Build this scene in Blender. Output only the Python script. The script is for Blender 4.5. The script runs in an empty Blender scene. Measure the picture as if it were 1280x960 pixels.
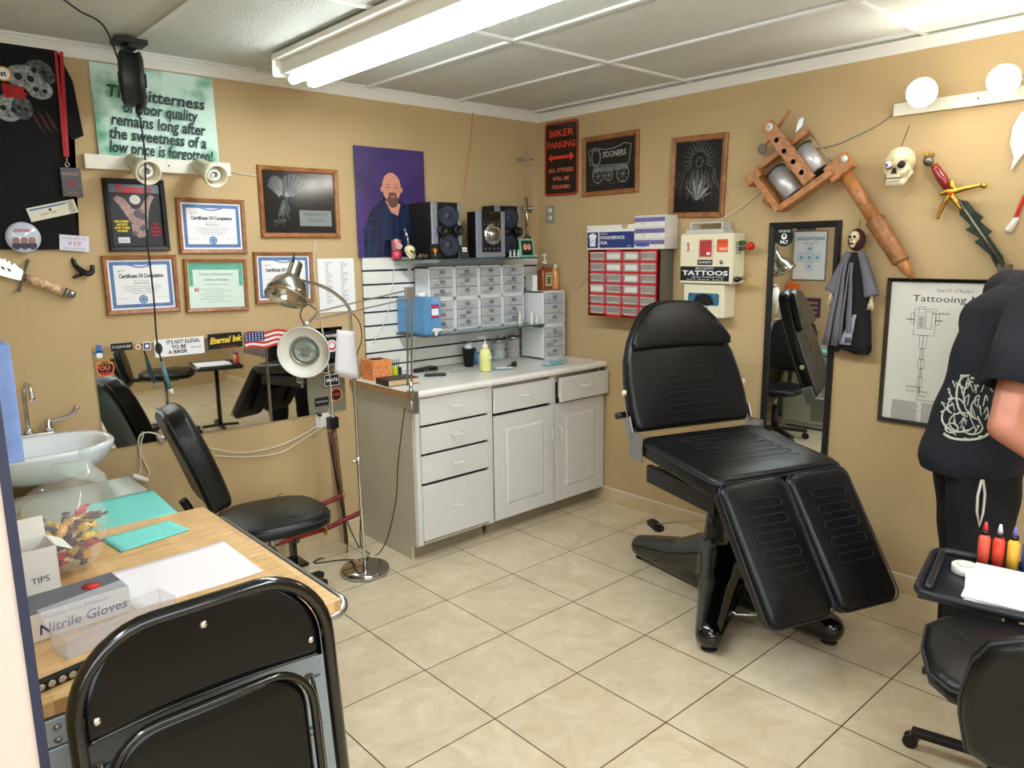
import bpy, bmesh, math, random
from mathutils import Vector, Matrix, Euler
PI = math.pi
S = bpy.context.scene
COL = S.collection
R = random.Random(7)

# ---------------- camera ----------------
F_PX = 932.39
CAM = Vector((-3.812, -3.952, 1.7357))
YAW, PITCH, ROLL = math.radians(41.782), math.radians(10.242), math.radians(-0.7556)
fw = Vector((math.sin(YAW)*math.cos(PITCH), math.cos(YAW)*math.cos(PITCH), -math.sin(PITCH)))
r0 = Vector((math.cos(YAW), -math.sin(YAW), 0)); u0 = r0.cross(fw)
rt = r0*math.cos(ROLL)+u0*math.sin(ROLL); up = -r0*math.sin(ROLL)+u0*math.cos(ROLL)
cd = bpy.data.cameras.new('camera'); cam = bpy.data.objects.new('camera', cd); COL.objects.link(cam)
cd.sensor_width = 36; cd.lens = F_PX*36/1280; cd.clip_start = 0.05
cam.matrix_world = Matrix(((rt.x, up.x, -fw.x, CAM.x), (rt.y, up.y, -fw.y, CAM.y), (rt.z, up.z, -fw.z, CAM.z), (0, 0, 0, 1)))
S.camera = cam

# ---------------- world, exposure, large lights ----------------
S.view_settings.view_transform = 'Standard'; S.view_settings.look = 'None'
S.view_settings.gamma = 1; S.view_settings.use_curve_mapping = False
S.view_settings.exposure = 0.0
w = bpy.data.worlds.new('world'); S.world = w; w.use_nodes = True
w.node_tree.nodes['Background'].inputs[0].default_value = (0.85, 0.92, 1, 1)
w.node_tree.nodes['Background'].inputs[1].default_value = 0.6
H = 2.656
TUBE_E = 26.0       # emission of the fluorescent tubes
BULB_E = 55.0
def area(name, loc, rot, sx, sy, e, col=(1, 1, 1)):
    l = bpy.data.lights.new(name, 'AREA'); l.shape = 'RECTANGLE'; l.size = sx; l.size_y = sy; l.energy = e; l.color = col
    o = bpy.data.objects.new(name, l); COL.objects.link(o); o.location = loc; o.rotation_euler = rot; return o
# light thrown down by the long ceiling fixture and two unseen ones added behind the viewer (built below at the same places)
area('fixture_glow', (-2.02, -1.64, 2.505), (0, 0, 0), 0.16, 2.3, 21, (0.93, 0.97, 1.0))
area('fixture_glow', (-2.02, -4.60, 2.505), (0, 0, 0), 0.16, 2.0, 28, (0.93, 0.97, 1.0))
area('fixture_glow', (-3.95, -4.60, 2.505), (0, 0, 0), 0.16, 2.0, 24, (0.93, 0.97, 1.0))
# daylight added at an assumed, unseen window behind the camera
area('assumed_window_daylight', (-3.6, -6.05, 1.55), (PI/2, 0, 0), 2.6, 1.5, 60, (0.86, 0.93, 1))

# ---------------- pixel (1280x960) to a point on a plane ----------------
def ray(X, Y): return fw + rt*((X-640)/F_PX) - up*((Y-480)/F_PX)
def on(X, Y, ax, v):
    d = ray(X, Y); return CAM + d*((v-CAM[ax])/d[ax])
def oy(X, Y, v): return on(X, Y, 1, v)
def ox(X, Y, v): return on(X, Y, 0, v)
def oz(X, Y, v): return on(X, Y, 2, v)

# ---------------- materials ----------------
def lin(c):
    return tuple(((v/255)/12.92 if v/255 <= .04045 else (((v/255)+.055)/1.055)**2.4) for v in c)+(1,)
_M = {}
def M(name, col=(200, 200, 200), rough=.5, metal=0, bump=0, bs=80, var=0, vs=6, coat=0, trans=0, ior=1.45, emis=0, alpha=1, sheen=0, spec=None):
    if name in _M: return _M[name]
    m = bpy.data.materials.new(name); m.use_nodes = True; nt = m.node_tree; b = nt.nodes['Principled BSDF']
    b.inputs['Base Color'].default_value = lin(col); b.inputs['Roughness'].default_value = rough
    b.inputs['Metallic'].default_value = metal; b.inputs['Coat Weight'].default_value = coat
    b.inputs['Coat Roughness'].default_value = .08
    b.inputs['Transmission Weight'].default_value = trans; b.inputs['IOR'].default_value = ior
    b.inputs['Alpha'].default_value = alpha
    if spec is not None: b.inputs['Specular IOR Level'].default_value = spec
    if sheen: b.inputs['Sheen Weight'].default_value = sheen
    if emis:
        b.inputs['Emission Color'].default_value = lin(col); b.inputs['Emission Strength'].default_value = emis
    tc = nt.nodes.new('ShaderNodeTexCoord')
    if var:
        n = nt.nodes.new('ShaderNodeTexNoise'); n.inputs['Scale'].default_value = vs; n.inputs['Detail'].default_value = 6
        nt.links.new(tc.outputs['Object'], n.inputs['Vector'])
        rp = nt.nodes.new('ShaderNodeValToRGB')
        c = lin(col); rp.color_ramp.elements[0].position = .3; rp.color_ramp.elements[1].position = .7
        rp.color_ramp.elements[0].color = tuple(max(0, v*(1-var)) for v in c[:3])+(1,)
        rp.color_ramp.elements[1].color = tuple(min(1, v*(1+var*.6)) for v in c[:3])+(1,)
        nt.links.new(n.outputs['Fac'], rp.inputs['Fac']); nt.links.new(rp.outputs['Color'], b.inputs['Base Color'])
    if bump:
        n2 = nt.nodes.new('ShaderNodeTexNoise'); n2.inputs['Scale'].default_value = bs; n2.inputs['Detail'].default_value = 4
        nt.links.new(tc.outputs['Object'], n2.inputs['Vector'])
        bp = nt.nodes.new('ShaderNodeBump'); bp.inputs['Strength'].default_value = bump; bp.inputs['Distance'].default_value = .01
        nt.links.new(n2.outputs['Fac'], bp.inputs['Height']); nt.links.new(bp.outputs['Normal'], b.inputs['Normal'])
    _M[name] = m; return m

WHITE = M('white paint', (226, 224, 216), .45); LAM = M('white laminate', (214, 213, 210), .4, var=.04, vs=3)
PAPER = M('white paper', (232, 232, 232), .8); BLACKP = M('black plastic', (18, 18, 20), .35)
BLACK = M('black ink', (14, 14, 15), .7); LEATHER = M('black vinyl', (13, 14, 16), .33, bump=.12, bs=140, spec=.38)
LEATHER2 = M('vinyl piping', (34, 36, 40), .42); CHROME = M('chrome', (215, 215, 215), .12, 1)
STEEL = M('brushed steel', (165, 165, 165), .3, 1); GLOSSB = M('black gloss enamel', (6, 6, 7), .16, coat=.6)
SATB = M('black powder coat', (20, 20, 21), .45); RED = M('red', (190, 32, 34), .45)
GREYM = M('grey paint', (120, 120, 118), .5); CREAM = M('cream plastic', (222, 214, 188), .45)
GOLD = M('gold', (200, 160, 70), .3, 1); GLASSM = M('clear glass', (240, 248, 246), .03, trans=1)
BLUEINK = M('blue ink', (70, 110, 170), .7); REDINK = M('red ink', (200, 40, 35), .7); GREYINK = M('grey ink', (110, 110, 112), .7)
DKINK = M('dark ink', (45, 45, 50), .7); YELINK = M('yellow ink', (238, 205, 60), .7)
OAKF = None
def wood(name, c1, c2, rough=.45, scale=(1, 12, 12), axis=None):
    if name in _M: return _M[name]
    m = M(name, c1, rough); nt = m.node_tree; b = nt.nodes['Principled BSDF']
    tc = nt.nodes.new('ShaderNodeTexCoord'); mp = nt.nodes.new('ShaderNodeMapping'); mp.inputs['Scale'].default_value = scale
    n = nt.nodes.new('ShaderNodeTexNoise'); n.inputs['Scale'].default_value = 5; n.inputs['Detail'].default_value = 8; n.inputs['Distortion'].default_value = .6
    rp = nt.nodes.new('ShaderNodeValToRGB'); rp.color_ramp.elements[0].color = lin(c1); rp.color_ramp.elements[1].color = lin(c2)
    rp.color_ramp.elements[0].position = .35; rp.color_ramp.elements[1].position = .68
    L = nt.links.new
    L(tc.outputs['Object'], mp.inputs['Vector']); L(mp.outputs['Vector'], n.inputs['Vector']); L(n.outputs['Fac'], rp.inputs['Fac']); L(rp.outputs['Color'], b.inputs['Base Color'])
    return m
OAK = wood('oak frame', (132, 84, 46), (166, 112, 68), .4, (6, 6, 6))
OAK2 = wood('honey wood', (156, 98, 54), (186, 128, 78), .4, (8, 8, 8))

# ---------------- mesh builder ----------------
class MB:
    def __init__(s): s.bm = bmesh.new(); s.mats = []
    def mi(s, m):
        if m not in s.mats: s.mats.append(m)
        return s.mats.index(m)
    def _add(s, vs, fs, m, smooth=False, X=None):
        i = s.mi(m); bv = [s.bm.verts.new(X @ Vector(v) if X is not None else Vector(v)) for v in vs]
        for f in fs:
            try:
                q = s.bm.faces.new([bv[k] for k in f]); q.material_index = i; q.smooth = smooth
            except ValueError: pass
        return bv
    def box(s, a, b, m, X=None):
        x0, y0, z0 = (min(a[i], b[i]) for i in range(3)); x1, y1, z1 = (max(a[i], b[i]) for i in range(3))
        s._add([(x0, y0, z0), (x1, y0, z0), (x1, y1, z0), (x0, y1, z0), (x0, y0, z1), (x1, y0, z1), (x1, y1, z1), (x0, y1, z1)],
               [(0, 3, 2, 1), (4, 5, 6, 7), (0, 1, 5, 4), (1, 2, 6, 5), (2, 3, 7, 6), (3, 0, 4, 7)], m, False, X); return s
    def beam(s, p, q, w, h, m, upv=(0, 0, 1)):
        p = Vector(p); q = Vector(q); d = (q-p); L = d.length; d.normalize(); sd = d.cross(Vector(upv)).normalized(); u = sd.cross(d)
        X = Matrix(((d.x, sd.x, u.x, p.x), (d.y, sd.y, u.y, p.y), (d.z, sd.z, u.z, p.z), (0, 0, 0, 1)))
        return s.box((0, -w/2, -h/2), (L, w/2, h/2), m, X)
    def rings(s, rs, m, smooth=True, cap=True, closed=False, X=None):
        n = len(rs[0]); vs = [v for r in rs for v in r]; fs = []
        K = len(rs); 
        for k in range(K if closed else K-1):
            a = k*n; b = ((k+1) % K)*n
            for i in range(n): fs.append((a+i, a+(i+1) % n, b+(i+1) % n, b+i))
        bv = s._add(vs, fs, m, smooth, X)
        if cap and not closed:
            i = s.mi(m)
            for idx, rev in ((0, True), (K-1, False)):
                loop = bv[idx*n:(idx+1)*n]
                if rev: loop = loop[::-1]
                try:
                    q = s.bm.faces.new(loop); q.material_index = i
                except ValueError: pass
        return s
    def cyl(s, p, q, r, m, r2=None, n=20, smooth=True, cap=True):
        return s.tube([p, q], r, m, n, smooth, radii=[r, r if r2 is None else r2], cap=cap)
    def tube(s, pts, r, m, n=10, smooth=True, radii=None, cap=True, closed=False):
        pts = [Vector(p) for p in pts]; rs = []; prev = None
        K = len(pts)
        for k, p in enumerate(pts):
            if closed: d = (pts[(k+1) % K]-pts[k-1])
            else: d = (pts[min(k+1, K-1)]-pts[max(k-1, 0)])
            d.normalize()
            if prev is None:
                a = Vector((0, 0, 1)) if abs(d.z) < .9 else Vector((1, 0, 0)); sd = d.cross(a).normalized()
            else:
                sd = (prev - d*prev.dot(d))
                sd = sd.normalized() if sd.length > 1e-6 else d.orthogonal().normalized()
            prev = sd; u = d.cross(sd); rr = radii[k] if radii else r
            rs.append([p+(sd*math.cos(2*PI*i/n)+u*math.sin(2*PI*i/n))*rr for i in range(n)])
        return s.rings(rs, m, smooth, cap, closed)
    def lathe(s, prof, m, o=(0, 0, 0), axis=(0, 0, 1), n=28, cap=True, smooth=True, sx=1, sy=1):
        d = Vector(axis).normalized(); a = Vector((0, 0, 1)) if abs(d.z) < .9 else Vector((0, 1, 0))
        if abs(d.z) >= .9: a = Vector((0, 1, 0))
        sd = a.cross(d).normalized(); u = d.cross(sd); o = Vector(o)
        return s.rings([[o+d*z+(sd*math.cos(2*PI*i/n)*sx+u*math.sin(2*PI*i/n)*sy)*max(r, 1e-4) for i in range(n)] for r, z in prof], m, smooth, cap)
    def ball(s, c, r, m, n=16, sc=(1, 1, 1), X=None):
        c = Vector(c); rs = []
        for k in range(1, n//2):
            t = -PI/2+PI*k/(n//2); rs.append([c+Vector((math.cos(t)*math.cos(2*PI*i/n)*r*sc[0], math.cos(t)*math.sin(2*PI*i/n)*r*sc[1], math.sin(t)*r*sc[2])) for i in range(n)])
        e = 1e-3*r
        rs.insert(0, [c+Vector((math.cos(2*PI*i/n)*e, math.sin(2*PI*i/n)*e, -r*sc[2])) for i in range(n)])
        rs.append([c+Vector((math.cos(2*PI*i/n)*e, math.sin(2*PI*i/n)*e, r*sc[2])) for i in range(n)])
        return s.rings(rs, m, True, True, False, X)
    def cap(s, p, q, r1, r2, m, n=16, k=5):
        "capsule with two radii"
        p = Vector(p); q = Vector(q); d = (q-p).normalized(); pts = []; rad = []
        for j in range(k): t = PI/2*(1-j/k); pts.append(p-d*r1*math.sin(t)); rad.append(max(r1*math.cos(t), 1e-4))
        pts.append(p); rad.append(r1); pts.append(q); rad.append(r2)
        for j in range(1, k+1): t = PI/2*j/k; pts.append(q+d*r2*math.sin(t)); rad.append(max(r2*math.cos(t), 1e-4))
        return s.tube(pts, 1, m, n, True, rad)
    # ---- things printed or cut out on a panel: x to the right, z up, facing -y ----
    def poly(s, pts, y, m, th=0):
        if th == 0: s._add([(p[0], y, p[1]) for p in pts], [tuple(range(len(pts)))], m)
        else:
            n = len(pts); s._add([(p[0], y, p[1]) for p in pts]+[(p[0], y+th, p[1]) for p in pts],
                [tuple(range(n)), tuple(range(2*n-1, n-1, -1))]+[(i, i+n, (i+1) % n+n, (i+1) % n) for i in range(n)], m)
        return s
    def rect(s, x0, z0, x1, z1, y, m): return s.poly([(x0, z0), (x1, z0), (x1, z1), (x0, z1)], y, m)
    def disc(s, x, z, r, y, m, n=28, sx=1, sz=1): return s.poly([(x+math.cos(2*PI*i/n)*r*sx, z+math.sin(2*PI*i/n)*r*sz) for i in range(n)], y, m)
    def border(s, x0, z0, x1, z1, t, y, m):
        s.rect(x0, z0, x1, z0+t, y, m); s.rect(x0, z1-t, x1, z1, y, m); s.rect(x0, z0+t, x0+t, z1-t, y, m); s.rect(x1-t, z0+t, x1, z1-t, y, m); return s
    def line(s, pts, wd, y, m):
        for a, b in zip(pts, pts[1:]):
            dx, dz = b[0]-a[0], b[1]-a[1]; L = math.hypot(dx, dz) or 1; nx, nz = -dz/L*wd/2, dx/L*wd/2
            s.poly([(a[0]-nx, a[1]-nz), (b[0]-nx, b[1]-nz), (b[0]+nx, b[1]+nz), (a[0]+nx, a[1]+nz)], y, m)
        return s
    def text(s, t, x, z, y, size, m, align='CENTER', shear=0, bold=0, fit=None, sx=1, rot=0):
        c = bpy.data.curves.new('t', 'FONT'); c.body = t; c.size = size; c.align_x = align; c.align_y = 'CENTER'; c.shear = shear; c.offset = bold; c.resolution_u = 2
        o = bpy.data.objects.new('t', c); me = bpy.data.meshes.new_from_object(o)
        bpy.data.objects.remove(o); bpy.data.curves.remove(c)
        if not me.vertices: return s
        k = sx
        if fit:
            xs = [v.co.x for v in me.vertices]; k = fit/(max(xs)-min(xs))
        ca, sa = math.cos(rot), math.sin(rot)
        vs = [(x+v.co.x*k*ca-v.co.y*sa, y, z+v.co.x*k*sa+v.co.y*ca) for v in me.vertices]; fs = [tuple(p.vertices) for p in me.polygons]
        s._add(vs, fs, m); bpy.data.meshes.remove(me); return s
    def frame(s, w, h, bw, dp, m, y=0):
        "moulded picture frame centred on the origin, back at y, front at y-dp"
        prof = [(0, y), (0, y-dp*.7), (bw*.18, y-dp), (bw*.6, y-dp*.85), (bw*.85, y-dp*.75), (bw, y-dp*.4), (bw, y)]
        rs = []
        for ins, yy in prof:
            a, b = w/2-ins, h/2-ins; rs.append([(-a, yy, -b), (a, yy, -b), (a, yy, b), (-a, yy, b)])
        return s.rings(rs, m, False, False, True)
    def pad(s, outline, t, r, m, X=None, dome=0, under=0):
        "cushion: outline in xy (about its own centre), top at z=0, thickness t, rounded edge r"
        cx = sum(p[0] for p in outline)/len(outline); cy = sum(p[1] for p in outline)/len(outline)
        hx = max(abs(p[0]-cx) for p in outline); hy = max(abs(p[1]-cy) for p in outline)
        def ring(ins, z): return [(cx+(x-cx)*(1-ins/hx), cy+(y-cy)*(1-ins/hy), z) for x, y in outline]
        rs = [ring(min(hx, hy)*.98, -t), ring(r*1.2, -t)]
        for k in range(5): a = PI/2*k/4; rs.append(ring(r*(1-math.sin(a)), -t+r*(1-math.cos(a))*.6))
        for k in range(7): a = PI/2*k/6; rs.append(ring(r*(1-math.cos(a)), -r+r*math.sin(a)-dome))
        for q in (.2, .4, .6, .8, .99): 
            rs.append(ring(r+(min(hx, hy)-r)*q, -dome*(1-q)**2))
        return s.rings(rs, m, True, True, False, X)
    def build(s, name, parent=None, world=False, bevel=0, seg=2, sub=0, label=None):
        me = bpy.data.meshes.new(name)
        if world and parent is not None:
            X = Matrix.LocRotScale(parent.location, parent.rotation_euler, Vector((1, 1, 1))).inverted(); bmesh.ops.transform(s.bm, matrix=X, verts=s.bm.verts)
        bmesh.ops.recalc_face_normals(s.bm, faces=[f for f in s.bm.faces]) if not getattr(s, 'flat', False) else None
        s.bm.to_mesh(me); s.bm.free()
        for m in s.mats: me.materials.append(m)
        o = bpy.data.objects.new(name, me); COL.objects.link(o); o.parent = parent
        if bevel:
            b = o.modifiers.new('bevel', 'BEVEL'); b.width = bevel; b.segments = seg; b.limit_method = 'ANGLE'; b.angle_limit = math.radians(40); b.harden_normals = False
        if sub:
            b = o.modifiers.new('sub', 'SUBSURF'); b.levels = sub; b.render_levels = sub
        if label: o['label'] = label
        return o
    def blob(s, voxel, m, smooth=6, zmin=None, keep=1.0):
        "fuse everything added so far into one continuous smooth surface"
        me = bpy.data.meshes.new('b'); bmesh.ops.recalc_face_normals(s.bm, faces=s.bm.faces); s.bm.to_mesh(me); o = bpy.data.objects.new('b', me); COL.objects.link(o)
        a = o.modifiers.new('r', 'REMESH'); a.mode = 'VOXEL'; a.voxel_size = voxel
        if smooth: a = o.modifiers.new('s', 'SMOOTH'); a.factor = .5; a.iterations = smooth
        dg = bpy.context.evaluated_depsgraph_get(); me2 = bpy.data.meshes.new_from_object(o.evaluated_get(dg))
        bpy.data.objects.remove(o); bpy.data.meshes.remove(me)
        s.bm.free(); s.bm = bmesh.new(); s.bm.from_mesh(me2); bpy.data.meshes.remove(me2); s.mats = [m]
        for f in s.bm.faces: f.smooth = True; f.material_index = 0
        if zmin is not None:
            for v in s.bm.verts: v.co.z = max(v.co.z, zmin)
        return s

def tag(o, label, cat, group=None, kind=None):
    o['label'] = label; o['category'] = cat
    if group: o['group'] = group
    if kind: o['kind'] = kind
    return o
def thing(name, label, cat, loc=(0, 0, 0), rz=0, tilt=0, group=None):
    o = bpy.data.objects.new(name, None); o.empty_display_size = .05; COL.objects.link(o); o.location = loc; o.rotation_euler = (0, tilt, rz); return tag(o, label, cat, group)
def struct(mb, name, bevel=0):
    o = mb.build(name, bevel=bevel); o['kind'] = 'structure'; return o
def wthing(name, label, cat, wall, u, z, tilt=0, d=0, group=None):
    "a thing on wall A (far left wall) or B (right wall); local x right, z up, -y out of the wall"
    if wall == 'A': return thing(name, label, cat, (u, -d, z), 0, tilt, group)
    return thing(name, label, cat, (-d, -u, z), -PI/2, tilt, group)
def uz(wall, X, Y, d=0):
    if wall == 'A': p = oy(X, Y, -d); return (p.x, p.z)
    p = ox(X, Y, -d); return (-p.y, p.z)
def quad(wall, tl, tr, br, bl, d=0):
    a, b, c, e = (uz(wall, *q, d) for q in (tl, tr, br, bl))
    cu = (a[0]+b[0]+c[0]+e[0])/4; cz = (a[1]+b[1]+c[1]+e[1])/4
    W = ((b[0]-a[0])+(c[0]-e[0]))/2; Hh = ((a[1]-e[1])+(b[1]-c[1]))/2
    ang = (math.atan2(b[1]-a[1], b[0]-a[0])+math.atan2(c[1]-e[1], c[0]-e[0]))/2
    return cu, cz, W, Hh, -ang
def dup(root, loc=None, label=None):
    r = root.copy(); COL.objects.link(r)
    if loc is not None: r.location = loc
    if label: r['label'] = label
    for ch in [o for o in root.children]:
        c = ch.copy(); COL.objects.link(c); c.parent = r
        for g in [o for o in ch.children]:
            e = g.copy(); COL.objects.link(e); e.parent = c
    return r
def rrect(w, h, r, n=6, cx=0, cy=0):
    p = []
    for qx, qy, a0 in ((1, -1, -PI/2), (1, 1, 0), (-1, 1, PI/2), (-1, -1, PI)):
        for k in range(n+1):
            a = a0+PI/2*k/n; p.append((cx+qx*(w/2-r)+r*math.cos(a), cy+qy*(h/2-r)+r*math.sin(a)))
    return p
def smooth_path(pts, n=8):
    "Catmull-Rom through the points"
    P = [Vector(p) for p in pts]; out = []
    for i in range(len(P)-1):
        a = P[max(i-1, 0)]; b = P[i]; c = P[i+1]; d = P[min(i+2, len(P)-1)]
        for k in range(n):
            t = k/n; out.append(.5*((2*b)+(c-a)*t+(2*a-5*b+4*c-d)*t*t+(3*b-a-3*c+d)*t**3))
    out.append(P[-1]); return out

# ================= THE ROOM =================
X0R, Y0R = -5.4, -6.2        # far sides of the space behind the camera
def floor_mat():
    m = M('beige floor tile', (208, 188, 148), .3); nt = m.node_tree; b = nt.nodes['Principled BSDF']; L = nt.links.new
    tc = nt.nodes.new('ShaderNodeTexCoord'); mp = nt.nodes.new('ShaderNodeMapping')
    mp.inputs['Location'].default_value = (1.733, .6577, 0)
    br = nt.nodes.new('ShaderNodeTexBrick'); br.offset = 0; br.squash = 1; br.inputs['Scale'].default_value = 1
    br.inputs['Brick Width'].default_value = .45; br.inputs['Row Height'].default_value = .45; br.inputs['Mortar Size'].default_value = .0028
    br.inputs['Mortar Smooth'].default_value = .1; br.inputs['Bias'].default_value = 0
    br.inputs['Mortar'].default_value = lin((88, 80, 72)); br.inputs['Color1'].default_value = (1, 1, 1, 1); br.inputs['Color2'].default_value = (.93, .93, .93, 1)
    n = nt.nodes.new('ShaderNodeTexNoise'); n.inputs['Scale'].default_value = 7; n.inputs['Detail'].default_value = 10; n.inputs['Roughness'].default_value = .65; n.inputs['Distortion'].default_value = .8
    rp = nt.nodes.new('ShaderNodeValToRGB'); rp.color_ramp.elements[0].color = lin((190, 172, 140)); rp.color_ramp.elements[1].color = lin((214, 201, 174)); rp.color_ramp.elements[0].position = .3; rp.color_ramp.elements[1].position = .72
    mx = nt.nodes.new('ShaderNodeMixRGB'); mx.blend_type = 'MULTIPLY'; mx.inputs[0].default_value = 1
    L(tc.outputs['Object'], mp.inputs['Vector']); L(mp.outputs['Vector'], br.inputs['Vector']); L(tc.outputs['Object'], n.inputs['Vector'])
    L(n.outputs['Fac'], rp.inputs['Fac']); L(rp.outputs['Color'], mx.inputs[1]); L(br.outputs['Color'], mx.inputs[2]); L(mx.outputs[0], b.inputs['Base Color'])
    bp = nt.nodes.new('ShaderNodeBump'); bp.inputs['Strength'].default_value = .3; bp.inputs['Distance'].default_value = .003; bp.invert = True
    L(br.outputs['Fac'], bp.inputs['Height']); L(bp.outputs['Normal'], b.inputs['Normal'])
    return m
FLOORM = floor_mat()
WALLM = M('tan wall paint', (188, 162, 119), .75, bump=.13, bs=60, var=.05, vs=2.5)
BASEM = M('beige base tile', (206, 184, 144), .35, var=.1, vs=9); CEILM = M('ceiling tile', (206, 208, 200), .85, bump=.6, bs=160, var=.05, vs=40)
TBARM = M('ceiling grid', (214, 214, 208), .5); GROUT = M('white caulk', (215, 212, 205), .6)
b = MB(); b.box((X0R-.1, Y0R-.1, -.08), (.1, .1, 0), FLOORM); struct(b, 'floor')
b = MB(); b.box((X0R-.1, Y0R-.1, H+.012), (.1, .1, H+.1), CEILM); struct(b, 'ceiling')
b = MB()
for gx in [-.10-.65*i for i in range(9)]: b.box((gx-.012, Y0R, H), (gx+.012, 0, H+.014), TBARM)
for gy in [-.04-1.252*i for i in range(5)]: b.box((X0R, gy-.012, H-.0005), (0, gy+.012, H+.014), TBARM)
b.box((-.03, Y0R, H), (0, 0, H+.014), TBARM); b.box((X0R, -.03, H), (0, 0, H+.014), TBARM)
struct(b, 'trim_1')
b = MB(); b.box((X0R-.1, 0, 0), (.1, .1, H+.1), WALLM); struct(b, 'wall_far')
b = MB(); b.box((0, Y0R-.1, 0), (.1, 0, H+.1), WALLM); struct(b, 'wall_right')
# partition on the left whose end face shows at the edge of the photo
PINK = M('pinkish wall paint', (214, 196, 184), .7, bump=.2, bs=60)
b = MB(); b.box((-3.80, -2.70, 0), (-3.668, 0, H+.03), WALLM); b.box((-3.80, -2.712, 0), (-3.675, -2.70, H+.03), PINK); struct(b, 'wall_left')
b = MB(); b.box((-3.677, -2.716, 0), (-3.664, -2.694, H), M('dark blue edge strip', (38, 42, 66), .5)); struct(b, 'trim_2')
b = MB(); b.box((X0R-.1, Y0R, 0), (X0R, 0, H+.1), WALLM); struct(b, 'wall_side')
b = MB(); zz0, zz1 = .8, 2.3; wx0, wx1 = -4.9, -2.3  # near wall with an opening for the assumed window
for a, c in (((X0R, 0), (wx0, H)), ((wx1, 0), (0, H)), ((wx0, 0), (wx1, zz0)), ((wx0, zz1), (wx1, H))): b.box((a[0], Y0R-.1, a[1]), (c[0], Y0R, c[1]+.03 if c[1] == H else c[1]), WALLM)
struct(b, 'wall_near')
b = MB(); ALU = M('aluminium frame', (150, 150, 150), .4, 1)  # frame of the unseen window, assumed behind the camera for daylight
for x in (wx0, -3.6, wx1-.05): b.box((x, Y0R-.07, zz0), (x+.05, Y0R-.02, zz1), ALU)
for z in (zz0, zz1-.05): b.box((wx0, Y0R-.07, z), (wx1, Y0R-.02, z+.05), ALU)
struct(b, 'assumed_window_1')
# base tiles and crown
for nm, a, c in (('baseboard_far', (-3.668, -.012, 0), (-.012, 0, .094)), ('baseboard_right', (-.012, Y0R, 0), (0, -.0, .094))):
    b = MB(); b.box(a, c, BASEM)
    b.box((a[0], a[1], .094), (c[0], c[1], .0985), GROUT)
    struct(b, nm)
def crown(name, p, q, ax):
    b = MB(); prof = [(0, -.05), (.006, -.05), (.012, -.036), (.03, -.014), (.04, -.006), (.04, 0), (0, 0)]
    rs = []
    for e in (p, q):
        if ax == 'A': rs.append([(e, -o, H+z) for o, z in prof])
        else: rs.append([(-o, e, H+z) for o, z in prof])
    b.rings(rs, WHITE, False, True); struct(b, name)
crown('trim_3', -3.668, 0, 'A'); crown('trim_4', Y0R, 0, 'B')

# ================= CEILING LIGHTS =================
TUBEM = M('fluorescent tube', (240, 250, 255), .5, emis=TUBE_E); FIXM = M('white fixture enamel', (238, 236, 226), .4)
def fluoro(x, y0, y1, label):
    t = thing('fluorescent_fixture', label, 'ceiling light', (x, y0, H)); L = y1-y0
    b = MB(); b.box((-.13, 0, -.025), (.13, L, 0), FIXM); b.box((-.085, .0, -.085), (.085, L, -.025), FIXM); b.box((-.13, -.004, -.1), (.13, 0, 0), FIXM); b.box((-.13, L, -.1), (.13, L+.004, 0), FIXM)
    b.build('housing', t, bevel=.003)
    for dx in (-.055, .055):
        b = MB(); b.cyl((dx, .03, -.115), (dx, L-.03, -.115), .019, TUBEM, n=16); o = b.build('tube', t)
        for e in (.03, L-.03):
            b = MB(); b.cyl((dx, e-.02, -.115), (dx, e+.02, -.115), .0195, WHITE, n=16); b.box((dx-.01, e-.02, -.115), (dx+.01, e+.02, -.08), WHITE)
            b.build('lamp_holder', t)
fluoro(-2.02, -2.84, -.42, 'long white two-tube fluorescent fixture over the middle of the room')
fluoro(-2.02, -5.65, -3.55, 'unseen two-tube fluorescent fixture added behind the viewer, nearer the right wall')  # this and the next are unseen, added for general light from behind
fluoro(-3.95, -5.65, -3.55, 'unseen two-tube fluorescent fixture added behind the viewer, nearer the assumed window')

# ================= TRACK LIGHTS ON THE WALLS =================
def track_light(wall, label, x0, x1, z0, z1, heads, lit):
    t = wthing('wall_track_light', label, 'wall light', wall, (x0+x1)/2, (z0+z1)/2); w_ = x1-x0; h = z1-z0
    b = MB(); b.box((-w_/2, -.03, -h/2), (w_/2, -.001, h/2), M('off white bar', (226, 222, 206), .5)); 
    for q in (-.06, .03): b.cyl((q, -.031, 0), (q, -.033, 0), .004, DKINK, n=8)
    b.build('rail', t, bevel=.003)
    for hx in heads:
        hx -= (x0+x1)/2
        d = Vector((.06, -.93, -.36)).normalized() if not lit else Vector((.22, -.95, -.12)).normalized(); o = Vector((hx, -.03, .02 if not lit else .05))
        b = MB(); b.cyl(o+Vector((0, .0, -.0)), o+d*.05, .012, CREAM)
        b.lathe([(.032, 0), (.037, .02), (.037, .10), (.05, .125), (.057, .16), (.057, .2), (.05, .2), (.048, .135), (.03, .115)], CREAM, o+d*.02+Vector((0, 0, .0)), d, cap=True)
        hd = b.build('spot_head', t)
        b = MB(); c = o+d*.19
        if lit:
            b.ball(c+d*.015, .060, M('lit bulb', (255, 250, 240), .5, emis=BULB_E), sc=(1, 1, 1))
        else:
            cf = M('spiral bulb glass', (236, 236, 232), .3); sd = d.cross(Vector((0, 0, 1))).normalized(); u_ = sd.cross(d)
            b.tube([c-d*.05+d*.07*k/48+(sd*math.cos(k*.55)+u_*math.sin(k*.55))*(.026-.012*max(0, (k-34)/14)) for k in range(48)], .0075, cf, 8)
        b.build('bulb', hd)
    return t
a = uz('A', 103, 193); c = uz('A', 286, 219); zc = (a[1]+c[1])/2
hA = [uz('A', 160, 190)[0], uz('A', 243, 195)[0]]
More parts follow.
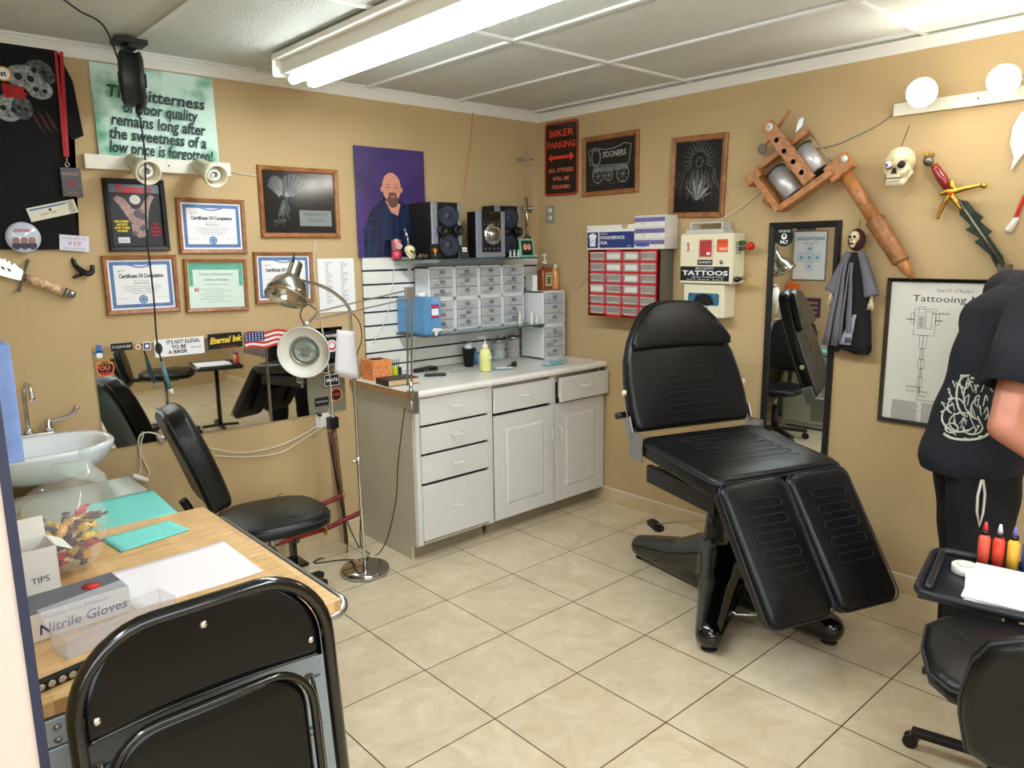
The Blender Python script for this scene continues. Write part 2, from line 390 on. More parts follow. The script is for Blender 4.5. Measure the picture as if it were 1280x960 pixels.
track_light('A', 'unlit white wall rail with two cream spot heads below the green poster', a[0], c[0], zc-.035, zc+.03, hA, False)
track_light('B', 'lit white wall rail with two glowing bulbs high on the right wall', 2.424, 3.25, 2.325, 2.38, [uz('B', 1155, 104, .21)[0]-.045, uz('B', 1257, 92, .21)[0]-.045, 3.19], True)

# ================= FAR WALL: PICTURES =================
def certificate(b, w_, h, y, ink, title='Certificate Of Completion', seal=True, flip=False):
    b.rect(-w_/2, -h/2, w_/2, h/2, y, PAPER)
    k = w_*.035
    if not flip: b.border(-w_/2+k, -h/2+k, w_/2-k, h/2-k, w_*.055, y-.0006, ink)
    else:
        b.rect(-w_/2+k*.2, h/2-h*.13, w_/2-k*.2, h/2, y-.0006, ink); b.rect(-w_/2, h*.0, -w_/2+w_*.07, h/2, y-.0006, ink); b.rect(w_/2-w_*.07, h*.0, w_/2, h/2, y-.0006, ink)
    wav = [(-w_*.18+w_*.36*i/12, h/2-k-w_*.05-h*.05*math.sin(PI*i/12)) for i in range(13)]
    if not flip: b.line(wav, .006, y-.001, ink)
    b.text(title, 0, h*.17, y-.001, h*.105, DKINK, fit=w_*.68, shear=.1, bold=.0008)
    b.text('This is to certify that', 0, h*.08, y-.001, h*.035, GREYINK)
    b.text('Studio Artist', 0, h*.03, y-.001, h*.055, DKINK)
    for i in range(4): b.text('has attended and completed the training in'[:40-i*5], 0, -h*.035-i*h*.045, y-.001, h*.036, GREYINK, fit=w_*(.6-.08*i))
    for sx in (-1, 1): b.line([(sx*w_*.32-.03, -h*.27), (sx*w_*.32+.03, -h*.27)], .001, y-.001, GREYINK)
    b.text('A', -w_*.33, h*.27, y-.001, h*.07, DKINK); b.text('Health', -w_*.27, h*.28, y-.001, h*.035, GREYINK)
    if seal:
        b.disc(0, -h*.30, h*.085, y-.0012, ink); b.disc(0, -h*.30, h*.06, y-.0016, M('pale seal', (150, 180, 215), .7)); b.disc(0, -h*.30, h*.035, y-.002, ink)
def picture(wall, label, corners, bw, kind, mat=OAK, name='framed_certificate', cat='framed picture', dp=.02, fill=None):
    cu, cz, W, Hh, t_ = quad(wall, *corners)
    t = wthing(name, label, cat, wall, cu, cz, t_, .001)
    MB().frame(W, Hh, bw, dp, mat).build('frame', t)
    b = MB(); b.flat = True; iw, ih = W-2*bw+.004, Hh-2*bw+.004
    b.poly([(-iw/2, -ih/2), (iw/2, -ih/2), (iw/2, ih/2), (-iw/2, ih/2)], -.004, PAPER if fill is None else fill, th=.003)
    kind(b, iw, ih); b.build('print' if cat != 'framed certificate' else 'certificate', t)
    return t, W, Hh
BCI = M('certificate blue', (92, 124, 172), .7, var=.25, vs=90); GCI = M('certificate green', (98, 168, 140), .7, var=.2, vs=90)
picture('A', 'oak framed blue bordered certificate right of the black magazine frame', ((218, 247), (305, 250), (307, 317), (224, 317)), .022, lambda b, w_, h: certificate(b, w_, h, -.0045, BCI), cat='framed certificate')
picture('A', 'oak framed blue bordered certificate under the black magazine frame', ((125, 320), (219, 318), (225, 389), (134, 394)), .022, lambda b, w_, h: certificate(b, w_, h, -.0045, BCI), cat='framed certificate')
GPAP = M('mint paper', (208, 226, 216), .8)
def green_cert(b, w_, h):
    b.rect(-w_/2, -h/2, w_/2, h/2, -.0045, GPAP); y = -.0052
    b.rect(-w_*.48, h*.34, w_*.48, h*.48, y, GCI); b.rect(-w_*.48, -h*.02, -w_*.41, h*.34, y, GCI); b.rect(w_*.41, -h*.02, w_*.48, h*.34, y, GCI)
    b.text('The Alliance of Professional Tattooists', 0, h*.24, y, h*.06, DKINK, fit=w_*.6); b.text('Certificate of Completion', 0, h*.12, y, h*.07, DKINK, fit=w_*.45)
    b.text('H', -w_*.36, -h*.1, y, h*.12, REDINK, bold=.001); b.text('is hereby awarded for the course', 0, h*.02, y, h*.04, GREYINK)
    for i in range(6): b.text('course and record of training hours'[:34-(i*7) % 13], (-.1+.12*(i % 2))*w_, -h*(.08+.055*i), y, h*.035, GREYINK, fit=w_*(.5-.05*(i % 3)))
picture('A', 'oak framed certificate with green border between the two lower blue ones', ((228, 323), (307, 324), (310, 387), (232, 391)), .02, green_cert, cat='framed certificate')
picture('A', 'oak framed blue bordered certificate behind the chrome lamp shade', ((315, 315), (389, 315), (392, 377), (319, 380)), .02, lambda b, w_, h: certificate(b, w_, h, -.0045, BCI), cat='framed certificate')
ETCH = M('etched line', (150, 152, 150), .6); ETCH2 = M('faint etched line', (92, 94, 94), .6); DARKG = M('black etched glass', (28, 30, 32), .12)
def eagle(b, w_, h):
    y = -.0055; cx_, cz_ = -w_*.2, h*.02
    for side, spread in ((-1, 1.0), (1, 1.15)):
        for i in range(22):
            q = i/21; a = math.radians(35+75*q) if side > 0 else math.radians(60+70*q)
            L = h*(.20+.20*math.sin(PI*(.25+.6*q)))*spread; sx0 = cx_+side*.012
            x1 = sx0+math.cos(a)*L*(1 if side > 0 else 1.0); z1 = cz_+math.sin(a)*L
            if side < 0: x1 = sx0-abs(math.cos(a+.3))*L*.55-.006*i*.3
            b.line([(sx0+(x1-sx0)*.25, cz_+(z1-cz_)*.25), (sx0+(x1-sx0)*.7, cz_+(z1-cz_)*.72), (x1+.004*side, z1)], .0022, y-.0001*(i % 3), ETCH if i % 3 else ETCH2)
    for i in range(26): b.line([(cx_+R.uniform(-.025, .02), cz_+R.uniform(-.03, .02)), (cx_+R.uniform(-.05, .03), cz_-h*R.uniform(.12, .36))], .0016, y, ETCH if i % 2 else ETCH2)
    for i in range(14): b.line([(cx_-.02+R.uniform(-.02, .02), -h*.28), (cx_-.06+R.uniform(-.03, .05), -h*R.uniform(.3, .42))], .0016, y, ETCH2)
    b.disc(cx_+.006, cz_+h*.10, .013, y-.0004, ETCH); b.poly([(cx_+.014, cz_+h*.12), (cx_+.034, cz_+h*.08), (cx_+.014, cz_+h*.07)], y-.0004, ETCH)
    b.rect(w_*.13, h*.38, w_*.24, h*.40, y, ETCH)
    b.rect(-w_*.02, -h*.38, w_*.44, -h*.12, y, M('etched plaque', (128, 134, 132), .6)); b.text('PRESENTED TO', w_*.21, -h*.19, y-.0008, h*.06, DKINK); b.text('THE STUDIO', w_*.21, -h*.29, y-.0008, h*.05, DKINK)
picture('A', 'oak framed black glass etched with an eagle, above the chrome lamp', ((321, 207), (421, 212), (424, 298), (325, 296)), .026, eagle, name='framed_etching', fill=DARKG)
def magazine(b, w_, h):
    y = -.0048; b.rect(-w_/2, -h/2, w_/2, h/2, y, M('magazine navy', (34, 34, 42), .5)); y -= .0006
    b.rect(-w_/2, h*.36, w_/2, h*.5, y, M('magazine banner', (96, 108, 122), .5)); b.text('Tattoo', -w_*.04, h*.41, y-.0006, h*.16, REDINK, bold=.0015, shear=.2, fit=w_*.72)
    sk = M('tattooed back', (168, 138, 132), .6, var=.45, vs=60); sk2 = M('tattoo shading', (92, 84, 96), .6, var=.3, vs=80)
    b.poly([(-w_*.12, -h*.1), (-w_*.1, -h*.28), (0, -h*.36), (w_*.14, -h*.34), (w_*.2, -h*.2), (w_*.24, h*.05), (w_*.3, h*.2), (w_*.38, h*.3), (w_*.3, h*.33), (w_*.18, h*.24), (w_*.06, h*.1), (-w_*.06, h*.1), (-w_*.2, h*.26), (-w_*.34, h*.32), (-w_*.42, h*.26), (-w_*.3, h*.14), (-w_*.2, 0)], y, sk)
    b.disc(w_*.0, h*.25, h*.075, y-.0004, M('hair grey', (200, 196, 190), .7), sx=1.1)
    for i in range(14): b.disc(R.uniform(-.08, .16)*w_, R.uniform(-.3, .05)*h, R.uniform(.008, .02), y-.0004-i*.00004, sk2 if i % 2 else sk, n=10)
    for i, s_ in enumerate(('FEATURED', 'ARTISTS', 'AND THEIR', 'WORKS')): b.text(s_, -w_*.3, -h*(.1+.05*i), y-.0008, h*.045, YELINK, bold=.0006)
    for i, s_ in enumerate(('INK', 'SHOWS', 'STUDIO', 'NEWS')): b.text(s_, w_*.36, -h*(.14+.06*i), y-.0008, h*.045, REDINK, bold=.0006)
    b.rect(-w_*.4, -h*.44, -w_*.18, -h*.35, y-.0008, PAPER)
    for i in range(9): b.rect(-w_*.385+i*w_*.021, -h*.43, -w_*.385+i*w_*.021+.0012, -h*.37, y-.0012, BLACK)
picture('A', 'black framed tattoo magazine cover showing a tattooed back', ((127, 222), (205, 226), (210, 313), (135, 315)), .024, magazine, mat=SATB, name='framed_magazine', dp=.025)

# green lettered poster
cu, cz, W, Hh, t_ = quad('A', (110, 78), (265, 97), (273, 209), (124, 199))
t = wthing('lettered_poster', 'green marbled poster with black verse lettering behind the cord reel', 'poster', 'A', cu, cz, 0, .001)
gm = M('green marbled paper', (150, 205, 182), .7); nt = gm.node_tree; bb = nt.nodes['Principled BSDF']
n = nt.nodes.new('ShaderNodeTexNoise'); n.inputs['Scale'].default_value = 6; n.inputs['Detail'].default_value = 3; tc = nt.nodes.new('ShaderNodeTexCoord'); rp = nt.nodes.new('ShaderNodeValToRGB')
rp.color_ramp.elements[0].color = lin((70, 155, 115)); rp.color_ramp.elements[1].color = lin((205, 232, 220)); rp.color_ramp.elements[0].position = .32; rp.color_ramp.elements[1].position = .52
nt.links.new(tc.outputs['Object'], n.inputs['Vector']); nt.links.new(n.outputs['Fac'], rp.inputs['Fac']); nt.links.new(rp.outputs['Color'], bb.inputs['Base Color'])
b = MB(); g = 14
vs = [(-W/2+W*i/g, -.003-.018*math.sin(PI*j/g)**2*(.4+.6*i/g)*0-.012*abs(math.cos(PI*i/g))*(1-j/g), -Hh/2+Hh*j/g) for j in range(g+1) for i in range(g+1)]
b._add(vs, [(j*(g+1)+i, j*(g+1)+i+1, (j+1)*(g+1)+i+1, (j+1)*(g+1)+i) for j in range(g) for i in range(g)], gm, True); b.build('sheet', t)
b = MB(); b.flat = True; y = -.018
for i, (s_, x, wd) in enumerate((('The bitterness', .0, .80), ('of poor quality', .02, .62), ('remains long after', 0, .78), ('the sweetness of a', -.01, .80), ('low price is forgotten!', .01, .86))):
    z = Hh*(.20-.145*i)
    b.text(s_, x*W+.0, z-.0, -.014 if 0 else -.0165, .075, M('lettering black', (40, 60, 55), .7), fit=wd*W, shear=.15, bold=.0018, rot=-.035)
b.build('lettering', t)

# list on paper, and the large portrait on the slat panel
cu, cz, W, Hh, t_ = quad('A', (396, 324), (442, 322), (444, 388), (400, 391))
t = wthing('price_list', 'white sheet with two typed columns pinned beside the slat panel', 'paper', 'A', cu, cz, 0, .001)
b = MB(); b.flat = True; b.poly([(-W/2, -Hh/2), (W/2, -Hh/2), (W/2, Hh/2), (-W/2, Hh/2)], -.003, PAPER, th=.0015)
for c_ in (-.3, .12):
    for i in range(24): b.rect(W*c_, Hh*(.42-.033*i), W*(c_+R.uniform(.05, .2)), Hh*(.42-.033*i)+.0025, -.0036, GREYINK)
b.build('sheet', t)

# portrait panel
cu, cz, W, Hh, t_ = quad('A', (440, 181), (531, 190), (531, 321), (450, 321), .02)
PTOP = cz+Hh/2
t = thing('portrait_photograph', 'large unframed studio portrait of a bald goateed man on purple backdrop', 'photograph', (cu, -.02, cz), 0, 0)
pm = M('purple backdrop', (66, 48, 112), .2, var=.6, vs=2.5, coat=.4); W2, H2 = W/2, Hh/2
b = MB(); b.box((-W2, -.004, -H2), (W2, .006, H2), M('portrait backing', (90, 90, 100), .6)); b.build('mount', t)
b = MB(); b.flat = True; y = -.0045; b.rect(-W2, -H2, W2, H2, y, pm)
shirt = M('blue plaid shirt print', (20, 36, 70), .25, var=.7, vs=10, coat=.4); sk = M('portrait skin print', (206, 140, 118), .3, coat=.4); hr = M('goatee print', (98, 70, 60), .4)
ZO = -.17*H2
b.poly([(-W*.42, -H2), (-W*.42, -H2*.5), (-W*.3, -H2*.12), (-W*.12, H2*.1), (W*.12, H2*.04), (W*.32, -H2*.08), (W*.47, -H2*.4), (W*.48, -H2)], y-.0006, shirt)
b.poly([(-W*.10, ZO+H2*.22), (-W*.02, ZO-H2*.0), (W*.08, ZO-H2*.06), (W*.12, ZO+H2*.16)], y-.001, sk)
b.disc(0, ZO+H2*.46, W*.135, y-.0014, sk, sz=1.3); b.disc(-W*.14, ZO+H2*.42, W*.02, y-.0014, sk, sz=1.6); b.disc(W*.14, ZO+H2*.42, W*.02, y-.0014, sk, sz=1.6)
b.disc(W*.01, ZO+H2*.22, W*.08, y-.0018, hr, sz=1.1); b.disc(W*.01, ZO+H2*.29, W*.035, y-.0022, M('lips print', (190, 110, 100), .4), sz=.35)
b.line([(-W*.05, ZO+H2*.34), (W*.01, ZO+H2*.355), (W*.07, ZO+H2*.34)], W*.025, y-.002, hr)
for sx in (-.055, .065):
    b.disc(W*sx, ZO+H2*.46, W*.018, y-.002, DKINK, sz=.5); b.line([(W*(sx+.045*math.cos(a*.5)), ZO+H2*.45+W*.04*math.sin(a*.5)) for a in range(14)], .0016, y-.0022, M('glasses print', (150, 120, 70), .4))
    b.line([(W*sx-W*.035, ZO+H2*.51), (W*sx+W*.03, ZO+H2*.515)], .003, y-.0022, hr)
b.line([(W*.01, ZO+H2*.46), (W*.02, ZO+H2*.40), (W*.0, ZO+H2*.395)], .002, y-.0022, M('nose shade print', (170, 105, 88), .4))
for i in range(7): b.line([(-W*.38+W*.11*i, -H2*.98), (-W*.3+W*.09*i, -H2*(.25-.0*i))], .004, y-.0012, M('plaid line print', (38, 62, 108), .4))
for i in range(5): b.line([(-W*.38, -H2*(.3+.15*i)), (W*.4, -H2*(.34+.15*i))], .003, y-.0012, M('plaid red print', (52, 34, 62), .4))
b.build('print', t)

# ================= SLAT PANEL, SHELVES =================
t = thing('slat_panel', 'white slatted display panel on the wall behind the shelves', 'wall panel', (-1.475, -.001, .985))
b = MB(); nsl = 9; zt = PTOP-Hh-.985-.003; dz = .083; SLW = M('white melamine', (226, 226, 220), .4)
b.box((0, -.004, 0), (1.44, 0, zt), M('slat groove navy', (30, 34, 52), .6)); b.build('backing', t)
k = 0; z = zt
while z > .02:
    MB().box((0, -.018, max(z-dz+.011, .001)), (1.44, -.0045, z), SLW).build('slat', t, bevel=.0015); z -= dz
GLS = M('shelf glass', (120, 160, 150), .04, trans=.75); 
def shelf(label, x0, x1, y1, z):
    t = thing('glass_shelf', label, 'shelf', (x0, 0, z))
    MB().box((0, y1, -.01), (x1-x0, -.02, 0), GLS).build('glass_pane', t, bevel=.002)
    for q in (.12, .88) if x1-x0 > .8 else (.2, .8):
        x = (x1-x0)*q; b = MB(); b.box((x-.006, y1+.02, -.022), (x+.006, -.02, -.0105), WHITE); b.box((x-.008, -.032, -.07), (x+.008, -.0185, -.0105), WHITE); b.box((x-.006, y1+.005, -.016), (x+.006, y1+.02, -.0105), WHITE); b.build('bracket', t)
ZU, ZL, YS = 1.684, 1.235, -.335
shelf('upper glass shelf holding the stereo and speakers', -1.262, -.33, YS, ZU)
shelf('lower glass shelf holding clear drawer units', -1.262, -.272, YS, ZL)

# ================= CABINET =================
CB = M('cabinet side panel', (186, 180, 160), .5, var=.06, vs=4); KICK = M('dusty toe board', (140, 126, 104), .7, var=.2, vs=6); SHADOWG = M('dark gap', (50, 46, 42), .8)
cx0, cyf, ct = -1.572, -.62, .945
t = thing('base_cabinet', 'white laminate base cabinet with four left drawers and panelled doors', 'cabinet', (cx0, 0, 0))
b = MB(); b.box((0, cyf, .085), (.018, -.006, ct), CB); b.box((0, cyf+.05, 0), (.018, -.014, .085), CB); b.box((.018, cyf+.002, .085), (1.565, -.006, .1), CB); b.box((1.548, cyf, .085), (1.565, -.014, ct), CB)
b.box((.018, -.02, .1), (1.548, -.013, ct), CB); b.box((.018, cyf+.02, ct-.06), (1.548, cyf+.03, ct), CB)
for x0, x1 in ((0.02, .05), (.535, .575), (1.06, 1.11), (1.535, 1.565)): b.box((x0, cyf-.0, .085), (x1, cyf+.02, ct), LAM)
b.box((.05, cyf+.021, .1), (1.535, cyf+.024, ct-.06), SHADOWG); b.build('body', t, bevel=.001)
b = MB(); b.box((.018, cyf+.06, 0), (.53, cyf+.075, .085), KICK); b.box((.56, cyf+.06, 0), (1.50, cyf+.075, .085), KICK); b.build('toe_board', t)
HND = M('white wire handle', (232, 230, 222), .3)
def handle(p, vert, par, yy):
    x, z = p; L = .042; pts = []
    for k in range(11):
        q = -1+2*k/10; a = q*L; d = .026*(1-abs(q)**6)
        pts.append((x, yy-d, z+a) if vert else (x+a, yy-d, z-.006*(1-q*q)))
    b = MB(); b.tube(pts, .0042, HND, 8); b.build('handle', par)
def drawer(x0, x1, z0, z1, out=0, name='drawer'):
    b = MB(); yy = cyf-.019-out; b.box((x0, yy, z0), (x1, cyf-.0005-out, z1), LAM)
    if out: b.box((x0+.03, cyf-.0005-out, z0+.02), (x1-.03, cyf-.0005, z1-.03), LAM)
    o = b.build(name, t, bevel=.004, seg=3); handle(((x0+x1)/2, (z0+z1)/2+.01), False, o, yy)
for z0, z1 in ((.785, .938), (.622, .772), (.452, .608), (.112, .436)): drawer(.045, .530, z0, z1)
drawer(.578, 1.072, .770, .922); drawer(1.10, 1.562, .768, .925, out=.04)
def door(x0, x1, hx):
    yy = cyf-.019; z0, z1 = .098, .752
    b = MB(); b.box((x0, yy, z0), (x1, cyf-.0005, z1), LAM)
    m_ = .065; a, c, d, e = x0+m_, z0+m_, x1-m_, z1-m_
    def ring(i, y_): return [(a+i, y_, c+i), (d-i, y_, c+i), (d-i, y_, e-i), (a+i, y_, e-i)]
    b.rings([ring(0, yy-.0002), ring(.004, yy-.004), ring(.008, yy-.0002), ring(.022, yy+.0), ring(.034, yy-.007)], LAM, False, True)
    o = b.build('door', t, bevel=.004, seg=3); handle((hx, .565), True, o, yy)
door(.578, 1.072, 1.045); door(1.098, 1.562, 1.125)
t = thing('countertop', 'white laminate countertop with rounded front lip', 'countertop', (cx0-.02, 0, ct))
b = MB(); rs = []
for x in (0, 1.588):
    rs.append([(x, -.001, .001), (x, -.001, .038), (x, -.62, .038), (x, -.645, .036), (x, -.658, .028), (x, -.662, .018), (x, -.658, .002), (x, -.64, .0005)])
b.rings(rs, M('speckled white laminate', (228, 224, 216), .25, var=.03, vs=90), False); b.build('slab', t, bevel=.002)
MB().box((-.003, -.655, .002), (-.0002, -.001, .036), wood('worn wood edge', (150, 108, 66), (186, 142, 92))).build('end_strip', t)
ZC = ct+.0385

# ---------- clear mini drawer units ----------
CLEAR = M('frosted drawer plastic', (186, 189, 193), .3, var=.12, vs=22); KNOB = M('dark drawer pull', (128, 130, 134), .35); WPL = M('white drawer shell', (232, 233, 236), .4)
FILLS = [M('drawer content %s' % n, c, .5, var=.35, vs=30) for n, c in (('grey', (165, 166, 168)), ('blue', (158, 174, 188)), ('rose', (184, 172, 176)), ('dark', (148, 148, 150)), ('sand', (186, 182, 174)))]
def mini_unit(w_, d_, h, n, nm, label, cat, group, loc, fills):
    t = thing(nm, label, cat, loc, group=group); th = .012
    b = MB(); b.box((0, -d_, 0), (th, 0, h), WPL); b.box((w_-th, -d_, 0), (w_, 0, h), WPL); b.box((0, -d_, 0), (w_, 0, th), WPL); b.box((0, -d_, h-th), (w_, 0, h), WPL); b.box((0, -.006, 0), (w_, 0, h), WPL)
    b.build('shell', t, bevel=.002)
    dh = (h-2*th)/n
    for k in range(n):
        z0 = th+k*dh+.0015; z1 = z0+dh-.003; b = MB(); yy = -d_-.004
        f = FILLS[(fills+k*2) % 5]
        b.box((th+.001, yy, z0), (w_-th-.001, yy+.004, z1), CLEAR); b.box((th+.002, yy+.0045, z0), (w_-th-.002, -.01, z0+.003), CLEAR)
        b.rect(th+.02, z0+.006, w_-th-.02-.04*((k+fills) % 3), z0+(z1-z0)*.42, yy-.0004, f)
        o = b.build('drawer', t, bevel=.0012)
        c = MB(); c.lathe([(.0, 0), (.016, .002), (.013, .010), (.001, .012)], KNOB, (w_*.5, yy, (z0+z1)/2+.008), (0, -1, 0), 14, sx=1.2, sy=.75); c.build('knob', o)
    return t
cols = ('leftmost', 'second', 'third', 'rightmost'); uw, uh = .196, .199
for i in range(4):
    for j in range(2):
        nm_ = {(0, 0): 'frosted three-drawer unit behind the blue water jug', (0, 1): 'frosted three-drawer unit on the top row above the water jug'}.get((i, j), 'frosted three-drawer unit, %s column of the %s row on the glass shelf' % (cols[i], 'bottom' if j == 0 else 'top'))
        mini_unit(uw, .15, uh, 3, 'drawer_unit', nm_, 'drawer unit', 'three-drawer units on the lower shelf', (-1.118+i*(uw+.003), -.034, ZL+.0005+j*(uh+.0015)), i+j*3)
for j in range(2):
    mini_unit(.215, .22, .232, 3, 'drawer_unit', ('bottom' if j == 0 else 'top')+' frosted drawer unit of the pair standing on the counter by the corner', 'drawer unit', 'stacked drawer units in the corner', (-.262, -.085, ZC+.0005+j*.2335), 1+j)

# ---------- on the upper shelf ----------
zs = ZU+.0005
def at(X, Y, yy, z=zs): p = oy(X, Y, yy); return (p.x, yy, z)
p = at(496, 320, -.075); t = thing('soda_can', 'pink and white soda can at left end of the upper shelf', 'can', p)
canm = M('can pink', (200, 70, 92), .3, .3); b = MB(); b.lathe([(.026, 0), (.031, .006), (.031, .052)], canm); b.lathe([(.031, .0521), (.031, .109), (.027, .117)], M('can pinkish tin', (196, 120, 120), .3, .4)); b.build('body', t)
b = MB(); b.lathe([(.027, .1171), (.028, .120), (.025, .1185)], CHROME); b.build('rim', t)
b = MB(); b.flat = True; b.disc(.0, .078, .02, -.0315, M('can white', (230, 225, 220), .5), sx=1.1, sz=.8); b.text('RC', .0, .078, -.032, .026, REDINK, bold=.001); b.build('logo', t)
BONE = M('bone resin', (214, 200, 160), .5, bump=.2, bs=120, var=.18, vs=30); SOCK = M('socket dark', (40, 26, 20), .8)
def skull(par, k, eye=None):
    "skull facing -y, chin at z=0, height about k"
    b = MB(); b.ball((0, .05*k, .64*k), .36*k, BONE, 20, (.92, 1.15, .98)); b.cap((-.13*k, -.18*k, .34*k), (.13*k, -.18*k, .34*k), .13*k, .13*k, BONE); b.cap((-.25*k, -.15*k, .42*k), (.25*k, -.15*k, .42*k), .08*k, .08*k, BONE)
    b.cap((-.14*k, -.2*k, .1*k), (.14*k, -.2*k, .1*k), .09*k, .09*k, BONE); b.cap((-.18*k, -.16*k, .12*k), (-.26*k, .1*k, .36*k), .06*k, .05*k, BONE); b.cap((.18*k, -.16*k, .12*k), (.26*k, .1*k, .36*k), .06*k, .05*k, BONE)
    b.cap((-.2*k, -.24*k, .66*k), (.2*k, -.24*k, .66*k), .07*k, .07*k, BONE); b.blob(k*.03, BONE, 3); sk_ = b.build('cranium', par)
    b = MB(); b.ball((-.15*k, -.29*k, .53*k), .1*k, SOCK, 14, (1, .6, .95)); b.ball((.15*k, -.29*k, .53*k), .1*k, SOCK, 14, (1, .6, .95)); b.build('eye_sockets', par)
    b = MB(); b.poly([(-.07*k, .32*k), (.07*k, .32*k), (.03*k, .46*k), (-.03*k, .46*k)], -.33*k, SOCK, th=.05*k); b.build('nose_hole', par)
    b = MB(); b.box((-.16*k, -.335*k, .2*k), (.16*k, -.25*k, .225*k), SOCK)
    for i in range(7):
        x = -.135*k+.045*k*i; b.box((x-.018*k, -.335*k, .225*k), (x+.018*k, -.28*k, .285*k), CREAM); b.box((x-.018*k, -.33*k, .145*k), (x+.018*k, -.27*k, .2*k), CREAM)
    b.build('teeth', par)
    if eye is not None:
        b = MB(); b.ball((-.15*k*eye, -.33*k, .54*k), .085*k, M('eyeball', (235, 232, 225), .15)); o = b.build('eyeball', par)
        b = MB(); b.lathe([(.001, .003), (.04*k, 0), (.04*k, -.01)], M('blue iris', (60, 120, 160), .2), (-.15*k*eye, -.415*k, .54*k), (0, -1, 0)); b.lathe([(.001, .004), (.018*k, .001)], BLACK, (-.15*k*eye, -.418*k, .54*k), (0, -1, 0)); b.build('iris', o)
p = at(513, 321, -.17); t = thing('skull_pen_holder', 'small bone skull ornament with a chrome tattoo tube stuck in its top', 'ornament', p, rz=.2)
skull(t, .085); b = MB(); b.cyl((-.012, 0, .08), (-.018, 0, .135), .006, STEEL); b.cyl((-.018, 0, .135), (-.03, 0, .15), .009, CHROME); b.cyl((-.03, 0, .15), (-.04, 0, .18), .003, CHROME); b.build('tattoo_tube', t)
p = at(529, 323, -.2); t = thing('chain_pile', 'small heap of metal chain beside the skull on the shelf', 'chain', p)
for k in range(16):
    b = MB(); a = R.uniform(0, 6.28); c = Vector((R.uniform(-.028, .028), R.uniform(-.02, .02), .008+.016*R.random())); q = Vector((math.cos(a), math.sin(a), R.uniform(-.5, .5))).normalized(); s_ = q.orthogonal().normalized()
    b.tube([c+q*.012*math.cos(u*PI/5)+s_*.008*math.sin(u*PI/5) for u in range(10)], .0022, M('antique brass', (150, 128, 92), .35, .9), 6, closed=True); b.build('link', t)
SILV = M('silver plastic', (150, 156, 168), .35, .5); CONE = M('speaker cone', (44, 52, 70), .45); SBLK = M('speaker black', (16, 16, 17), .5)
def speaker(label, x0, w_, d_, h, yf):
    t = thing('speaker', label, 'speaker', (x0, yf, zs), group='black and silver shelf speakers')
    MB().box((0, .012, 0), (w_, d_, h), SBLK).build('enclosure', t, bevel=.004)
    b = MB(); b.box((0, 0, .002), (w_*.2, .0115, h-.002), SILV); b.box((w_*.88, 0, .002), (w_, .0115, h-.002), SILV); b.build('side_trim', t, bevel=.004)
    MB().box((w_*.202, .001, .002), (w_*.878, .0115, h-.002), SBLK).build('baffle', t, bevel=.003)
    for zc_ in (h*.76, h*.24):
        b = MB(); rr = w_*.34; b.lathe([(rr, 0), (rr*.98, .012), (rr*.86, .014), (rr*.8, .004)], SBLK, (w_*.54, .001, zc_), (0, -1, 0)); o = b.build('driver', t)
        b = MB(); b.lathe([(rr*.8, .006), (rr*.35, -.0), (rr*.3, .006), (.001, .012)], CONE, (w_*.54, .0, zc_), (0, -1, 0)); b.build('cone', o)
    for sx in (.3, .82):
        b = MB(); b.lathe([(w_*.14, 0), (w_*.14, .03), (w_*.09, .032), (w_*.08, .005)], SBLK, (w_*sx, .0, h*.5), (0, -1, 0)); b.build('bass_port', t)
xa = at(541, 322, -.26)[0]; xb = at(578, 322, -.26)[0]
speaker('left silver edged black speaker beside the portrait', xa, xb-xa, .235, .335, -.26)
xa = at(620, 322, -.16)[0]; speaker('right silver edged black speaker partly behind the stereo', xa, xb-at(541, 322, -.26)[0], .135, .335, -.16)
xa = at(596, 322, -.27)[0]; xb = at(632, 322, -.27)[0]; w_ = xb-xa; h = .29
t = thing('stereo_unit', 'silver and black compact stereo with a large round volume dial', 'stereo', (xa, -.27, zs))
MB().box((.004, .012, .003), (w_-.004, .095, h-.004), SBLK).build('case', t, bevel=.003)
b = MB(); b.box((0, 0, 0), (w_*.2, .0115, h), SILV); b.box((w_*.86, 0, 0), (w_, .0115, h), SILV); b.box((w_*.2, 0, 0), (w_*.86, .0115, h*.12), SILV); b.build('trim', t, bevel=.004)
b = MB(); b.box((w_*.202, .001, h*.122), (w_*.858, .0115, h-.001), GLOSSB); o = b.build('faceplate', t, bevel=.002)
b = MB(); b.lathe([(w_*.29, 0), (w_*.28, .008), (w_*.2, .009)], CHROME, (w_*.55, .0, h*.5), (0, -1, 0)); b.lathe([(w_*.17, .004), (w_*.16, .024), (.001, .026)], STEEL, (w_*.55, .0, h*.5), (0, -1, 0)); b.build('dial', t)
b = MB(); b.rect(w_*.26, h*.82, w_*.8, h*.92, .0004, M('display dark', (30, 22, 18), .2)); b.text('SONY', w_*.53, h*.955, .0004, .012, GREYINK)
for i in range(5):
    for j in range(2): b.disc(w_*(.28+.12*i), h*(.76-.05*j), .0045, .0004, GREYINK, 10)
for i in range(4): b.disc(w_*(.3+.15*i), h*.2, .006, .0004, GREYINK, 10)
b.build('control_print', t)
def small_frame(X, Y, yy, w_, h, label, fm, fn, rz=0, lean=.12):
    p = at(X, Y, yy); t = thing('picture_stand', label, 'picture stand', (p[0], p[1], p[2]), rz); t.rotation_euler = (-lean, 0, rz)
    b = MB(); b.box((-w_/2, -.006, 0), (w_/2, .004, h), fm); b.build('frame', t, bevel=.0015)
    b = MB(); b.flat = True; fn(b, w_, h); b.build('print', t); b = MB(); b.box((-.008, .0045, .001), (.008, .009, h*.6), fm); b.build('stand', t)
ORG = M('orange emblem', (225, 140, 50), .5)
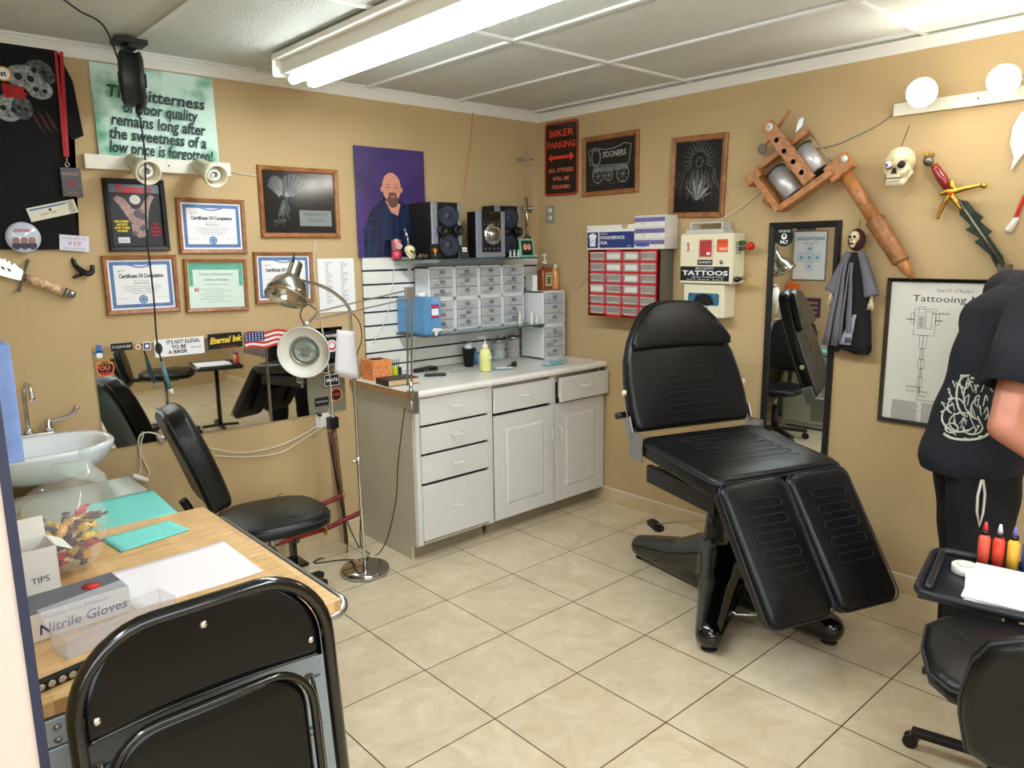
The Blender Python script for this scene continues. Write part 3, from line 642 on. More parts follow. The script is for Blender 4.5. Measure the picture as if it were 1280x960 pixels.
def eagle_b(b, w_, h):
    y = -.0065; b.rect(-w_*.4, h*.08, w_*.4, h*.92, y, M('plaque dark', (24, 22, 22), .4)); y -= .0005
    b.poly([(0, h*.3), (w_*.1, h*.45), (w_*.32, h*.72), (w_*.12, h*.6), (0, h*.66), (-w_*.12, h*.6), (-w_*.32, h*.72), (-w_*.1, h*.45)], y, ORG); b.poly([(-w_*.12, h*.2), (w_*.12, h*.2), (0, h*.34)], y, ORG); b.disc(0, h*.68, w_*.07, y, ORG)
small_frame(544, 324, -.3, .062, .088, 'little black plaque with an orange eagle emblem', SBLK, eagle_b, .05)
small_frame(581, 323, -.3, .058, .078, 'small dark plaque with a red and white badge between speaker and stereo', M('dark glass', (40, 46, 46), .15), lambda b, w_, h: (b.rect(-w_*.3, h*.5, w_*.3, h*.85, -.0065, PAPER), b.rect(-w_*.2, h*.6, w_*.2, h*.7, -.007, REDINK)), 0)
def couple(b, w_, h):
    b.rect(-w_*.4, h*.1, w_*.4, h*.9, -.0065, M('photo dark green', (38, 48, 34), .3)); f = M('face print', (222, 150, 120), .4); y = -.007
    for sx in (-.14, .14):
        b.disc(w_*sx, h*.55, w_*.14, y, f, sz=1.2); b.disc(w_*(sx-.05), h*.58, .003, y-.0004, DKINK, 8); b.disc(w_*(sx+.05), h*.58, .003, y-.0004, DKINK, 8); b.line([(w_*(sx-.05), h*.46), (w_*sx, h*.44), (w_*(sx+.05), h*.46)], .002, y-.0004, PAPER)
    b.rect(-w_*.3, h*.1, w_*.3, h*.3, y, BLACK); b.poly([(w_*.02, h*.72), (w_*.26, h*.72), (w_*.3, h*.5), (w_*.27, h*.78), (w_*.14, h*.84)], y-.0006, M('hair print', (60, 40, 30), .5))
small_frame(659, 323, -.29, .125, .118, 'green framed snapshot of a smiling couple at right end of shelf', M('teal frame', (120, 190, 165), .2), couple, 0)
for i, X in enumerate((638, 643, 648)):
    p = at(X, 322+.4*i, -.25-.015*i); t = thing('small_figurine', ('tiny clear trinket farthest from the couple snapshot', 'middle one of the tiny clear trinkets on the shelf', 'tiny clear trinket touching the couple snapshot')[i], 'trinket', p, group='clear trinkets on the upper shelf')
    b = MB(); b.lathe([(.012, 0), (.013, .004), (.005, .01), (.009, .022), (.004, .034)], M('pale resin', (200, 205, 200), .3)); b.ball((0, 0, .04), .007, M('pale resin')); b.build('body', t)
# soap and mouthwash bottles on the tall drawer pair
zt_ = ZC+.467
def onT(X, yy): p = oy(X, 358, yy); return (p.x, yy, zt_+.0005)
p = onT(681, -.17); t = thing('mouthwash_bottle', 'amber mouthwash bottle with a white pump', 'bottle', p, rz=-.0)
AMB = M('amber liquid', (152, 78, 36), .15, coat=.5)
MB().box((-.05, -.032, 0), (.05, .032, .145), AMB).build('body', t, bevel=.012, seg=4)
b = MB(); b.lathe([(.02, .145), (.016, .165), (.014, .18)], AMB); b.lathe([(.017, .18), (.017, .2), (.006, .202), (.006, .235), (.011, .237), (.011, .247), (.001, .249)], WHITE); b.cyl((0, 0, .242), (-.035, -.01, .238), .004, WHITE); b.build('pump', t)
b = MB(); b.flat = True; b.rect(-.022, .03, .04, .12, -.0325, M('label cream', (225, 215, 180), .6)); b.text('LISTERINE', .009, .108, -.033, .014, BLACK, bold=.0006, fit=.055); b.rect(-.012, .04, .03, .092, -.033, M('label olive', (120, 110, 70), .6)); b.build('label', t)
p = onT(697, -.20); p = (min(p[0], -.036), p[1], p[2]); t = thing('soap_bottle', 'translucent orange soap bottle with a white cap', 'bottle', p)
b = MB(); b.lathe([(.026, 0), (.028, .01), (.028, .13), (.02, .145), (.013, .15)], M('orange soap', (205, 142, 84), .2, coat=.4)); b.build('body', t); b = MB(); b.lathe([(.013, .15), (.014, .151), (.013, .175), (.001, .176)], WHITE); b.build('cap', t)
p = onT(664, -.17); t = thing('pamphlet_stack', 'white pamphlets standing beside the mouthwash', 'pamphlets', p, rz=-.3)
b = MB(); b.box((-.018, -.06, 0), (.018, .05, .11), PAPER); b.build('sheets', t, bevel=.001)
# small white cups on the lower shelf
for i, X in enumerate((656, 661, 667)):
    p = oy(X, 403-i*.5, -.27+.0*i); t = thing('cup_stack', ('short', 'tall', 'middle height')[i]+' stack of tiny white ink cups on the glass shelf', 'cups', (p.x, -.30 if i else -.22, ZL+.0005))
    b = MB(); hh = (.085, .08, .06)[i]; prof = []
    for k in range(6): prof += [(.012-.0008*k, hh*k/6), (.0125-.0008*k, hh*(k+.3)/6)]
    b.lathe(prof+[(.006, hh), (.001, hh)], WHITE, n=16); b.build('cups', t)
# blue water container
x0, y1 = -1.252, -.325
t = thing('water_container', 'translucent blue water container with a white spigot', 'water container', (x0+.01, 0, ZL+.0005))
BLW = M('blue clear plastic', (96, 166, 222), .12, alpha=.52); 
# stands on the shelf in front of the drawer units
t.location = (-1.258, -.03, ZL+.0005)
b = MB(); b.box((0, -.30, 0), (.125, 0, .225), BLW); b.build('tank', t, bevel=.014, seg=4)
b = MB(); b.lathe([(.026, .225), (.028, .235), (.026, .25), (.001, .251)], WHITE, (.06, -.19, 0)); b.build('cap', t)
b = MB(); b.cyl((.06, -.3, .028), (.06, -.335, .028), .013, WHITE); b.cyl((.06, -.325, .045), (.06, -.325, .0), .009, WHITE); b.box((.05, -.345, .028), (.09, -.325, .042), WHITE); b.build('spigot', t, bevel=.002)
b = MB(); b.flat = True; b.rect(.045, .10, .105, .185, -.3005, M('label blue', (52, 84, 160), .5)); b.rect(.045, .165, .105, .178, -.301, REDINK); b.rect(.05, .118, .10, .158, -.301, PAPER); b.rect(.045, .105, .105, .114, -.301, REDINK); b.build('label', t)
# ================= ON THE COUNTER =================
def oc(X, Y): p = oz(X, Y, ZC); return (p.x, p.y, ZC+.0005)
t = thing('tissue_box', 'orange speckled cube tissue box at the left end of the counter', 'box', (-1.48, -.13, ZC+.0005), rz=.0)
ORB = M('orange speckled card', (222, 138, 76), .6, var=.2, vs=40); b = MB(); b.box((-.065, -.065, 0), (.065, .065, .118), ORB); b.build('body', t, bevel=.003)
b = MB(); b.lathe([(.04, .1185), (.001, .1186)], BLACK, sx=1.1); b.build('opening', t)
b = MB(); b.flat = True
for i in range(26): b.disc(R.uniform(-.058, .058), R.uniform(.008, .11), R.uniform(.002, .005), -.0656, M('pale blossom', (238, 214, 190), .6), 7)
b.build('pattern', t)
t = thing('hardback_book', 'dark brown hardback book lying on the counter by the lamp clamp', 'book', (-1.485, -.36, ZC+.0005), rz=-.08)
BRN = M('brown leather cover', (48, 32, 26), .45); b = MB(); b.box((-.1, -.075, 0), (.1, .075, .003), BRN); b.box((-.1, -.075, .033), (.1, .075, .036), BRN); b.box((-.1, -.075, 0), (-.096, .075, .036), BRN); b.build('cover', t, bevel=.0012)
MB().box((-.095, -.071, .0035), (.096, .071, .0325), M('page edges', (206, 180, 140), .8)).build('pages', t)
def remote(x, y_, rz, L, w_, label):
    t = thing('remote_control', label, 'remote', (x, y_, ZC+.0005), rz)
    b = MB(); b.box((-L/2, -w_/2, 0), (L/2, w_/2, .016), BLACKP); b.build('body', t, bevel=.006, seg=3)
    b = MB()
    for i in range(5):
        for j in range(3): b.box((-L*.36+i*L*.15-.005, -w_*.3+j*w_*.28-.003, .0162), (-L*.36+i*L*.15+.005, -w_*.3+j*w_*.28+.003, .018), M('remote key', (120, 120, 124), .5))
    b.build('keys', t)
p = oc(533, 462); remote(p[0], p[1], .25, .13, .055, 'stubby black remote at the back of the counter centre'); p = oc(544, 470); remote(p[0], p[1], -.55, .13, .04, 'slim black remote in front of the stubby one')
t = thing('neon_marker_cup', 'neon green holder bristling with small tools beside the orange box', 'tool holder', (-1.36, -.13, ZC+.0005), .3)
NEO = M('neon green plastic', (200, 214, 40), .4); b = MB(); b.box((-.022, -.02, 0), (.016, .02, .06), NEO); b.build('body', t, bevel=.003); b = MB(); b.box((.018, -.018, 0), (.055, .02, .05), M('dark mesh', (40, 36, 44), .5)); b.build('side_cup', t, bevel=.003)
for i in range(5): MB().cyl((-.012+.014*i, 0, .03), (-.03+.02*i, 0, .10), .0025, DKINK).build('tool', t)
x = oy(545, 455, -.07).x
t = thing('marker_box', 'long black box with gold print lying under the shelf', 'box', (-1.12, -.11, ZC+.0005), .0); b = MB(); b.box((-.09, -.022, 0), (.09, .022, .022), SBLK); b.build('body', t, bevel=.002)
b = MB(); b.flat = True; b.text('fine liners', 0, .011, -.0226, .011, YELINK); b.build('print', t)
p = oc(574, 458); CT = .045
t = thing('mesh_pen_cup', 'black mesh cup holding a crumpled white tissue', 'pen cup', (-.80, -.16, ZC+.0005)); b = MB(); b.lathe([(.001, .001), (.03, 0), (.042, .12), (.044, .121), (.041, .119), (.029, .004), (.001, .004)], M('black wire mesh', (24, 24, 26), .5, bump=.5, bs=500)); b.build('cup', t)
b = MB(); b.ball((0, 0, .125), .03, WHITE); b.ball((.012, .004, .14), .02, WHITE); b.ball((-.014, 0, .13), .02, WHITE); b.blob(.004, PAPER, 2); b.build('tissue', t)
b = MB(); b.cyl((-.01, 0, .05), (-.03, .01, .17), .003, STEEL); b.build('tweezers', t)
t = thing('squeeze_bottle', 'yellow green squeeze bottle with a bent spout', 'bottle', (-.80, -.34, ZC+.0005)); YG = M('yellow green soap', (216, 218, 140), .3)
p = oc(607, 464); t.location = (p[0], p[1], ZC+.0005)
b = MB(); b.lathe([(.001, 0), (.034, .001), (.037, .01), (.037, .115), (.03, .135), (.017, .145)], YG); b.build('body', t); b = MB(); b.lathe([(.017, .145), (.02, .147), (.018, .168), (.006, .17), (.005, .185)], WHITE); b.tube(smooth_path([(0, 0, .18), (0, 0, .205), (-.008, 0, .215), (-.05, 0, .218)], 5), .0025, WHITE, 8); b.build('spout_cap', t)
b = MB(); b.flat = True; b.rect(-.012, .085, .022, .098, -.0378, PAPER); b.build('label', t)
GL2 = M('jar glass', (225, 235, 235), .05, alpha=.3)
def jar(x, y_, label, fill, hh=.125, r_=.046):
    t = thing('glass_jar', label, 'jar', (x, y_, ZC+.0005)); b = MB(); b.lathe([(.001, .001), (r_-.003, 0), (r_, .006), (r_, hh), (r_-.004, hh+.004), (r_-.004, .008), (.001, .007)], GL2); b.build('glass', t)
    b = MB(); b.lathe([(r_+.002, hh+.0045), (r_+.003, hh+.02), (r_-.006, hh+.026), (.008, hh+.028), (.006, hh+.034), (.01, hh+.044), (.001, hh+.048)], STEEL); b.build('lid', t); fill(t, r_, hh)
def cotton(t, r_, hh):
    b = MB()
    for i in range(14): a = i*2.4; b.ball((.02*math.cos(a), .02*math.sin(a), .02+.004*i), .014, WHITE, 10)
    b.blob(.004, WHITE, 2); b.build('cotton_balls', t)
def candyf(t, r_, hh):
    for i in range(9):
        a = i*2.4; b = MB(); c = (.018*math.cos(a), .018*math.sin(a), .02+.009*i); b.cap(c, (c[0]+.012, c[1]-.004, c[2]+.018), .009, .007, (M('pink sachet', (215, 50, 92), .4), M('orange sachet', (225, 120, 70), .4))[i % 3 == 0]); b.build('sachet', t)
jar(-.50, -.11, 'steel lidded glass jar of white cotton balls on the counter', cotton); jar(-.365, -.11, 'steel lidded glass jar of pink sachets next to the tall drawers', candyf, .135)
t = thing('blue_bottle', 'small blue and clear bottle between mesh cup and yellow bottle', 'bottle', (-.70, -.10, ZC+.0005)); b = MB(); b.lathe([(.001, 0), (.022, .001), (.022, .07), (.01, .085)], M('blue bottle plastic', (80, 140, 190), .2)); b.build('body', t); b = MB(); b.lathe([(.011, .085), (.011, .105), (.001, .106)], BLUEINK); b.build('cap', t)
def packet(x, y_, w_, d_, rz, label, n):
    t = thing('sterile_pouch', label, 'pouch', (x, y_, ZC+.0005), rz); TE = M('teal pouch', (110, 186, 196), .4); g = 6
    for k in range(n):
        b = MB(); o = k*.018; vs = [(-w_/2+w_*i/g+o, -d_/2+d_*j/g, .002+.009*k+.006*abs(math.sin(i*1.3+k))*math.sin(PI*j/g)) for j in range(g+1) for i in range(g+1)]
        b._add(vs, [(j*(g+1)+i, j*(g+1)+i+1, (j+1)*(g+1)+i+1, (j+1)*(g+1)+i) for j in range(g) for i in range(g)], (TE, PAPER)[k % 2], True); o_ = b.build('pouch', t); s_ = o_.modifiers.new('s', 'SOLIDIFY'); s_.thickness = .0015
p = oc(627, 462); packet(p[0], p[1], .11, .05, -.5, 'teal and white sterile pouches beside the yellow green bottle', 2)
p = oc(690, 456); packet(p[0], p[1], .15, .06, -.1, 'teal and white sterile pouches at the right end of the counter', 3)
p = oc(642, 459); t = thing('tattoo_machine', 'small black and steel tattoo machine lying on the counter', 'tattoo machine', p, .4)
b = MB(); b.box((-.04, -.008, 0), (.04, .008, .006), STEEL); b.box((.03, -.008, .006), (.036, .008, .035), STEEL); b.build('frame', t, bevel=.001)
for i in (-.012, .012): MB().cyl((i, 0, .0065), (i, 0, .034), .010, BLACKP).build('coil', t)
MB().cyl((-.04, 0, .012), (-.085, 0, .01), .009, SBLK).build('grip', t)
t = thing('folded_bag', 'flat clear plastic bag behind the remotes', 'bag', (-.98, -.25, ZC+.0005), .2); g = 8
b = MB(); vs = [(-.06+.015*i, -.04+.01*j, .004+.012*abs(math.sin(i*.9+j*.7))) for j in range(g+1) for i in range(g+1)]; b._add(vs, [(j*(g+1)+i, j*(g+1)+i+1, (j+1)*(g+1)+i+1, (j+1)*(g+1)+i) for j in range(g) for i in range(g)], M('clear film', (225, 228, 230), .15, alpha=.45), True); b.build('film', t)

# clamp-on magnifier lamp
t = thing('magnifier_lamp', 'spring-arm magnifier lamp clamped to the counter, its white shade facing out', 'lamp', (-1.585, -.64, ZC-.06))
WV = lambda X, Y, yy: oy(X, Y, yy)
ARM = M('satin nickel', (170, 168, 160), .35, .9)
base = Vector((-1.60, -.63, ZC)); el = WV(508, 362, -.62); hd = WV(392, 392, -.60); top2 = WV(500, 368, -.62)
b = MB(); b.box((-1.605, -.685, ZC+.0005), (-1.575, -.63, ZC+.010), ARM); b.box((-1.605, -.695, ZC-.10), (-1.575, -.685, ZC+.010), ARM); b.box((-1.605, -.695, ZC-.11), (-1.575, -.63, ZC-.10), ARM); b.cyl((-1.59, -.65, ZC-.14), (-1.59, -.65, ZC-.045), .006, CHROME); b.cyl((-1.59, -.65, ZC+.01), (-1.59, -.65, ZC+.06), .011, CHROME); b.build('clamp', t, world=True)
for dx in (-.012, .014):
    b = MB(); b.beam(Vector((-1.60+dx, -.65, ZC+.04)), el+Vector((dx, -.03, .0)), .008, .008, ARM); b.build('lower_arm', t, world=True)
for dz_ in (0, -.045):
    b = MB(); b.beam(el+Vector((0, -.03, dz_)), hd+Vector((-.0, -.03, dz_*.8+.01)), .007, .007, ARM); b.build('upper_arm', t, world=True)
b = MB(); b.tube([Vector((-1.585, -.66, ZC+.10))+(el+Vector((.03, -.04, -.25))-Vector((-1.585, -.66, ZC+.10)))*(k/60)+Vector((.006*math.cos(k*1.6), .006*math.sin(k*1.6), 0)) for k in range(61)], .0012, ARM, 5); b.build('spring', t, world=True)
b = MB(); b.box(el+Vector((-.03, -.038, -.05)), el+Vector((.03, -.022, .015)), ARM); b.build('elbow_joint', t, world=True, bevel=.002)
b = MB(); b.tube(smooth_path([hd+Vector((.0, -.03, .02)), hd+Vector((-.05, -.03, .05)), hd+Vector((-.085, -.03, .0)), hd+Vector((-.06, -.035, -.06))], 6), .003, SBLK, 6); b.build('cord', t, world=True)
rc = WV(380, 440, -.66); nv = Vector((-.62, -.78, -.05)).normalized()
b = MB(); b.lathe([(.05, -.07), (.085, -.06), (.118, -.02), (.124, .012), (.121, .013), (.112, -.012), (.078, -.03), (.07, -.03)], M('white enamel shade', (222, 220, 208), .35, var=.05), rc, nv, 40, cap=False); sh = b.build('shade', t, world=True)
b = MB(); b.lathe([(.07, -.032), (.072, -.022), (.064, -.02), (.062, -.03)], ARM, rc, nv, 40, cap=False); b.build('lens_ring', t, world=True)
b = MB(); b.lathe([(.001, -.024), (.035, -.025), (.063, -.029), (.063, -.031), (.001, -.034)], M('lens glass', (210, 225, 222), .02, trans=.85), rc, nv, 32); b.build('lens', t, world=True)
b = MB(); b.beam(hd+Vector((0, -.03, 0)), rc+Vector((.02, .0, .13)), .014, .01, ARM); b.cyl(rc+Vector((.015, .03, .11)), rc+Vector((.015, -.02, .14)), .01, ARM); b.build('yoke', t, world=True)

# floor lamp
t = thing('floor_lamp', 'chrome gooseneck floor lamp with a bell shade', 'floor lamp', (-1.857, -.535, 0))
b = MB(); b.lathe([(.001, .0005), (.128, 0), (.132, .006), (.132, .024), (.126, .032), (.05, .038), (.016, .041), (.001, .042)], M('chrome base', (180, 180, 180), .08, 1), n=48); b.build('base', t)
neck = [Vector((0, 0, .04)), Vector((-.01, -.003, .5)), Vector((-.012, -.005, 1.0))]
q = [WV(*k) for k in ((438, 400, -.54), (434, 382, -.55), (420, 368, -.57), (400, 357, -.6), (368, 349, -.64))]
neck += [v-Vector((-1.857, -.535, 0)) for v in q]; MB().tube(smooth_path(neck, 8), .0085, CHROME, 12).build('pole', t)
b = MB(); b.cyl((-.012, -.005, .62), (-.012, -.005, .66), .014, CHROME); b.cyl((-.012, -.005, .64), (-.05, -.005, .642), .006, CHROME); b.build('height_clamp', t)
tp = WV(367, 341, -.65)-Vector((-1.857, -.535, 0)); bt = WV(353, 378, -.67)-Vector((-1.857, -.535, 0)); ax_ = (bt-tp).normalized()+Vector((0, -.15, 0))
b = MB(); b.lathe([(.026, -.055), (.03, -.05), (.031, .015), (.045, .03), (.075, .055), (.095, .10), (.10, .135), (.097, .135), (.088, .1), (.06, .05), (.02, .03)], M('chrome shade', (190, 186, 176), .18, 1), tp, ax_, 36, cap=True); b.build('shade', t)
b = MB(); b.cyl(tp+Vector((.0, 0, .05)), tp+Vector((.01, 0, .09)), .004, SBLK); b.build('switch', t)
# paper sheet taped to the pole
a1 = WV(421, 412, -.56); a2 = WV(443, 414, -.56); a3 = WV(449, 474, -.58); a4 = WV(418, 467, -.58)
t = thing('hanging_note', 'blank crinkled sheet taped to the floor lamp pole', 'paper', tuple((a1+a2)/2)); b = MB(); g = 8; vs = []
for j in range(g+1):
    for i in range(g+1):
        L_ = a1.lerp(a4, j/g); R_ = a2.lerp(a3, j/g); v = L_.lerp(R_, i/g); v += Vector((.0, -.02*math.sin(PI*i/g)-.0, 0)); vs.append(v)
b._add(vs, [(j*(g+1)+i, j*(g+1)+i+1, (j+1)*(g+1)+i+1, (j+1)*(g+1)+i) for j in range(g) for i in range(g)], M('grey white paper', (205, 202, 204), .8), True); o = b.build('sheet', t, world=True); o.modifiers.new('s', 'SOLIDIFY').thickness = .001

# ================= RIGHT WALL =================
def wb(X, Y, d=0): return uz('B', X, Y, d)
# biker parking sign
cu, cz, W, Hh, t_ = quad('B', (681, 154), (723, 149), (723, 242), (682, 247))
t = wthing('parking_sign', 'black enamel sign with red letters reading BIKER PARKING', 'sign', 'B', cu, cz, t_, .001)
b = MB(); b.poly(rrect(W, Hh, .03), -.003, GLOSSB, th=.003); b.build('plate', t)
SR = M('sign red', (222, 60, 42), .4); b = MB(); o1 = rrect(W-.012, Hh-.012, .026); o2 = rrect(W-.026, Hh-.026, .02)
for i in range(len(o1)): j = (i+1) % len(o1); b.poly([o1[i], o1[j], o2[j], o2[i]], -.0036, SR)
for s_, z, sz, ft in (('BIKER', .165, .062, .22), ('PARKING', .09, .058, .255), ('ALL OTHERS', -.075, .036, .235), ('WILL BE', -.13, .034, .15), ('CRUSHED', -.185, .034, .17)): b.text(s_, 0, z*Hh/.485, -.0038, sz, SR if z > 0 else M('sign worn red', (205, 96, 82), .5), fit=ft*W/.305, bold=.0012)
b.poly([(-.125, .01), (-.085, .04), (-.085, .02), (.085, .02), (.085, .04), (.125, .01), (.085, -.02), (.085, 0), (-.085, 0), (-.085, -.02)], -.0038, SR); b.build('lettering', t)
# etched pictures
def wagon(b, w_, h):
    y = -.0055; k = w_
    top = [(-.40*k, .02*h), (-.44*k, .3*h), (-.3*k, .36*h), (-.1*k, .30*h), (.1*k, .31*h), (.3*k, .38*h), (.42*k, .34*h), (.38*k, .05*h), (.36*k, -.02*h)]
    b.line(top, .004, y, ETCH); b.line([(-.40*k, .02*h), (.36*k, -.02*h)], .003, y, ETCH)
    for q in (-.28, -.2): b.line([(q*k, .02*h), (q*k-.02, .2*h), (q*k, .33*h)], .003, y, ETCH)
    b.disc(-.28*k, .17*h, .045, y, ETCH2, sz=1.4); b.disc(-.28*k, .17*h, .03, y-.0004, DARKG, sz=1.4)
    b.text('SOONERS', .09*k, .2*h, y-.0004, .05, ETCH, fit=.46*k, bold=.0014)
    b.box((-.34*k, y+.0, -.12*h), (.36*k, y+.0004, -.02*h), ETCH2)
    for cx_, r_ in ((-.24*k, .045), (.26*k, .05), (-.02*k, .035)):
        b.line([(cx_+r_*math.cos(2*PI*i/20), -.2*h+r_*math.sin(2*PI*i/20)) for i in range(21)], .004, y-.0006, ETCH)
        for i in range(8): b.line([(cx_, -.2*h), (cx_+r_*math.cos(PI*i/4), -.2*h+r_*math.sin(PI*i/4))], .0018, y-.0006, ETCH)
    for i in range(34):
        a = R.uniform(-.36, .36)*k; z = R.uniform(-.16, .0)*h; b.line([(a, z), (a+R.uniform(-.02, .02), z-R.uniform(.01, .03))], .002, y-.0008, ETCH if i % 2 else ETCH2)
    for i in range(10): b.line([(-.42*k+i*.08*k, -.36*h+R.uniform(-.005, .005)), (-.36*k+i*.08*k, -.37*h)], .0022, y, ETCH2)
picture('B', 'tilted oak framed black etching of a covered wagon', ((725, 174), (796, 162), (803, 240), (733, 246)), .03, wagon, name='framed_etching', fill=DARKG)
def chief(b, w_, h):
    y = -.0055
    b.line([(w_*.07*math.cos(2*PI*i/18)+w_*.02, h*.2+h*.07*math.sin(2*PI*i/18)) for i in range(19)], .0018, y, ETCH)
    for q in (-.015, .03): b.disc(w_*.0+q+.004, h*.215, .004, y, ETCH, 8, sz=.5)
    b.line([(.012, h*.15), (.022, h*.15)], .0015, y, ETCH)
    for i in range(46):
        a = math.radians(-25+230*i/45); r1_ = .05; r2_ = .10+.03*math.sin(i*2.1); b.line([(w_*.02+math.cos(a)*r1_, h*.22+math.sin(a)*r1_), (w_*.02+math.cos(a+.08)*r2_, h*.22+math.sin(a+.08)*r2_*1.1)], .0013, y, ETCH if i % 3 == 0 else ETCH2)
    for i in range(60):
        x = R.gauss(0, .06); b.line([(x, R.uniform(-.02, .12)*h), (x*1.25+R.uniform(-.03, .03), -h*R.uniform(.1, .36))], .0013, y, ETCH2 if i % 3 else ETCH)
    for i in range(9):
        a = math.radians(20+17*i); c0 = (0, -h*.34); e = (math.cos(a)*.11, c0[1]+math.sin(a)*.14); b.poly([c0, (e[0]*.6+.008, c0[1]+(e[1]-c0[1])*.6), e, (e[0]*.6-.01, c0[1]+(e[1]-c0[1])*.6+.01)], y-.0004, ETCH if i % 2 else ETCH2)
picture('B', 'upright oak framed black etching of a figure in feathers', ((840, 173), (910, 165), (907, 272), (838, 272)), .032, chief, name='framed_etching', fill=DARKG)
# socket beside the sign
t = wthing('wall_outlet', 'white duplex outlet with a clear plate near the corner', 'outlet', 'B', *wb(688, 268), 0, .001)
b = MB(); b.box((-.045, -.004, -.06), (.045, 0, .06), M('clear smoky plate', (150, 146, 134), .25)); b.build('plate', t, bevel=.002)
for z in (.026, -.026):
    b = MB(); b.lathe([(.001, .0055), (.018, .005), (.02, .002)], WHITE, (0, -.002, z), (0, -1, 0), sx=1, sy=.85); b.box((-.007, -.009, z-.006), (-.005, -.0076, z+.006), BLACK); b.box((.005, -.009, z-.006), (.007, -.0076, z+.006), BLACK); b.build('socket', t)

# red framed parts organizer
d_ = .155; a = wb(736, 312, d_); c = wb(822, 402, d_); u0_, u1_, zt2, zb2 = a[0], c[0], 1.725, 1.303
t = wthing('parts_organizer', 'grey wall organizer with red front and 24 little clear drawers', 'parts organizer', 'B', (u0_+u1_)/2, zb2); w_ = u1_-u0_; h = zt2-zb2
REDO = M('organizer red', (206, 40, 42), .4); b = MB(); OG = M('organizer grey', (112, 108, 100), .5)
b.box((-w_/2+.004, -.14, .003), (w_/2-.004, -.002, h-.003), OG); b.build('case', t, bevel=.004)
b = MB(); cw = (w_-.012)/4; rh = (h-.012)/6
b.border(-w_/2, 0, w_/2, h, .018, -.158, REDO)
for i in range(5):
    x = -w_/2+.006+cw*i; b.box((x-.006, -.158, 0), (x+.006, -.14, h), REDO)
for j in range(7):
    z = .006+rh*j; b.box((-w_/2, -.158, z-.006), (w_/2, -.14, z+.006), REDO)
b.box((-w_/2, -.1578, 0), (-w_/2+.014, -.14, h), REDO); b.box((w_/2-.02, -.1578, 0), (w_/2, -.14, h), REDO); b.build('red_front', t, bevel=.001)
CLR = M('small drawer plastic', (150, 142, 136), .25, var=.15, vs=30)
for j in range(6):
    for i in range(4):
        x0 = -w_/2+.006+cw*i+.0075; x1 = x0+cw-.015-(.008 if i == 3 else 0); z0 = .006+rh*j+.0075; z1 = z0+rh-.015
        b = MB(); b.box((x0, -.156, z0), (x1, -.141, z1), CLR); b.box((x0+.003, -.163, z1-.009), (x1-.003, -.1565, z1-.002), M('drawer lip', (190, 184, 178), .3)); b.box((x0+.012, -.1595, z0+.004), (x1-.012, -.1565, z0+.012), M('drawer lip'))
        if (i, j) in ((2, 5), (2, 4), (0, 2), (1, 4), (2, 2), (1, 5), (2, 3)): b.box((x0+.006+.01*(i == 2), -.1570, z0+.01), (x1-.01, -.1563, z1-.012), M('pale contents', (218, 214, 208), .6))
        b.build('drawer', t, bevel=.001)
# boxes on the organizer
zo = zt2+.0008
def wbox(u, dp, w2, h2, label, nm, mat, deco, z=zo, rz=0, cat='box'):
    t = wthing(nm, label, cat, 'B', u, z, 0, .012+0); b = MB(); b.box((-w2/2, -dp, 0), (w2/2, 0, h2), mat); b.build('carton', t, bevel=.0015)
    b = MB(); b.flat = True; deco(b, w2, h2, -dp-.0006); b.build('print', t); return t
NAVY = M('navy print', (38, 52, 112), .5); PURP = M('purple print', (110, 98, 150), .5); KRAFT = M('torn cardboard', (190, 150, 112), .7)
def film(b, w2, h2, y):
    b.rect(-w2*.22, h2*.07, w2*.5, h2*.72, y, NAVY); b.rect(-w2*.49, h2*.07, -w2*.25, h2*.72, y, NAVY)
    b.poly([(-w2*.43, h2*.14), (-w2*.31, h2*.14), (-w2*.31, h2*.45), (-w2*.28, h2*.55), (-w2*.31, h2*.64), (-w2*.37, h2*.68), (-w2*.43, h2*.64), (-w2*.46, h2*.55), (-w2*.43, h2*.45)], y-.0005, PAPER)
    b.line([(-w2*.40, h2*.2), (-w2*.39, h2*.4), (-w2*.35, h2*.4), (-w2*.34, h2*.2)], .003, y-.001, NAVY)
    b.text('2000 FEET', -w2*.20, h2*.64, y-.0005, .014, PAPER, align='LEFT'); b.text('FOODSERVICE', -w2*.20, h2*.48, y-.0005, .027, PAPER, align='LEFT', fit=w2*.5, bold=.0006); b.text('FILM.', -w2*.20, h2*.27, y-.0005, .027, PAPER, align='LEFT', bold=.0006)
    b.text('24 IN.', w2*.40, h2*.13, y-.0005, .013, PAPER); b.poly([(w2*.24, h2*.995), (w2*.37, h2*.995), (w2*.36, h2*.84), (w2*.26, h2*.83)], y, KRAFT); b.disc(-w2*.46, h2*.86, .006, y, KRAFT)
fa = wb(734, 300, .14)[0]; fb = wb(793, 300, .14)[0]
wbox((fa+fb)/2, .13, fb-fa, .152, 'white and navy FOODSERVICE FILM carton on the red organizer', 'film_carton', M('white carton', (225, 222, 212), .6), film, rz=0)
def gb(b, w2, h2, y):
    b.rect(-w2/2, h2*.42, w2/2, h2*.82, y, PURP); b.text('Gauze', -w2*.2, h2*.25, y, .012, NAVY); b.text('pads', w2*.2, h2*.25, y, .009, GREYINK); b.line([(-w2/2, h2*.9), (w2/2, h2*.9)], .0015, y, PURP)
z = zo
for k, (h2, lab) in enumerate(((.066, 'lowest'), (.066, 'middle'), (.066, 'topmost'))):
    t2 = wbox(fb+.115, .13, .225, h2, lab+' white and purple box of the stack beside the film carton', 'supply_box', M('white carton'), gb, z); z += h2+.0008
    if k == 0: MB().box((-.10, -.134, .018), (.0, -.1307, .034), M('blue tab', (40, 96, 160), .4)).build('blue_flap', t2)

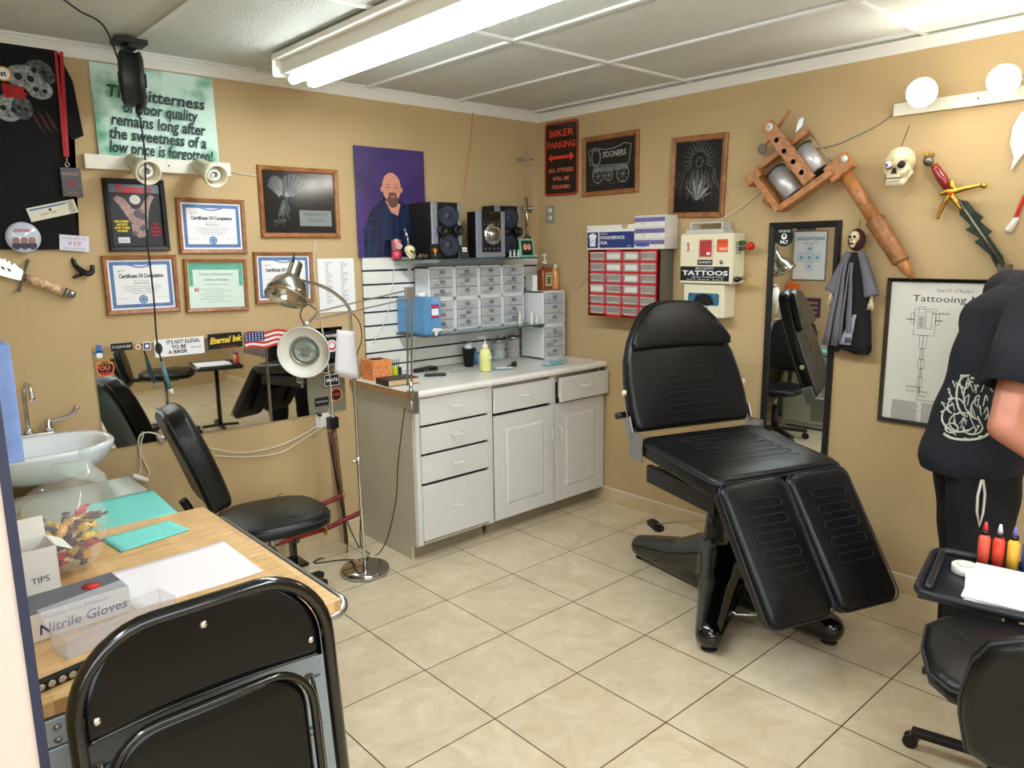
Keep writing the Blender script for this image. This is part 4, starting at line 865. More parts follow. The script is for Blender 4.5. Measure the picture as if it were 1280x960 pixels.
# sharps cabinet and glove holder
d_ = .13; a = wb(851, 353, d_); c = wb(927, 293, d_); su0 = wb(850, 340, d_)[0]; su1 = wb(915, 340, d_)[0]; sw = su1-su0
t = wthing('sharps_cabinet', 'cream wall-mounted sharps disposal cabinet with a tattoo shop sticker', 'cabinet', 'B', (su0+su1)/2, 1.525); h = .285
CR2 = M('ivory enamel', (226, 218, 190), .35); b = MB(); b.box((-sw/2, -.13, 0), (sw/2, -.001, h), CR2); b.build('case', t, bevel=.012, seg=3)
b = MB(); b.box((-sw/2+.004, -.136, .006), (sw/2-.004, -.1305, h-.006), CR2); o = b.build('door', t, bevel=.004)
b = MB(); b.box((-.045, -.14, .145), (.055, -.1365, .255), M('window bezel', (206, 196, 172), .4)); b.build('window_bezel', o, bevel=.006); 
b = MB(); b.box((-.034, -.1425, .155), (.044, -.1405, .247), M('red container', (170, 62, 58), .25)); b.rect(.01, .16, .04, .20, -.143, REDINK); b.rect(.014, .165, .036, .18, -.1434, PAPER); b.build('window', o)
b = MB(); b.flat = True; y = -.1364; b.rect(.075, .18, .145, .25, y, M('biohazard orange', (226, 82, 36), .5)); b.rect(.09, .19, .14, .205, y-.0004, M('label pink', (235, 180, 160), .5)); b.text('BIOHAZARD', .11, .235, y-.0004, .011, DKINK)
b.rect(-sw*.48, .018, sw*.46, .10, y, BLACK); b.text('BIG DADDY\'S', 0, .088, y-.0005, .018, PAPER, fit=.12); b.text('TATTOOS', 0, .062, y-.0005, .036, PAPER, fit=sw*.88, bold=.0012); b.text('Experience The Feeling Of Tradition!', .02, .041, y-.0005, .012, PAPER, fit=sw*.62); b.text('2nd Fl. West St.  Suite B', .0, .027, y-.0005, .010, PAPER, fit=sw*.7)
b.rect(-.05, .108, .05, .138, y, BLACK); b.text('SHARPS', 0, .123, y-.0005, .022, PAPER, fit=.085)
b.line([(-.115, .235), (-.122, .225), (-.105, .185)], .006, y-.0004, BLUEINK); b.line([(-.115, .235), (-.108, .225), (-.122, .18)], .006, y-.0006, REDINK)
b.build('stickers', t)
b = MB(); b.lathe([(.011, 0), (.011, .004), (.001, .005)], STEEL, (.11, -.137, .125), (0, -1, 0)); b.build('lock', t)
b = MB(); 
for i in range(3):
    for j in range(5): b.box((sw/2+.0, -.10+i*.02, .17+j*.014), (sw/2+.0008, -.09+i*.02, .178+j*.014), SHADOWG)
b.build('side_vents', t)
t = wthing('sharps_tray', 'clear plastic tray resting on top of the cream sharps cabinet', 'tray', 'B', (su0+su1)/2-.01, 1.525+h+.0006, 0, .01)
CLT = M('clear tray', (228, 228, 222), .2, alpha=.6); b = MB(); b.box((-.13, -.115, 0), (.11, -.002, .022), CLT); b.box((-.115, -.10, .022), (-.105, -.01, .06), CLT); b.box((.09, -.10, .022), (.10, -.01, .06), CLT); b.box((-.115, -.10, .055), (.10, -.01, .063), CLT); b.build('tray', t, bevel=.003)
gu0 = wb(855, 370, .11)[0]; gu1 = wb(906, 370, .11)[0]; gw = gu1-gu0
t = wthing('glove_dispenser', 'cream glove dispenser with a black opening under the sharps cabinet', 'dispenser', 'B', (gu0+gu1)/2, 1.335); h = .187
MB().box((-gw/2, -.115, 0), (gw/2, -.001, h), CR2).build('case', t, bevel=.006)
b = MB(); b.flat = True; b.poly([(x, z+h*.55) for x, z in rrect(gw*.76, .07, .014)], -.1156, M('glove box teal', (46, 110, 140), .5, var=.6, vs=60))
b.poly([(-.075, h*.42), (-.05, h*.66), (0, h*.74), (.05, h*.66), (.075, h*.42), (.03, h*.35), (.03, h*.16), (-.03, h*.16), (-.03, h*.35)], -.1162, SBLK); b.rect(-.022, h*.17, .028, h*.36, -.1168, M('pale blue label', (150, 185, 205), .5)); b.rect(-.012, h*.28, .008, h*.33, -.1172, REDINK); b.build('opening', t)
t = wthing('rose_ornament', 'red fabric flower with green leaves on the side of the sharps cabinet', 'flower', 'B', su1+.05, 1.735, 0, .07)
b = MB(); b.ball((.02, 0, 0), .024, RED, 16); b.ball((.03, -.008, .004), .018, RED); b.ball((.012, -.01, -.003), .018, RED); b.blob(.003, RED, 2); b.build('bloom', t)
LEAFM = M('leaf green', (40, 84, 44), .5)
for q in ((-.03, .02), (-.038, -.012)): b = MB(); b.ball((q[0], 0, q[1]), .02, LEAFM, 12, (1.3, .25, .6)); b.build('leaf', t)
b = MB(); b.cyl((-.05, 0, .01), (.01, 0, .0), .0025, LEAFM); b.build('stem', t)
t = wthing('wire_spider', 'black spider ornament with beaded wire legs by the sharps cabinet', 'ornament', 'B', su1+.02, 1.555, 0, .09)
b = MB(); b.ball((0, -.02, 0), .018, GLOSSB, 14, (1.2, 1, .9)); b.ball((.022, -.02, .004), .011, GLOSSB); b.build('body', t)
for i in range(8):
    s_ = 1 if i < 4 else -1; a = .25+.28*(i % 4); b = MB(); p1 = Vector((.02+.012*(i % 4), -.02, .0)); p2 = p1+Vector((.03*math.cos(a), -.01*s_-.006, .035*s_*math.sin(a)+.015)); p3 = p2+Vector((.025, 0, -.02))
    b.tube([p1, p2, p3], .0012, GOLD, 5); b.ball(p3, .004, GOLD, 8); b.build('leg', t)

# tall mirror with black frame
cu, cz, W, Hh, t_ = quad('B', (961, 279), (1050, 275), (1037, 553), (952, 550)); zt3 = cz+Hh/2; zb3 = .56; u0_, u1_ = 1.812, 2.205
MIRM = M('mirror silver', (225, 228, 226), .015, 1)
t = wthing('tall_mirror', 'tall black framed mirror with a round radio sticker', 'mirror', 'B', (u0_+u1_)/2, (zt3+zb3)/2, 0, .001); W = u1_-u0_; Hh = zt3-zb3
MB().frame(W, Hh, .034, .022, SATB).build('frame', t); b = MB(); b.box((-W/2+.03, -.006, -Hh/2+.03), (W/2-.03, -.002, Hh/2-.03), MIRM); b.build('mirror_glass', t)
b = MB(); b.flat = True; x, z = -W/2+.085, Hh/2-.075; b.disc(x, z, .052, -.0066, BLACK); b.text('THE BRIDGE', x, z+.028, -.0072, .018, PAPER, fit=.07); b.disc(x, z, .016, -.0072, PAPER); b.disc(x, z+.004, .007, -.0076, BLACK); b.text('94.7', x, z-.03, -.0072, .026, PAPER, bold=.001); b.build('sticker', t)
b = MB(); b.box((-.04, -.012, Hh/2-.045), (.06, -.007, Hh/2-.034), SATB); b.build('clip', t)

# big patent poster
u0_, z1_ = wb(1111, 347); z0_ = .868; u1_ = 3.13
t = wthing('patent_poster', 'black framed Tattooing Machine patent drawing behind the standing person', 'framed poster', 'B', (u0_+u1_)/2, (z0_+z1_)/2, .0, .001); W = u1_-u0_; Hh = z1_-z0_
MB().frame(W, Hh, .02, .02, GLOSSB).build('frame', t); b = MB(); b.flat = True; CRM = M('antique paper', (222, 220, 210), .6); b.rect(-W/2+.018, -Hh/2+.018, W/2-.018, Hh/2-.018, -.004, CRM); y = -.0046
b.text("Sam'l F. O'Reilly's", -.04, Hh*.42, y, .022, GREYINK); b.text('Tattooing Machine', 0, Hh*.365, y, .044, DKINK, fit=.44); b.text('Patented Dec. 8, 1891', .08, Hh*.315, y, .018, GREYINK); b.text('No. 464,801.', -.09, Hh*.27, y, .016, DKINK)
def machine(cx_, z0, k, y):
    for a, c in (((-.045, .0), (.045, .12)), ((-.03, .03), (.0, .09)), ((.004, .03), (.03, .11)), ((-.028, .10), (0, .13)), ((-.06, .05), (-.045, .10)), ((.045, .05), (.06, .10))):
        x0, x1 = cx_+a[0]*k, cx_+c[0]*k; zz = z0+a[1]*k; z1 = z0+c[1]*k; b.border(x0, zz, x1, z1, .0016, y, DKINK)
    for i in range(5): b.rect(cx_-.024*k, z0+(.038+i*.01)*k, cx_-.006*k, z0+(.042+i*.01)*k, y-.0004, DKINK)
    for a, w2, l in ((0, .016, .06), (-.06, .009, .05), (-.11, .014, .04), (-.15, .007, .04), (-.19, .011, .05), (-.24, .004, .03)): b.border(cx_-w2*k, z0+(a-l)*k, cx_+w2*k, z0+a*k, .0016, y, DKINK); b.line([(cx_, z0+a*k), (cx_, z0+(a-l)*k)], .003, y-.0004, GREYINK)
    for q in (-.08, .075): b.line([(cx_+q*k, z0+.07*k), (cx_+q*k*.6, z0+.07*k)], .004, y, DKINK)
machine(-W*.235, Hh*.12, 1.05, y)
for (cx_, cz_, r_) in ((W*.12, Hh*.18, .06), (-.0, -Hh*.07, .03), (W*.2, -.12, .05)):
    for rr in (r_, r_*.62, r_*.25): b.line([(cx_+rr*math.cos(2*PI*i/28), cz_+rr*math.sin(2*PI*i/28)) for i in range(29)], .0014, y, DKINK)
    for i in range(10): b.line([(cx_+r_*.25*math.cos(i*PI/5), cz_+r_*.25*math.sin(i*PI/5)), (cx_+r_*.6*math.cos(i*PI/5), cz_+r_*.6*math.sin(i*PI/5))], .0014, y, DKINK)
for i in range(4): b.text(('WITNESSES:', 'Samuel F. O\'Reilly', 'Inventor', 'By his attorney')[i], -W*.25-.02+.02*i, -Hh*.235-.02*i, y, .013, DKINK, shear=.4)
for c_ in range(4):
    for i in range(26): b.rect(-W*.41+c_*W*.2, -Hh*.34-i*.0042, -W*.41+c_*W*.2+W*.18*R.uniform(.9, 1), -Hh*.34-i*.0042+.0017, y, GREYINK)
b.build('print', t)

# hooded skeleton figure
u_, z_ = wb(1072, 292, .05); t = wthing('skeleton_doll', 'hanging hooded skeleton doll in torn black and grey robes', 'doll', 'B', u_, 1.215, 0, .055); h = z_-1.215+.03
RB = M('black gauze', (24, 23, 26), .9); RG = M('grey gauze', (104, 102, 110), .9); RG2 = M('pale lining', (150, 154, 172), .9)
b = MB(); rs = []; n = 28
for k in range(12):
    q = k/11; z = h*.80*(1-q); r_ = .035+.075*q**.7; rs.append([(r_*(1+.10*q*math.sin(i*3.1+k*.3))*math.cos(2*PI*i/n), .6*r_*(1+.14*q*math.cos(i*2.3))*math.sin(2*PI*i/n)*.55, z-(.02*math.sin(i*4.7) if k == 11 else 0)) for i in range(n)])
b.rings(rs, RB); b.build('robe', t)
for i, (x0, x1, m_) in enumerate(((-.03, -.055, RG), (.0, .015, RG), (.03, .0, RG2), (-.01, -.03, RG), (-.045, -.10, RG))):
    b = MB(); g = 6; wd = (.012, .011, .02, .006, .012)[i]; za, zb = (h*.72, .02+.02*(i % 2)) if i != 2 else (h*.3, .03)
    vs = []
    for j in range(g+1):
        q = j/g; 
        for s_ in (-1, 1): vs.append((x0+(x1-x0)*q+s_*wd*(.5+q), -.035-.022*q**.5-.003*math.sin(j*2), za+(zb-za)*q))
    b._add(vs, [(2*j, 2*j+1, 2*j+3, 2*j+2) for j in range(g)], m_, True); o = b.build('tatter', t); o.modifiers.new('s', 'SOLIDIFY').thickness = .002
for s_ in (-1, 1):
    b = MB(); pts = [(s_*.03, -.01, h*.80), (s_*.07, -.015, h*.62), (s_*.10, -.02, h*.45 if s_ > 0 else h*.48)]; b.tube(smooth_path(pts, 5), 1, RG, 12, radii=[.016+.02*i/10 for i in range(11)]); sl = b.build('sleeve', t)
    b = MB(); c = Vector(pts[-1]); b.cap(c, c+Vector((0, -.005, -.03)), .008, .009, BONE, 8)
    for k in range(4): b.cap(c+Vector((-.009+.006*k, -.005, -.03)), c+Vector((-.014+.009*k, -.008, -.065)), .003, .002, BONE, 6)
    b.blob(.0016, BONE, 1); b.build('hand', sl)
b = MB(); b.ball((0, .0, h*.90), .048, M('dark red hood', (70, 26, 30), .8), 16, (.85, .8, 1.15)); b.build('hood', t)
e_ = bpy.data.objects.new('head', None); 
b = MB(); b.ball((0, -.028, h*.92), .03, BONE, 16, (.85, .8, 1.05)); b.cap((0, -.042, h*.92-.026), (0, -.042, h*.92-.038), .016, .012, BONE); b.blob(.002, BONE, 1); b.build('skull_face', t)
b = MB(); b.ball((-.011, -.052, h*.925), .0075, SOCK, 10, (1, .5, 1)); b.ball((.011, -.052, h*.925), .0075, SOCK, 10, (1, .5, 1)); b.ball((0, -.057, h*.90), .004, SOCK, 8); b.box((-.009, -.0595, h*.90-.022), (.009, -.055, h*.90-.013), SOCK); b.build('eye_sockets', t)
b = MB(); b.cyl((0, 0, h*.95), (0, .03, h*1.06), .0015, SBLK); b.build('hanger', t)

# wall skull
u_, z_ = wb(1125, 208, .09); t = wthing('wall_skull', 'cream skull with one blue eyeball hanging below the lit bulbs', 'skull', 'B', u_, z_-.095, 0, .095); skull(t, .185, 1)
b = MB(); b.cyl((0, 0, .18), (.01, .05, .28), .0015, SBLK); b.build('hanging_wire', t)

# giant wooden tattoo machine, pieces placed in the wall's own plane
def cr(x, y, d=.08): q = wb(920+x*.28125, 80+y*.28125, d); return Vector((q[0], -d, q[1]))
org = cr(300, 500, 0); t = wthing('wooden_tattoo_machine', 'oversized wooden tattoo machine sculpture with two aluminium coils', 'sculpture', 'B', org.x, org.z)
def rel(v): return v-Vector((org.x, 0, org.z))
def c3(x, y, d=.08): return rel(cr(x, y, d))
def bar(nm, p, q, w2, h2, d=.08, m_=OAK2, bev=.004):
    a, c = c3(*p, d), c3(*q, d); b = MB(); b.beam(a, c, h2, w2, m_, upv=(0, 1, 0)); 
    return b.build(nm, t, bevel=bev)
def plate2(nm, pts, d, th, holes=()):
    q = [c3(*p, d) for p in pts]; b = MB(); b.poly([(v.x, v.z) for v in q], -d, OAK2, th=th); o = b.build(nm, t, bevel=.004)
    return o
for p, q, d in (((88, 490), (205, 650), .10), ((205, 645), (440, 480), .10), ((60, 530), (120, 478), .10)): 
    a, c = c3(*p, d), c3(*q, d); b = MB(); b.beam(a, c, .034 if p[0] != 60 else .05, .085, OAK2, upv=(0, 1, 0)); b.build('frame_bar', t, bevel=.003)
a, c = c3(100, 470, .06), c3(325, 298, .06); b = MB(); b.beam(a, c, .028, .05, OAK2, upv=(0, 1, 0)); b.build('cross_bar', t, bevel=.003)
# armature plate with round ends and holes
p0_, p1_ = c3(148, 280, .125), c3(330, 520, .125); dv = (p1_-p0_).normalized(); nv_ = Vector((-dv.z, 0, dv.x)); wd = .036
pts = [(p0_+(-dv*math.cos(a)+nv_*math.sin(a))*wd) for a in [PI/2-PI*i/10 for i in range(11)]]+[p1_-nv_*wd, p1_+nv_*wd]
b = MB(); b.poly([(v.x, v.z) for v in pts], -.14, OAK2, th=.018); b.build('armature_plate', t, bevel=.003)
for q in ((180, 338), (213, 387), (254, 434), (291, 482)):
    b = MB(); c = c3(*q, .14); b.lathe([(.0125, .0012), (.001, .0012)], M('hole shade wood', (92, 56, 34), .7), c, (0, -1, 0), 20); b.build('drilled_hole', t)
b = MB(); b.lathe([(.019, 0), (.019, .004), (.001, .0045)], WHITE, c3(148, 280, .14), (0, -1, 0)); b.lathe([(.008, .005), (.006, .009), (.001, .0095)], STEEL, c3(148, 280, .14), (0, -1, 0)); b.build('washer', t)
AL = M('aluminium coil', (196, 196, 198), .42, .6)
for p, q, r_ in (((180, 480), (262, 585), .050), ((300, 372), (374, 476), .042)):
    a, c = c3(*p, .085), c3(*q, .085); b = MB(); b.cyl(a, c, r_, AL, n=32); o = b.build('coil', t); dv2 = (c-a).normalized()
    for e, s_ in ((a, -1), (c, 1)): MB().cyl(e, e+dv2*s_*.007, r_+.004, SBLK, n=32).build('end_cap', o)
a, c = c3(415, 500, .10), c3(510, 420, .10); b = MB(); b.beam(a, c, .09, .055, OAK2, upv=(0, 1, 0)); b.build('clamp_block', t, bevel=.006)
b = MB(); b.lathe([(.016, 0), (.016, .004), (.001, .0045)], WHITE, c3(482, 422, .146), (0, -1, 0)); b.build('washer', t)
a, c = c3(478, 475, .075), c3(615, 690, .075); b = MB(); b.cyl(a, c, .032, OAK2, n=24); b.build('tube', t)
e2 = c3(735, 880, .075); dv2 = (e2-c).normalized(); L_ = (e2-c).length; prof = []
for k in range(24): prof += [(.041-.006*k/24, L_*k/24), (.046-.006*k/24, L_*(k+.5)/24)]
b = MB(); b.lathe([(.03, -.002)]+prof+[(.034, L_), (.001, L_+.001)], OAK, c, dv2, 24); b.build('ribbed_grip', t)
e3 = c3(785, 948, .075); b = MB(); b.lathe([(.028, 0), (.026, (e3-e2).length*.4), (.012, (e3-e2).length)], OAK2, e2+dv2*.0015, (e3-e2), 20); b.build('tip', t)
b = MB(); b.cyl(c3(190, 280, .06), c3(240, 208, .06), .008, OAK2); b.build('peg', t); b = MB(); b.cyl(c3(130, 600, .06), c3(165, 620, .06), .022, OAK2); b.build('peg', t); b = MB(); b.cyl(c3(120, 372, .06), c3(150, 340, .06), .008, OAK2); b.build('peg', t)
b = MB(); b.ball(c3(118, 378, .06), .026, M('grey stone knob', (118, 112, 108), .5, var=.4, vs=60), 16, (.9, .9, 1.1)); b.build('stone_knob', t)
b = MB(); b.poly([(v.x, v.z) for v in (c3(265, 305, .07), c3(280, 245, .07), c3(302, 238, .07), c3(296, 275, .07))], -.072, STEEL, th=.002); b.build('metal_flag', t)
b = MB(); b.tube([c3(322, 296, .09), c3(428, 436, .09)], .0022, STEEL, 6); b.build('wire', t)

# fantasy dagger on the right wall
def c4(x, y, d=.04): q = wb(920+x*.28125, 80+y*.28125, d); return Vector((q[0], -d, q[1]))-Vector((og.x, 0, og.z))
q = wb(1187, 240, 0); og = Vector((q[0], 0, q[1])); t = wthing('fantasy_dagger', 'ornate wall dagger with red grip, gold guard and dark jagged blade', 'dagger', 'B', og.x, og.z)
AG = M('antique silver', (120, 116, 104), .35, .8, var=.3, vs=60); BLD = M('dark verdigris blade', (52, 66, 56), .35, .6, var=.5, vs=25)
b = MB()
for i in range(9): b.ball(c4(855+14*math.cos(i*.7), 432+14*math.sin(i*.7)), .011, AG, 10)
b.ball(c4(855, 430), .02, AG, 12); b.blob(.003, AG, 1); b.build('pommel', t)
b = MB()
for i in range(5): b.cap(c4(838+10*i, 410, .04), c4(834+12*i, 388+4*abs(i-2), .045), .005, .003, GOLD, 8)
b.build('pommel_crown', t)
a, c = c4(880, 450), c4(945, 555); b = MB(); b.lathe([(.016, 0), (.019, .02), (.023, (c-a).length*.55), (.018, (c-a).length)], M('red lacquer grip', (132, 32, 34), .15, coat=.6), a, c-a, 20); b.build('grip', t)
b = MB()
for P_ in ([(955, 570), (1010, 555), (1060, 545), (1100, 535)], [(955, 580), (925, 620), (905, 660), (898, 685)], [(940, 565), (915, 575)], [(965, 545), (960, 525)], [(960, 590), (1000, 640)]):
    pp = [c4(*p, .045) for p in P_]
    for i, (p, q) in enumerate(zip(pp, pp[1:])): b.cap(p, q, .014-.002*i, .012-.002*i, GOLD, 10)
b.ball(c4(1102, 540, .045), .014, GOLD); b.blob(.004, GOLD, 2); b.build('guard', t)
b = MB(); b.ball(c4(952, 576, .062), .009, M('ruby', (220, 50, 30), .1)); b.build('gem', t)
pts = [(985, 600), (1030, 610), (1060, 650), (1098, 680), (1085, 700), (1140, 745), (1120, 760), (1185, 850), (1200, 900), (1215, 960), (1165, 920), (1130, 850), (1085, 810), (1060, 790), (1085, 775), (1020, 735), (1045, 720), (995, 670)]
q = [c4(*p, .04) for p in pts]; b = MB(); b.poly([(v.x, v.z) for v in q], -.046, BLD, th=.012); b.build('blade', t, bevel=.002)
b = MB(); b.tube([c4(990, 610, .052), c4(1190, 900, .052)], .007, AG, 8); b.build('fuller', t); b = MB(); b.beam(c4(1165, 905, .04), c4(1225, 905, .04), .03, .03, AG, upv=(0, 1, 0)); b.build('wall_clip', t)

# white flame shaped horn, cut by the picture edge
q = wb(1272, 178, .02); t = wthing('white_horn_blade', 'white curved blade shape at the right edge of the wall', 'ornament', 'B', q[0]+.02, q[1])
b = MB(); b.poly([(-.02, .12), (-.045, .07), (-.05, .0), (-.03, -.06), (-.038, -.12), (-.02, -.09), (.01, -.04), (.02, .03), (.005, .09), (.03, .14)], -.02, WHITE, th=.015); b.build('blade', t, bevel=.004)
b = MB(); b.cap((-.02, -.01, -.36), (.0, -.01, -.32), .016, .012, WHITE); b.cap((.0, -.01, -.31), (.03, -.01, -.2), .008, .006, M('dark red')if 0 else RED); b.build('tassel', t)

# cords on the right wall
def wcord(label, wall, pts, r_, m_, d=.008):
    vs = []
    for X, Y in pts:
        p = oy(X, Y, -d) if wall == 'A' else ox(X, Y, -d); vs.append(p)
    o = vs[0].copy(); t = thing('electrical_cable', label, 'cord', o); b = MB(); b.tube(smooth_path(vs, 6), r_, m_, 7); b.build('cable', t, world=True)
WC = M('white cord', (214, 208, 190), .5)
wcord('thin grey cord from the lit rail to the wooden tattoo machine', 'B', [(1115, 144), (1095, 158), (1070, 170), (1045, 181), (1020, 186)], .0022, GREYM)
wcord('white cord running from the wooden machine down to the sharps cabinet', 'B', [(952, 238), (930, 257), (905, 272), (890, 280)], .003, WC)
wcord('short white cord between the supply boxes and the sharps cabinet', 'B', [(836, 304), (845, 300), (852, 297)], .003, WC)
wcord('white cord between the red organizer and the corner drawers', 'B', [(735, 346), (725, 356), (712, 368)], .003, WC)

# ================= TATTOO CHAIR =================
t = thing('tattoo_chair', 'black vinyl reclining tattoo chair with split leg rest on a glossy pedestal', 'tattoo chair', (-.795, -2.125, 0), rz=math.atan2(-.33, .944))
tc_rz = math.atan2(-.33, .944)
def PX(o, xa, ya):
    xa = Vector(xa).normalized(); ya = Vector(ya).normalized(); za = xa.cross(ya); return Matrix(((xa.x, ya.x, za.x, o[0]), (xa.y, ya.y, za.y, o[1]), (xa.z, ya.z, za.z, o[2]), (0, 0, 0, 1)))
def stitch(par, X, x, ys, w_, h, z=.001, col=LEATHER2):
    for y_ in ys:
        p = [X @ Vector((a, b_, z)) for a, b_ in rrect(w_, h, h/2-.001, 5, x, y_)]; b = MB(); b.tube(p, .0016, col, 5, closed=True); b.build('stitching', par)
# seat: pad top runs from z .80 at the front to .855 at the back
X = PX((0, -.32, .80), (1, 0, 0), (0, .59, .05)); b = MB(); b.pad(rrect(.70, .60, .05, 6, 0, .30), .105, .032, LEATHER, X, dome=.012); s_ = b.build('seat', t)
stitch(s_, X, 0, [.12+.055*i for i in range(7)], .40, .034, -.0005)
b = MB(); b.tube([X @ Vector((a, c_, -.035)) for a, c_ in rrect(.703, .603, .05, 6, 0, .30)], .004, LEATHER2, 6, closed=True); b.build('piping', s_)
b = MB(); b.box((-.315, -.27, .615), (-.285, .25, .70), SATB); b.box((.285, -.27, .615), (.315, .25, .70), SATB); b.box((-.285, -.26, .62), (.285, -.2, .69), SATB); b.box((-.285, .18, .62), (.285, .24, .69), SATB); b.box((-.16, -.16, .60), (.16, .16, .69), SATB); b.build('seat_frame', t, bevel=.004)
# back
th_ = math.atan2(.61, .235); X = PX((0, .275, .865), (1, 0, 0), (0, math.cos(th_), math.sin(th_)))
out = [(-.325, .0), (.325, .0), (.345, .03), (.352, .12), (.345, .25), (.325, .36), (.285, .46), (.235, .54), (.19, .60), (.15, .635), (.09, .655), (0, .66), (-.09, .655), (-.15, .635), (-.19, .60), (-.235, .54), (-.285, .46), (-.325, .36), (-.345, .25), (-.352, .12), (-.345, .03)]
def dens(o, k=3):
    r_ = []
    for i in range(len(o)):
        a, b_ = o[i], o[(i+1) % len(o)]
        for j in range(k): r_.append((a[0]+(b_[0]-a[0])*j/k, a[1]+(b_[1]-a[1])*j/k))
    return r_
b = MB(); b.pad(dens(out), .085, .03, LEATHER, X, dome=.015); bk = b.build('backrest', t)
stitch(bk, X, 0, [.09+.062*i for i in range(5)], .30, .036, .0005)
hd_ = [(-.29, .40), (.29, .40), (.30, .425), (.275, .475), (.225, .545), (.18, .595), (.14, .625), (.08, .64), (0, .645), (-.08, .64), (-.14, .625), (-.18, .595), (-.225, .545), (-.275, .475), (-.30, .425)]
X2 = X @ Matrix.Translation((0, 0, .028)); b = MB(); b.pad(dens(hd_), .045, .022, LEATHER, X2, dome=.006); b.build('headrest', t)
b = MB(); b.box((-.25, .03, -.11), (.25, .42, -.086), SATB, X); b.build('back_panel', t, bevel=.004)
for s_ in (-1, 1):
    b = MB(); b.box((s_*.356, -.02, -.09), (s_*.364, .08, -.03), STEEL, X); b.box((s_*.356, .22, .72), (s_*.364, .33, .86), STEEL); b.build('hinge_plate', t, bevel=.003)
    b = MB(); c = X @ Vector((s_*.355, .20, -.045)); b.cyl(c, c+Vector((s_*.012, 0, 0)), .013, CREAM, n=16); b.build('bolt_cap', t)
b = MB(); c = X @ Vector((-.345, .10, -.1)); b.cyl(c, c+Vector((-.05, 0, -.005)), .016, BLACKP, n=14); b.build('recline_knob', t)
# leg pads
lt = Vector((0, -.345, .785)); lb = Vector((0, -.69, .305)); ld = (lb-lt); LL = ld.length
for s_ in (-1, 1):
    X = PX(lt+Vector((s_*.177, 0, 0)), (-1, 0, 0), ld); w2 = .342
    o_ = [(x, y_) for x, y_ in rrect(w2, LL, .05, 6, 0, LL/2)]
    o_ = [(x*(1 if y_ < LL*.9 else .94), y_) for x, y_ in o_]
    b = MB(); b.pad(dens(o_, 2), .09, .03, LEATHER, X, dome=.012); lp = b.build('leg_pad', t); stitch(lp, X, s_*.0, [.11+.07*i for i in range(5)], .19, .038, .0002)
    b = MB(); b.tube([X @ Vector((a, c_, -.03)) for a, c_ in rrect(w2+.002, LL+.002, .05, 6, 0, LL/2)], .0035, LEATHER2, 6, closed=True); b.build('piping', lp)
X = PX(lt, (-1, 0, 0), ld); b = MB()
b.box((-.22, .03, -.115), (-.19, LL-.12, -.0915), SATB, X); b.box((.19, .03, -.115), (.22, LL-.12, -.0915), SATB, X); b.box((-.19, .25, -.112), (.19, .28, -.0915), SATB, X); b.build('leg_frame', t, bevel=.003)
# pedestal: fused casting with four splayed feet; positions in chair space
inv = Matrix.Rotation(-tc_rz, 4, 'Z')
def loc_(x, y_, z): v = inv @ Vector((x+.795, y_+2.125, 0)); return Vector((v.x, v.y, z))
cc = loc_(-.665, -2.03, 0); b = MB()
feet = [(-.60, -1.45), (-1.17, -2.27), (-.735, -2.60), (-.16, -1.80)]
for fx, fy in feet:
    e = loc_(fx, fy, .068); m_ = cc.lerp(e, .45); m_.z = .12
    b.cap(Vector((cc.x, cc.y, .22)), m_, .135, .10, BLACKP, 18); b.cap(m_, e, .10, .066, BLACKP, 18); b.cap(Vector((cc.x, cc.y, .06)), e, .09, .066, BLACKP, 18)
b.cap((cc.x, cc.y, .12), (cc.x, cc.y, .42), .14, .105, BLACKP, 24); b.blob(.014, GLOSSB, 10, zmin=.012); b.build('pedestal', t)
b = MB()
for fx, fy in feet: pass
b = MB(); prof = [(.085, .44)]
for k in range(6): prof += [(.095, .455+k*.025), (.078, .467+k*.025)]
b.lathe(prof+[(.085, .60)], SBLK, (cc.x, cc.y, 0)); b.build('lift_column', t)
for fx, fy in feet:
    e = loc_(fx, fy, 0); b = MB(); b.cyl((e.x, e.y, 0), (e.x, e.y, .0118), .035, SBLK); b.build('foot_pad', t)
# foot pedal at the far left on a bar, chrome pedal at the front
pv = oz(820, 655, .16); p = loc_(pv.x, pv.y, .16); b = MB(); b.beam((cc.x-.03, cc.y+.02, .40), p, .02, .008, STEEL); b.build('pedal_bar', t)
b = MB(); X = PX(p, (1, .2, 0), (-.2, 1, .35)); b.pad(rrect(.075, .11, .03, 5), .02, .008, BLACKP, X); b.build('foot_pedal', t)
pv = oz(935, 768, .10); p = loc_(pv.x, pv.y, .11); b = MB(); dr = (p-Vector((cc.x, cc.y, .11))).normalized(); sd = Vector((-dr.y, dr.x, 0))
b.tube(smooth_path([p-dr*.12-sd*.07, p-sd*.07, p+dr*.015-sd*.04, p+dr*.02, p+dr*.015+sd*.04, p+sd*.07, p-dr*.12+sd*.07], 4), .008, CHROME, 8); b.build('chrome_pedal', t)
pv = ox(905, 640, -.75); p = loc_(pv.x, pv.y, pv.z); b = MB(); b.tube([(cc.x-.06, cc.y-.05, .47), p, p+Vector((-.03, .0, .05))], .006, CREAM, 8); b.build('lever', t)
b = MB(); b.cyl((cc.x-.14, cc.y-.05, .455), (cc.x-.05, cc.y-.03, .455), .018, SBLK); b.build('release_knob', t)

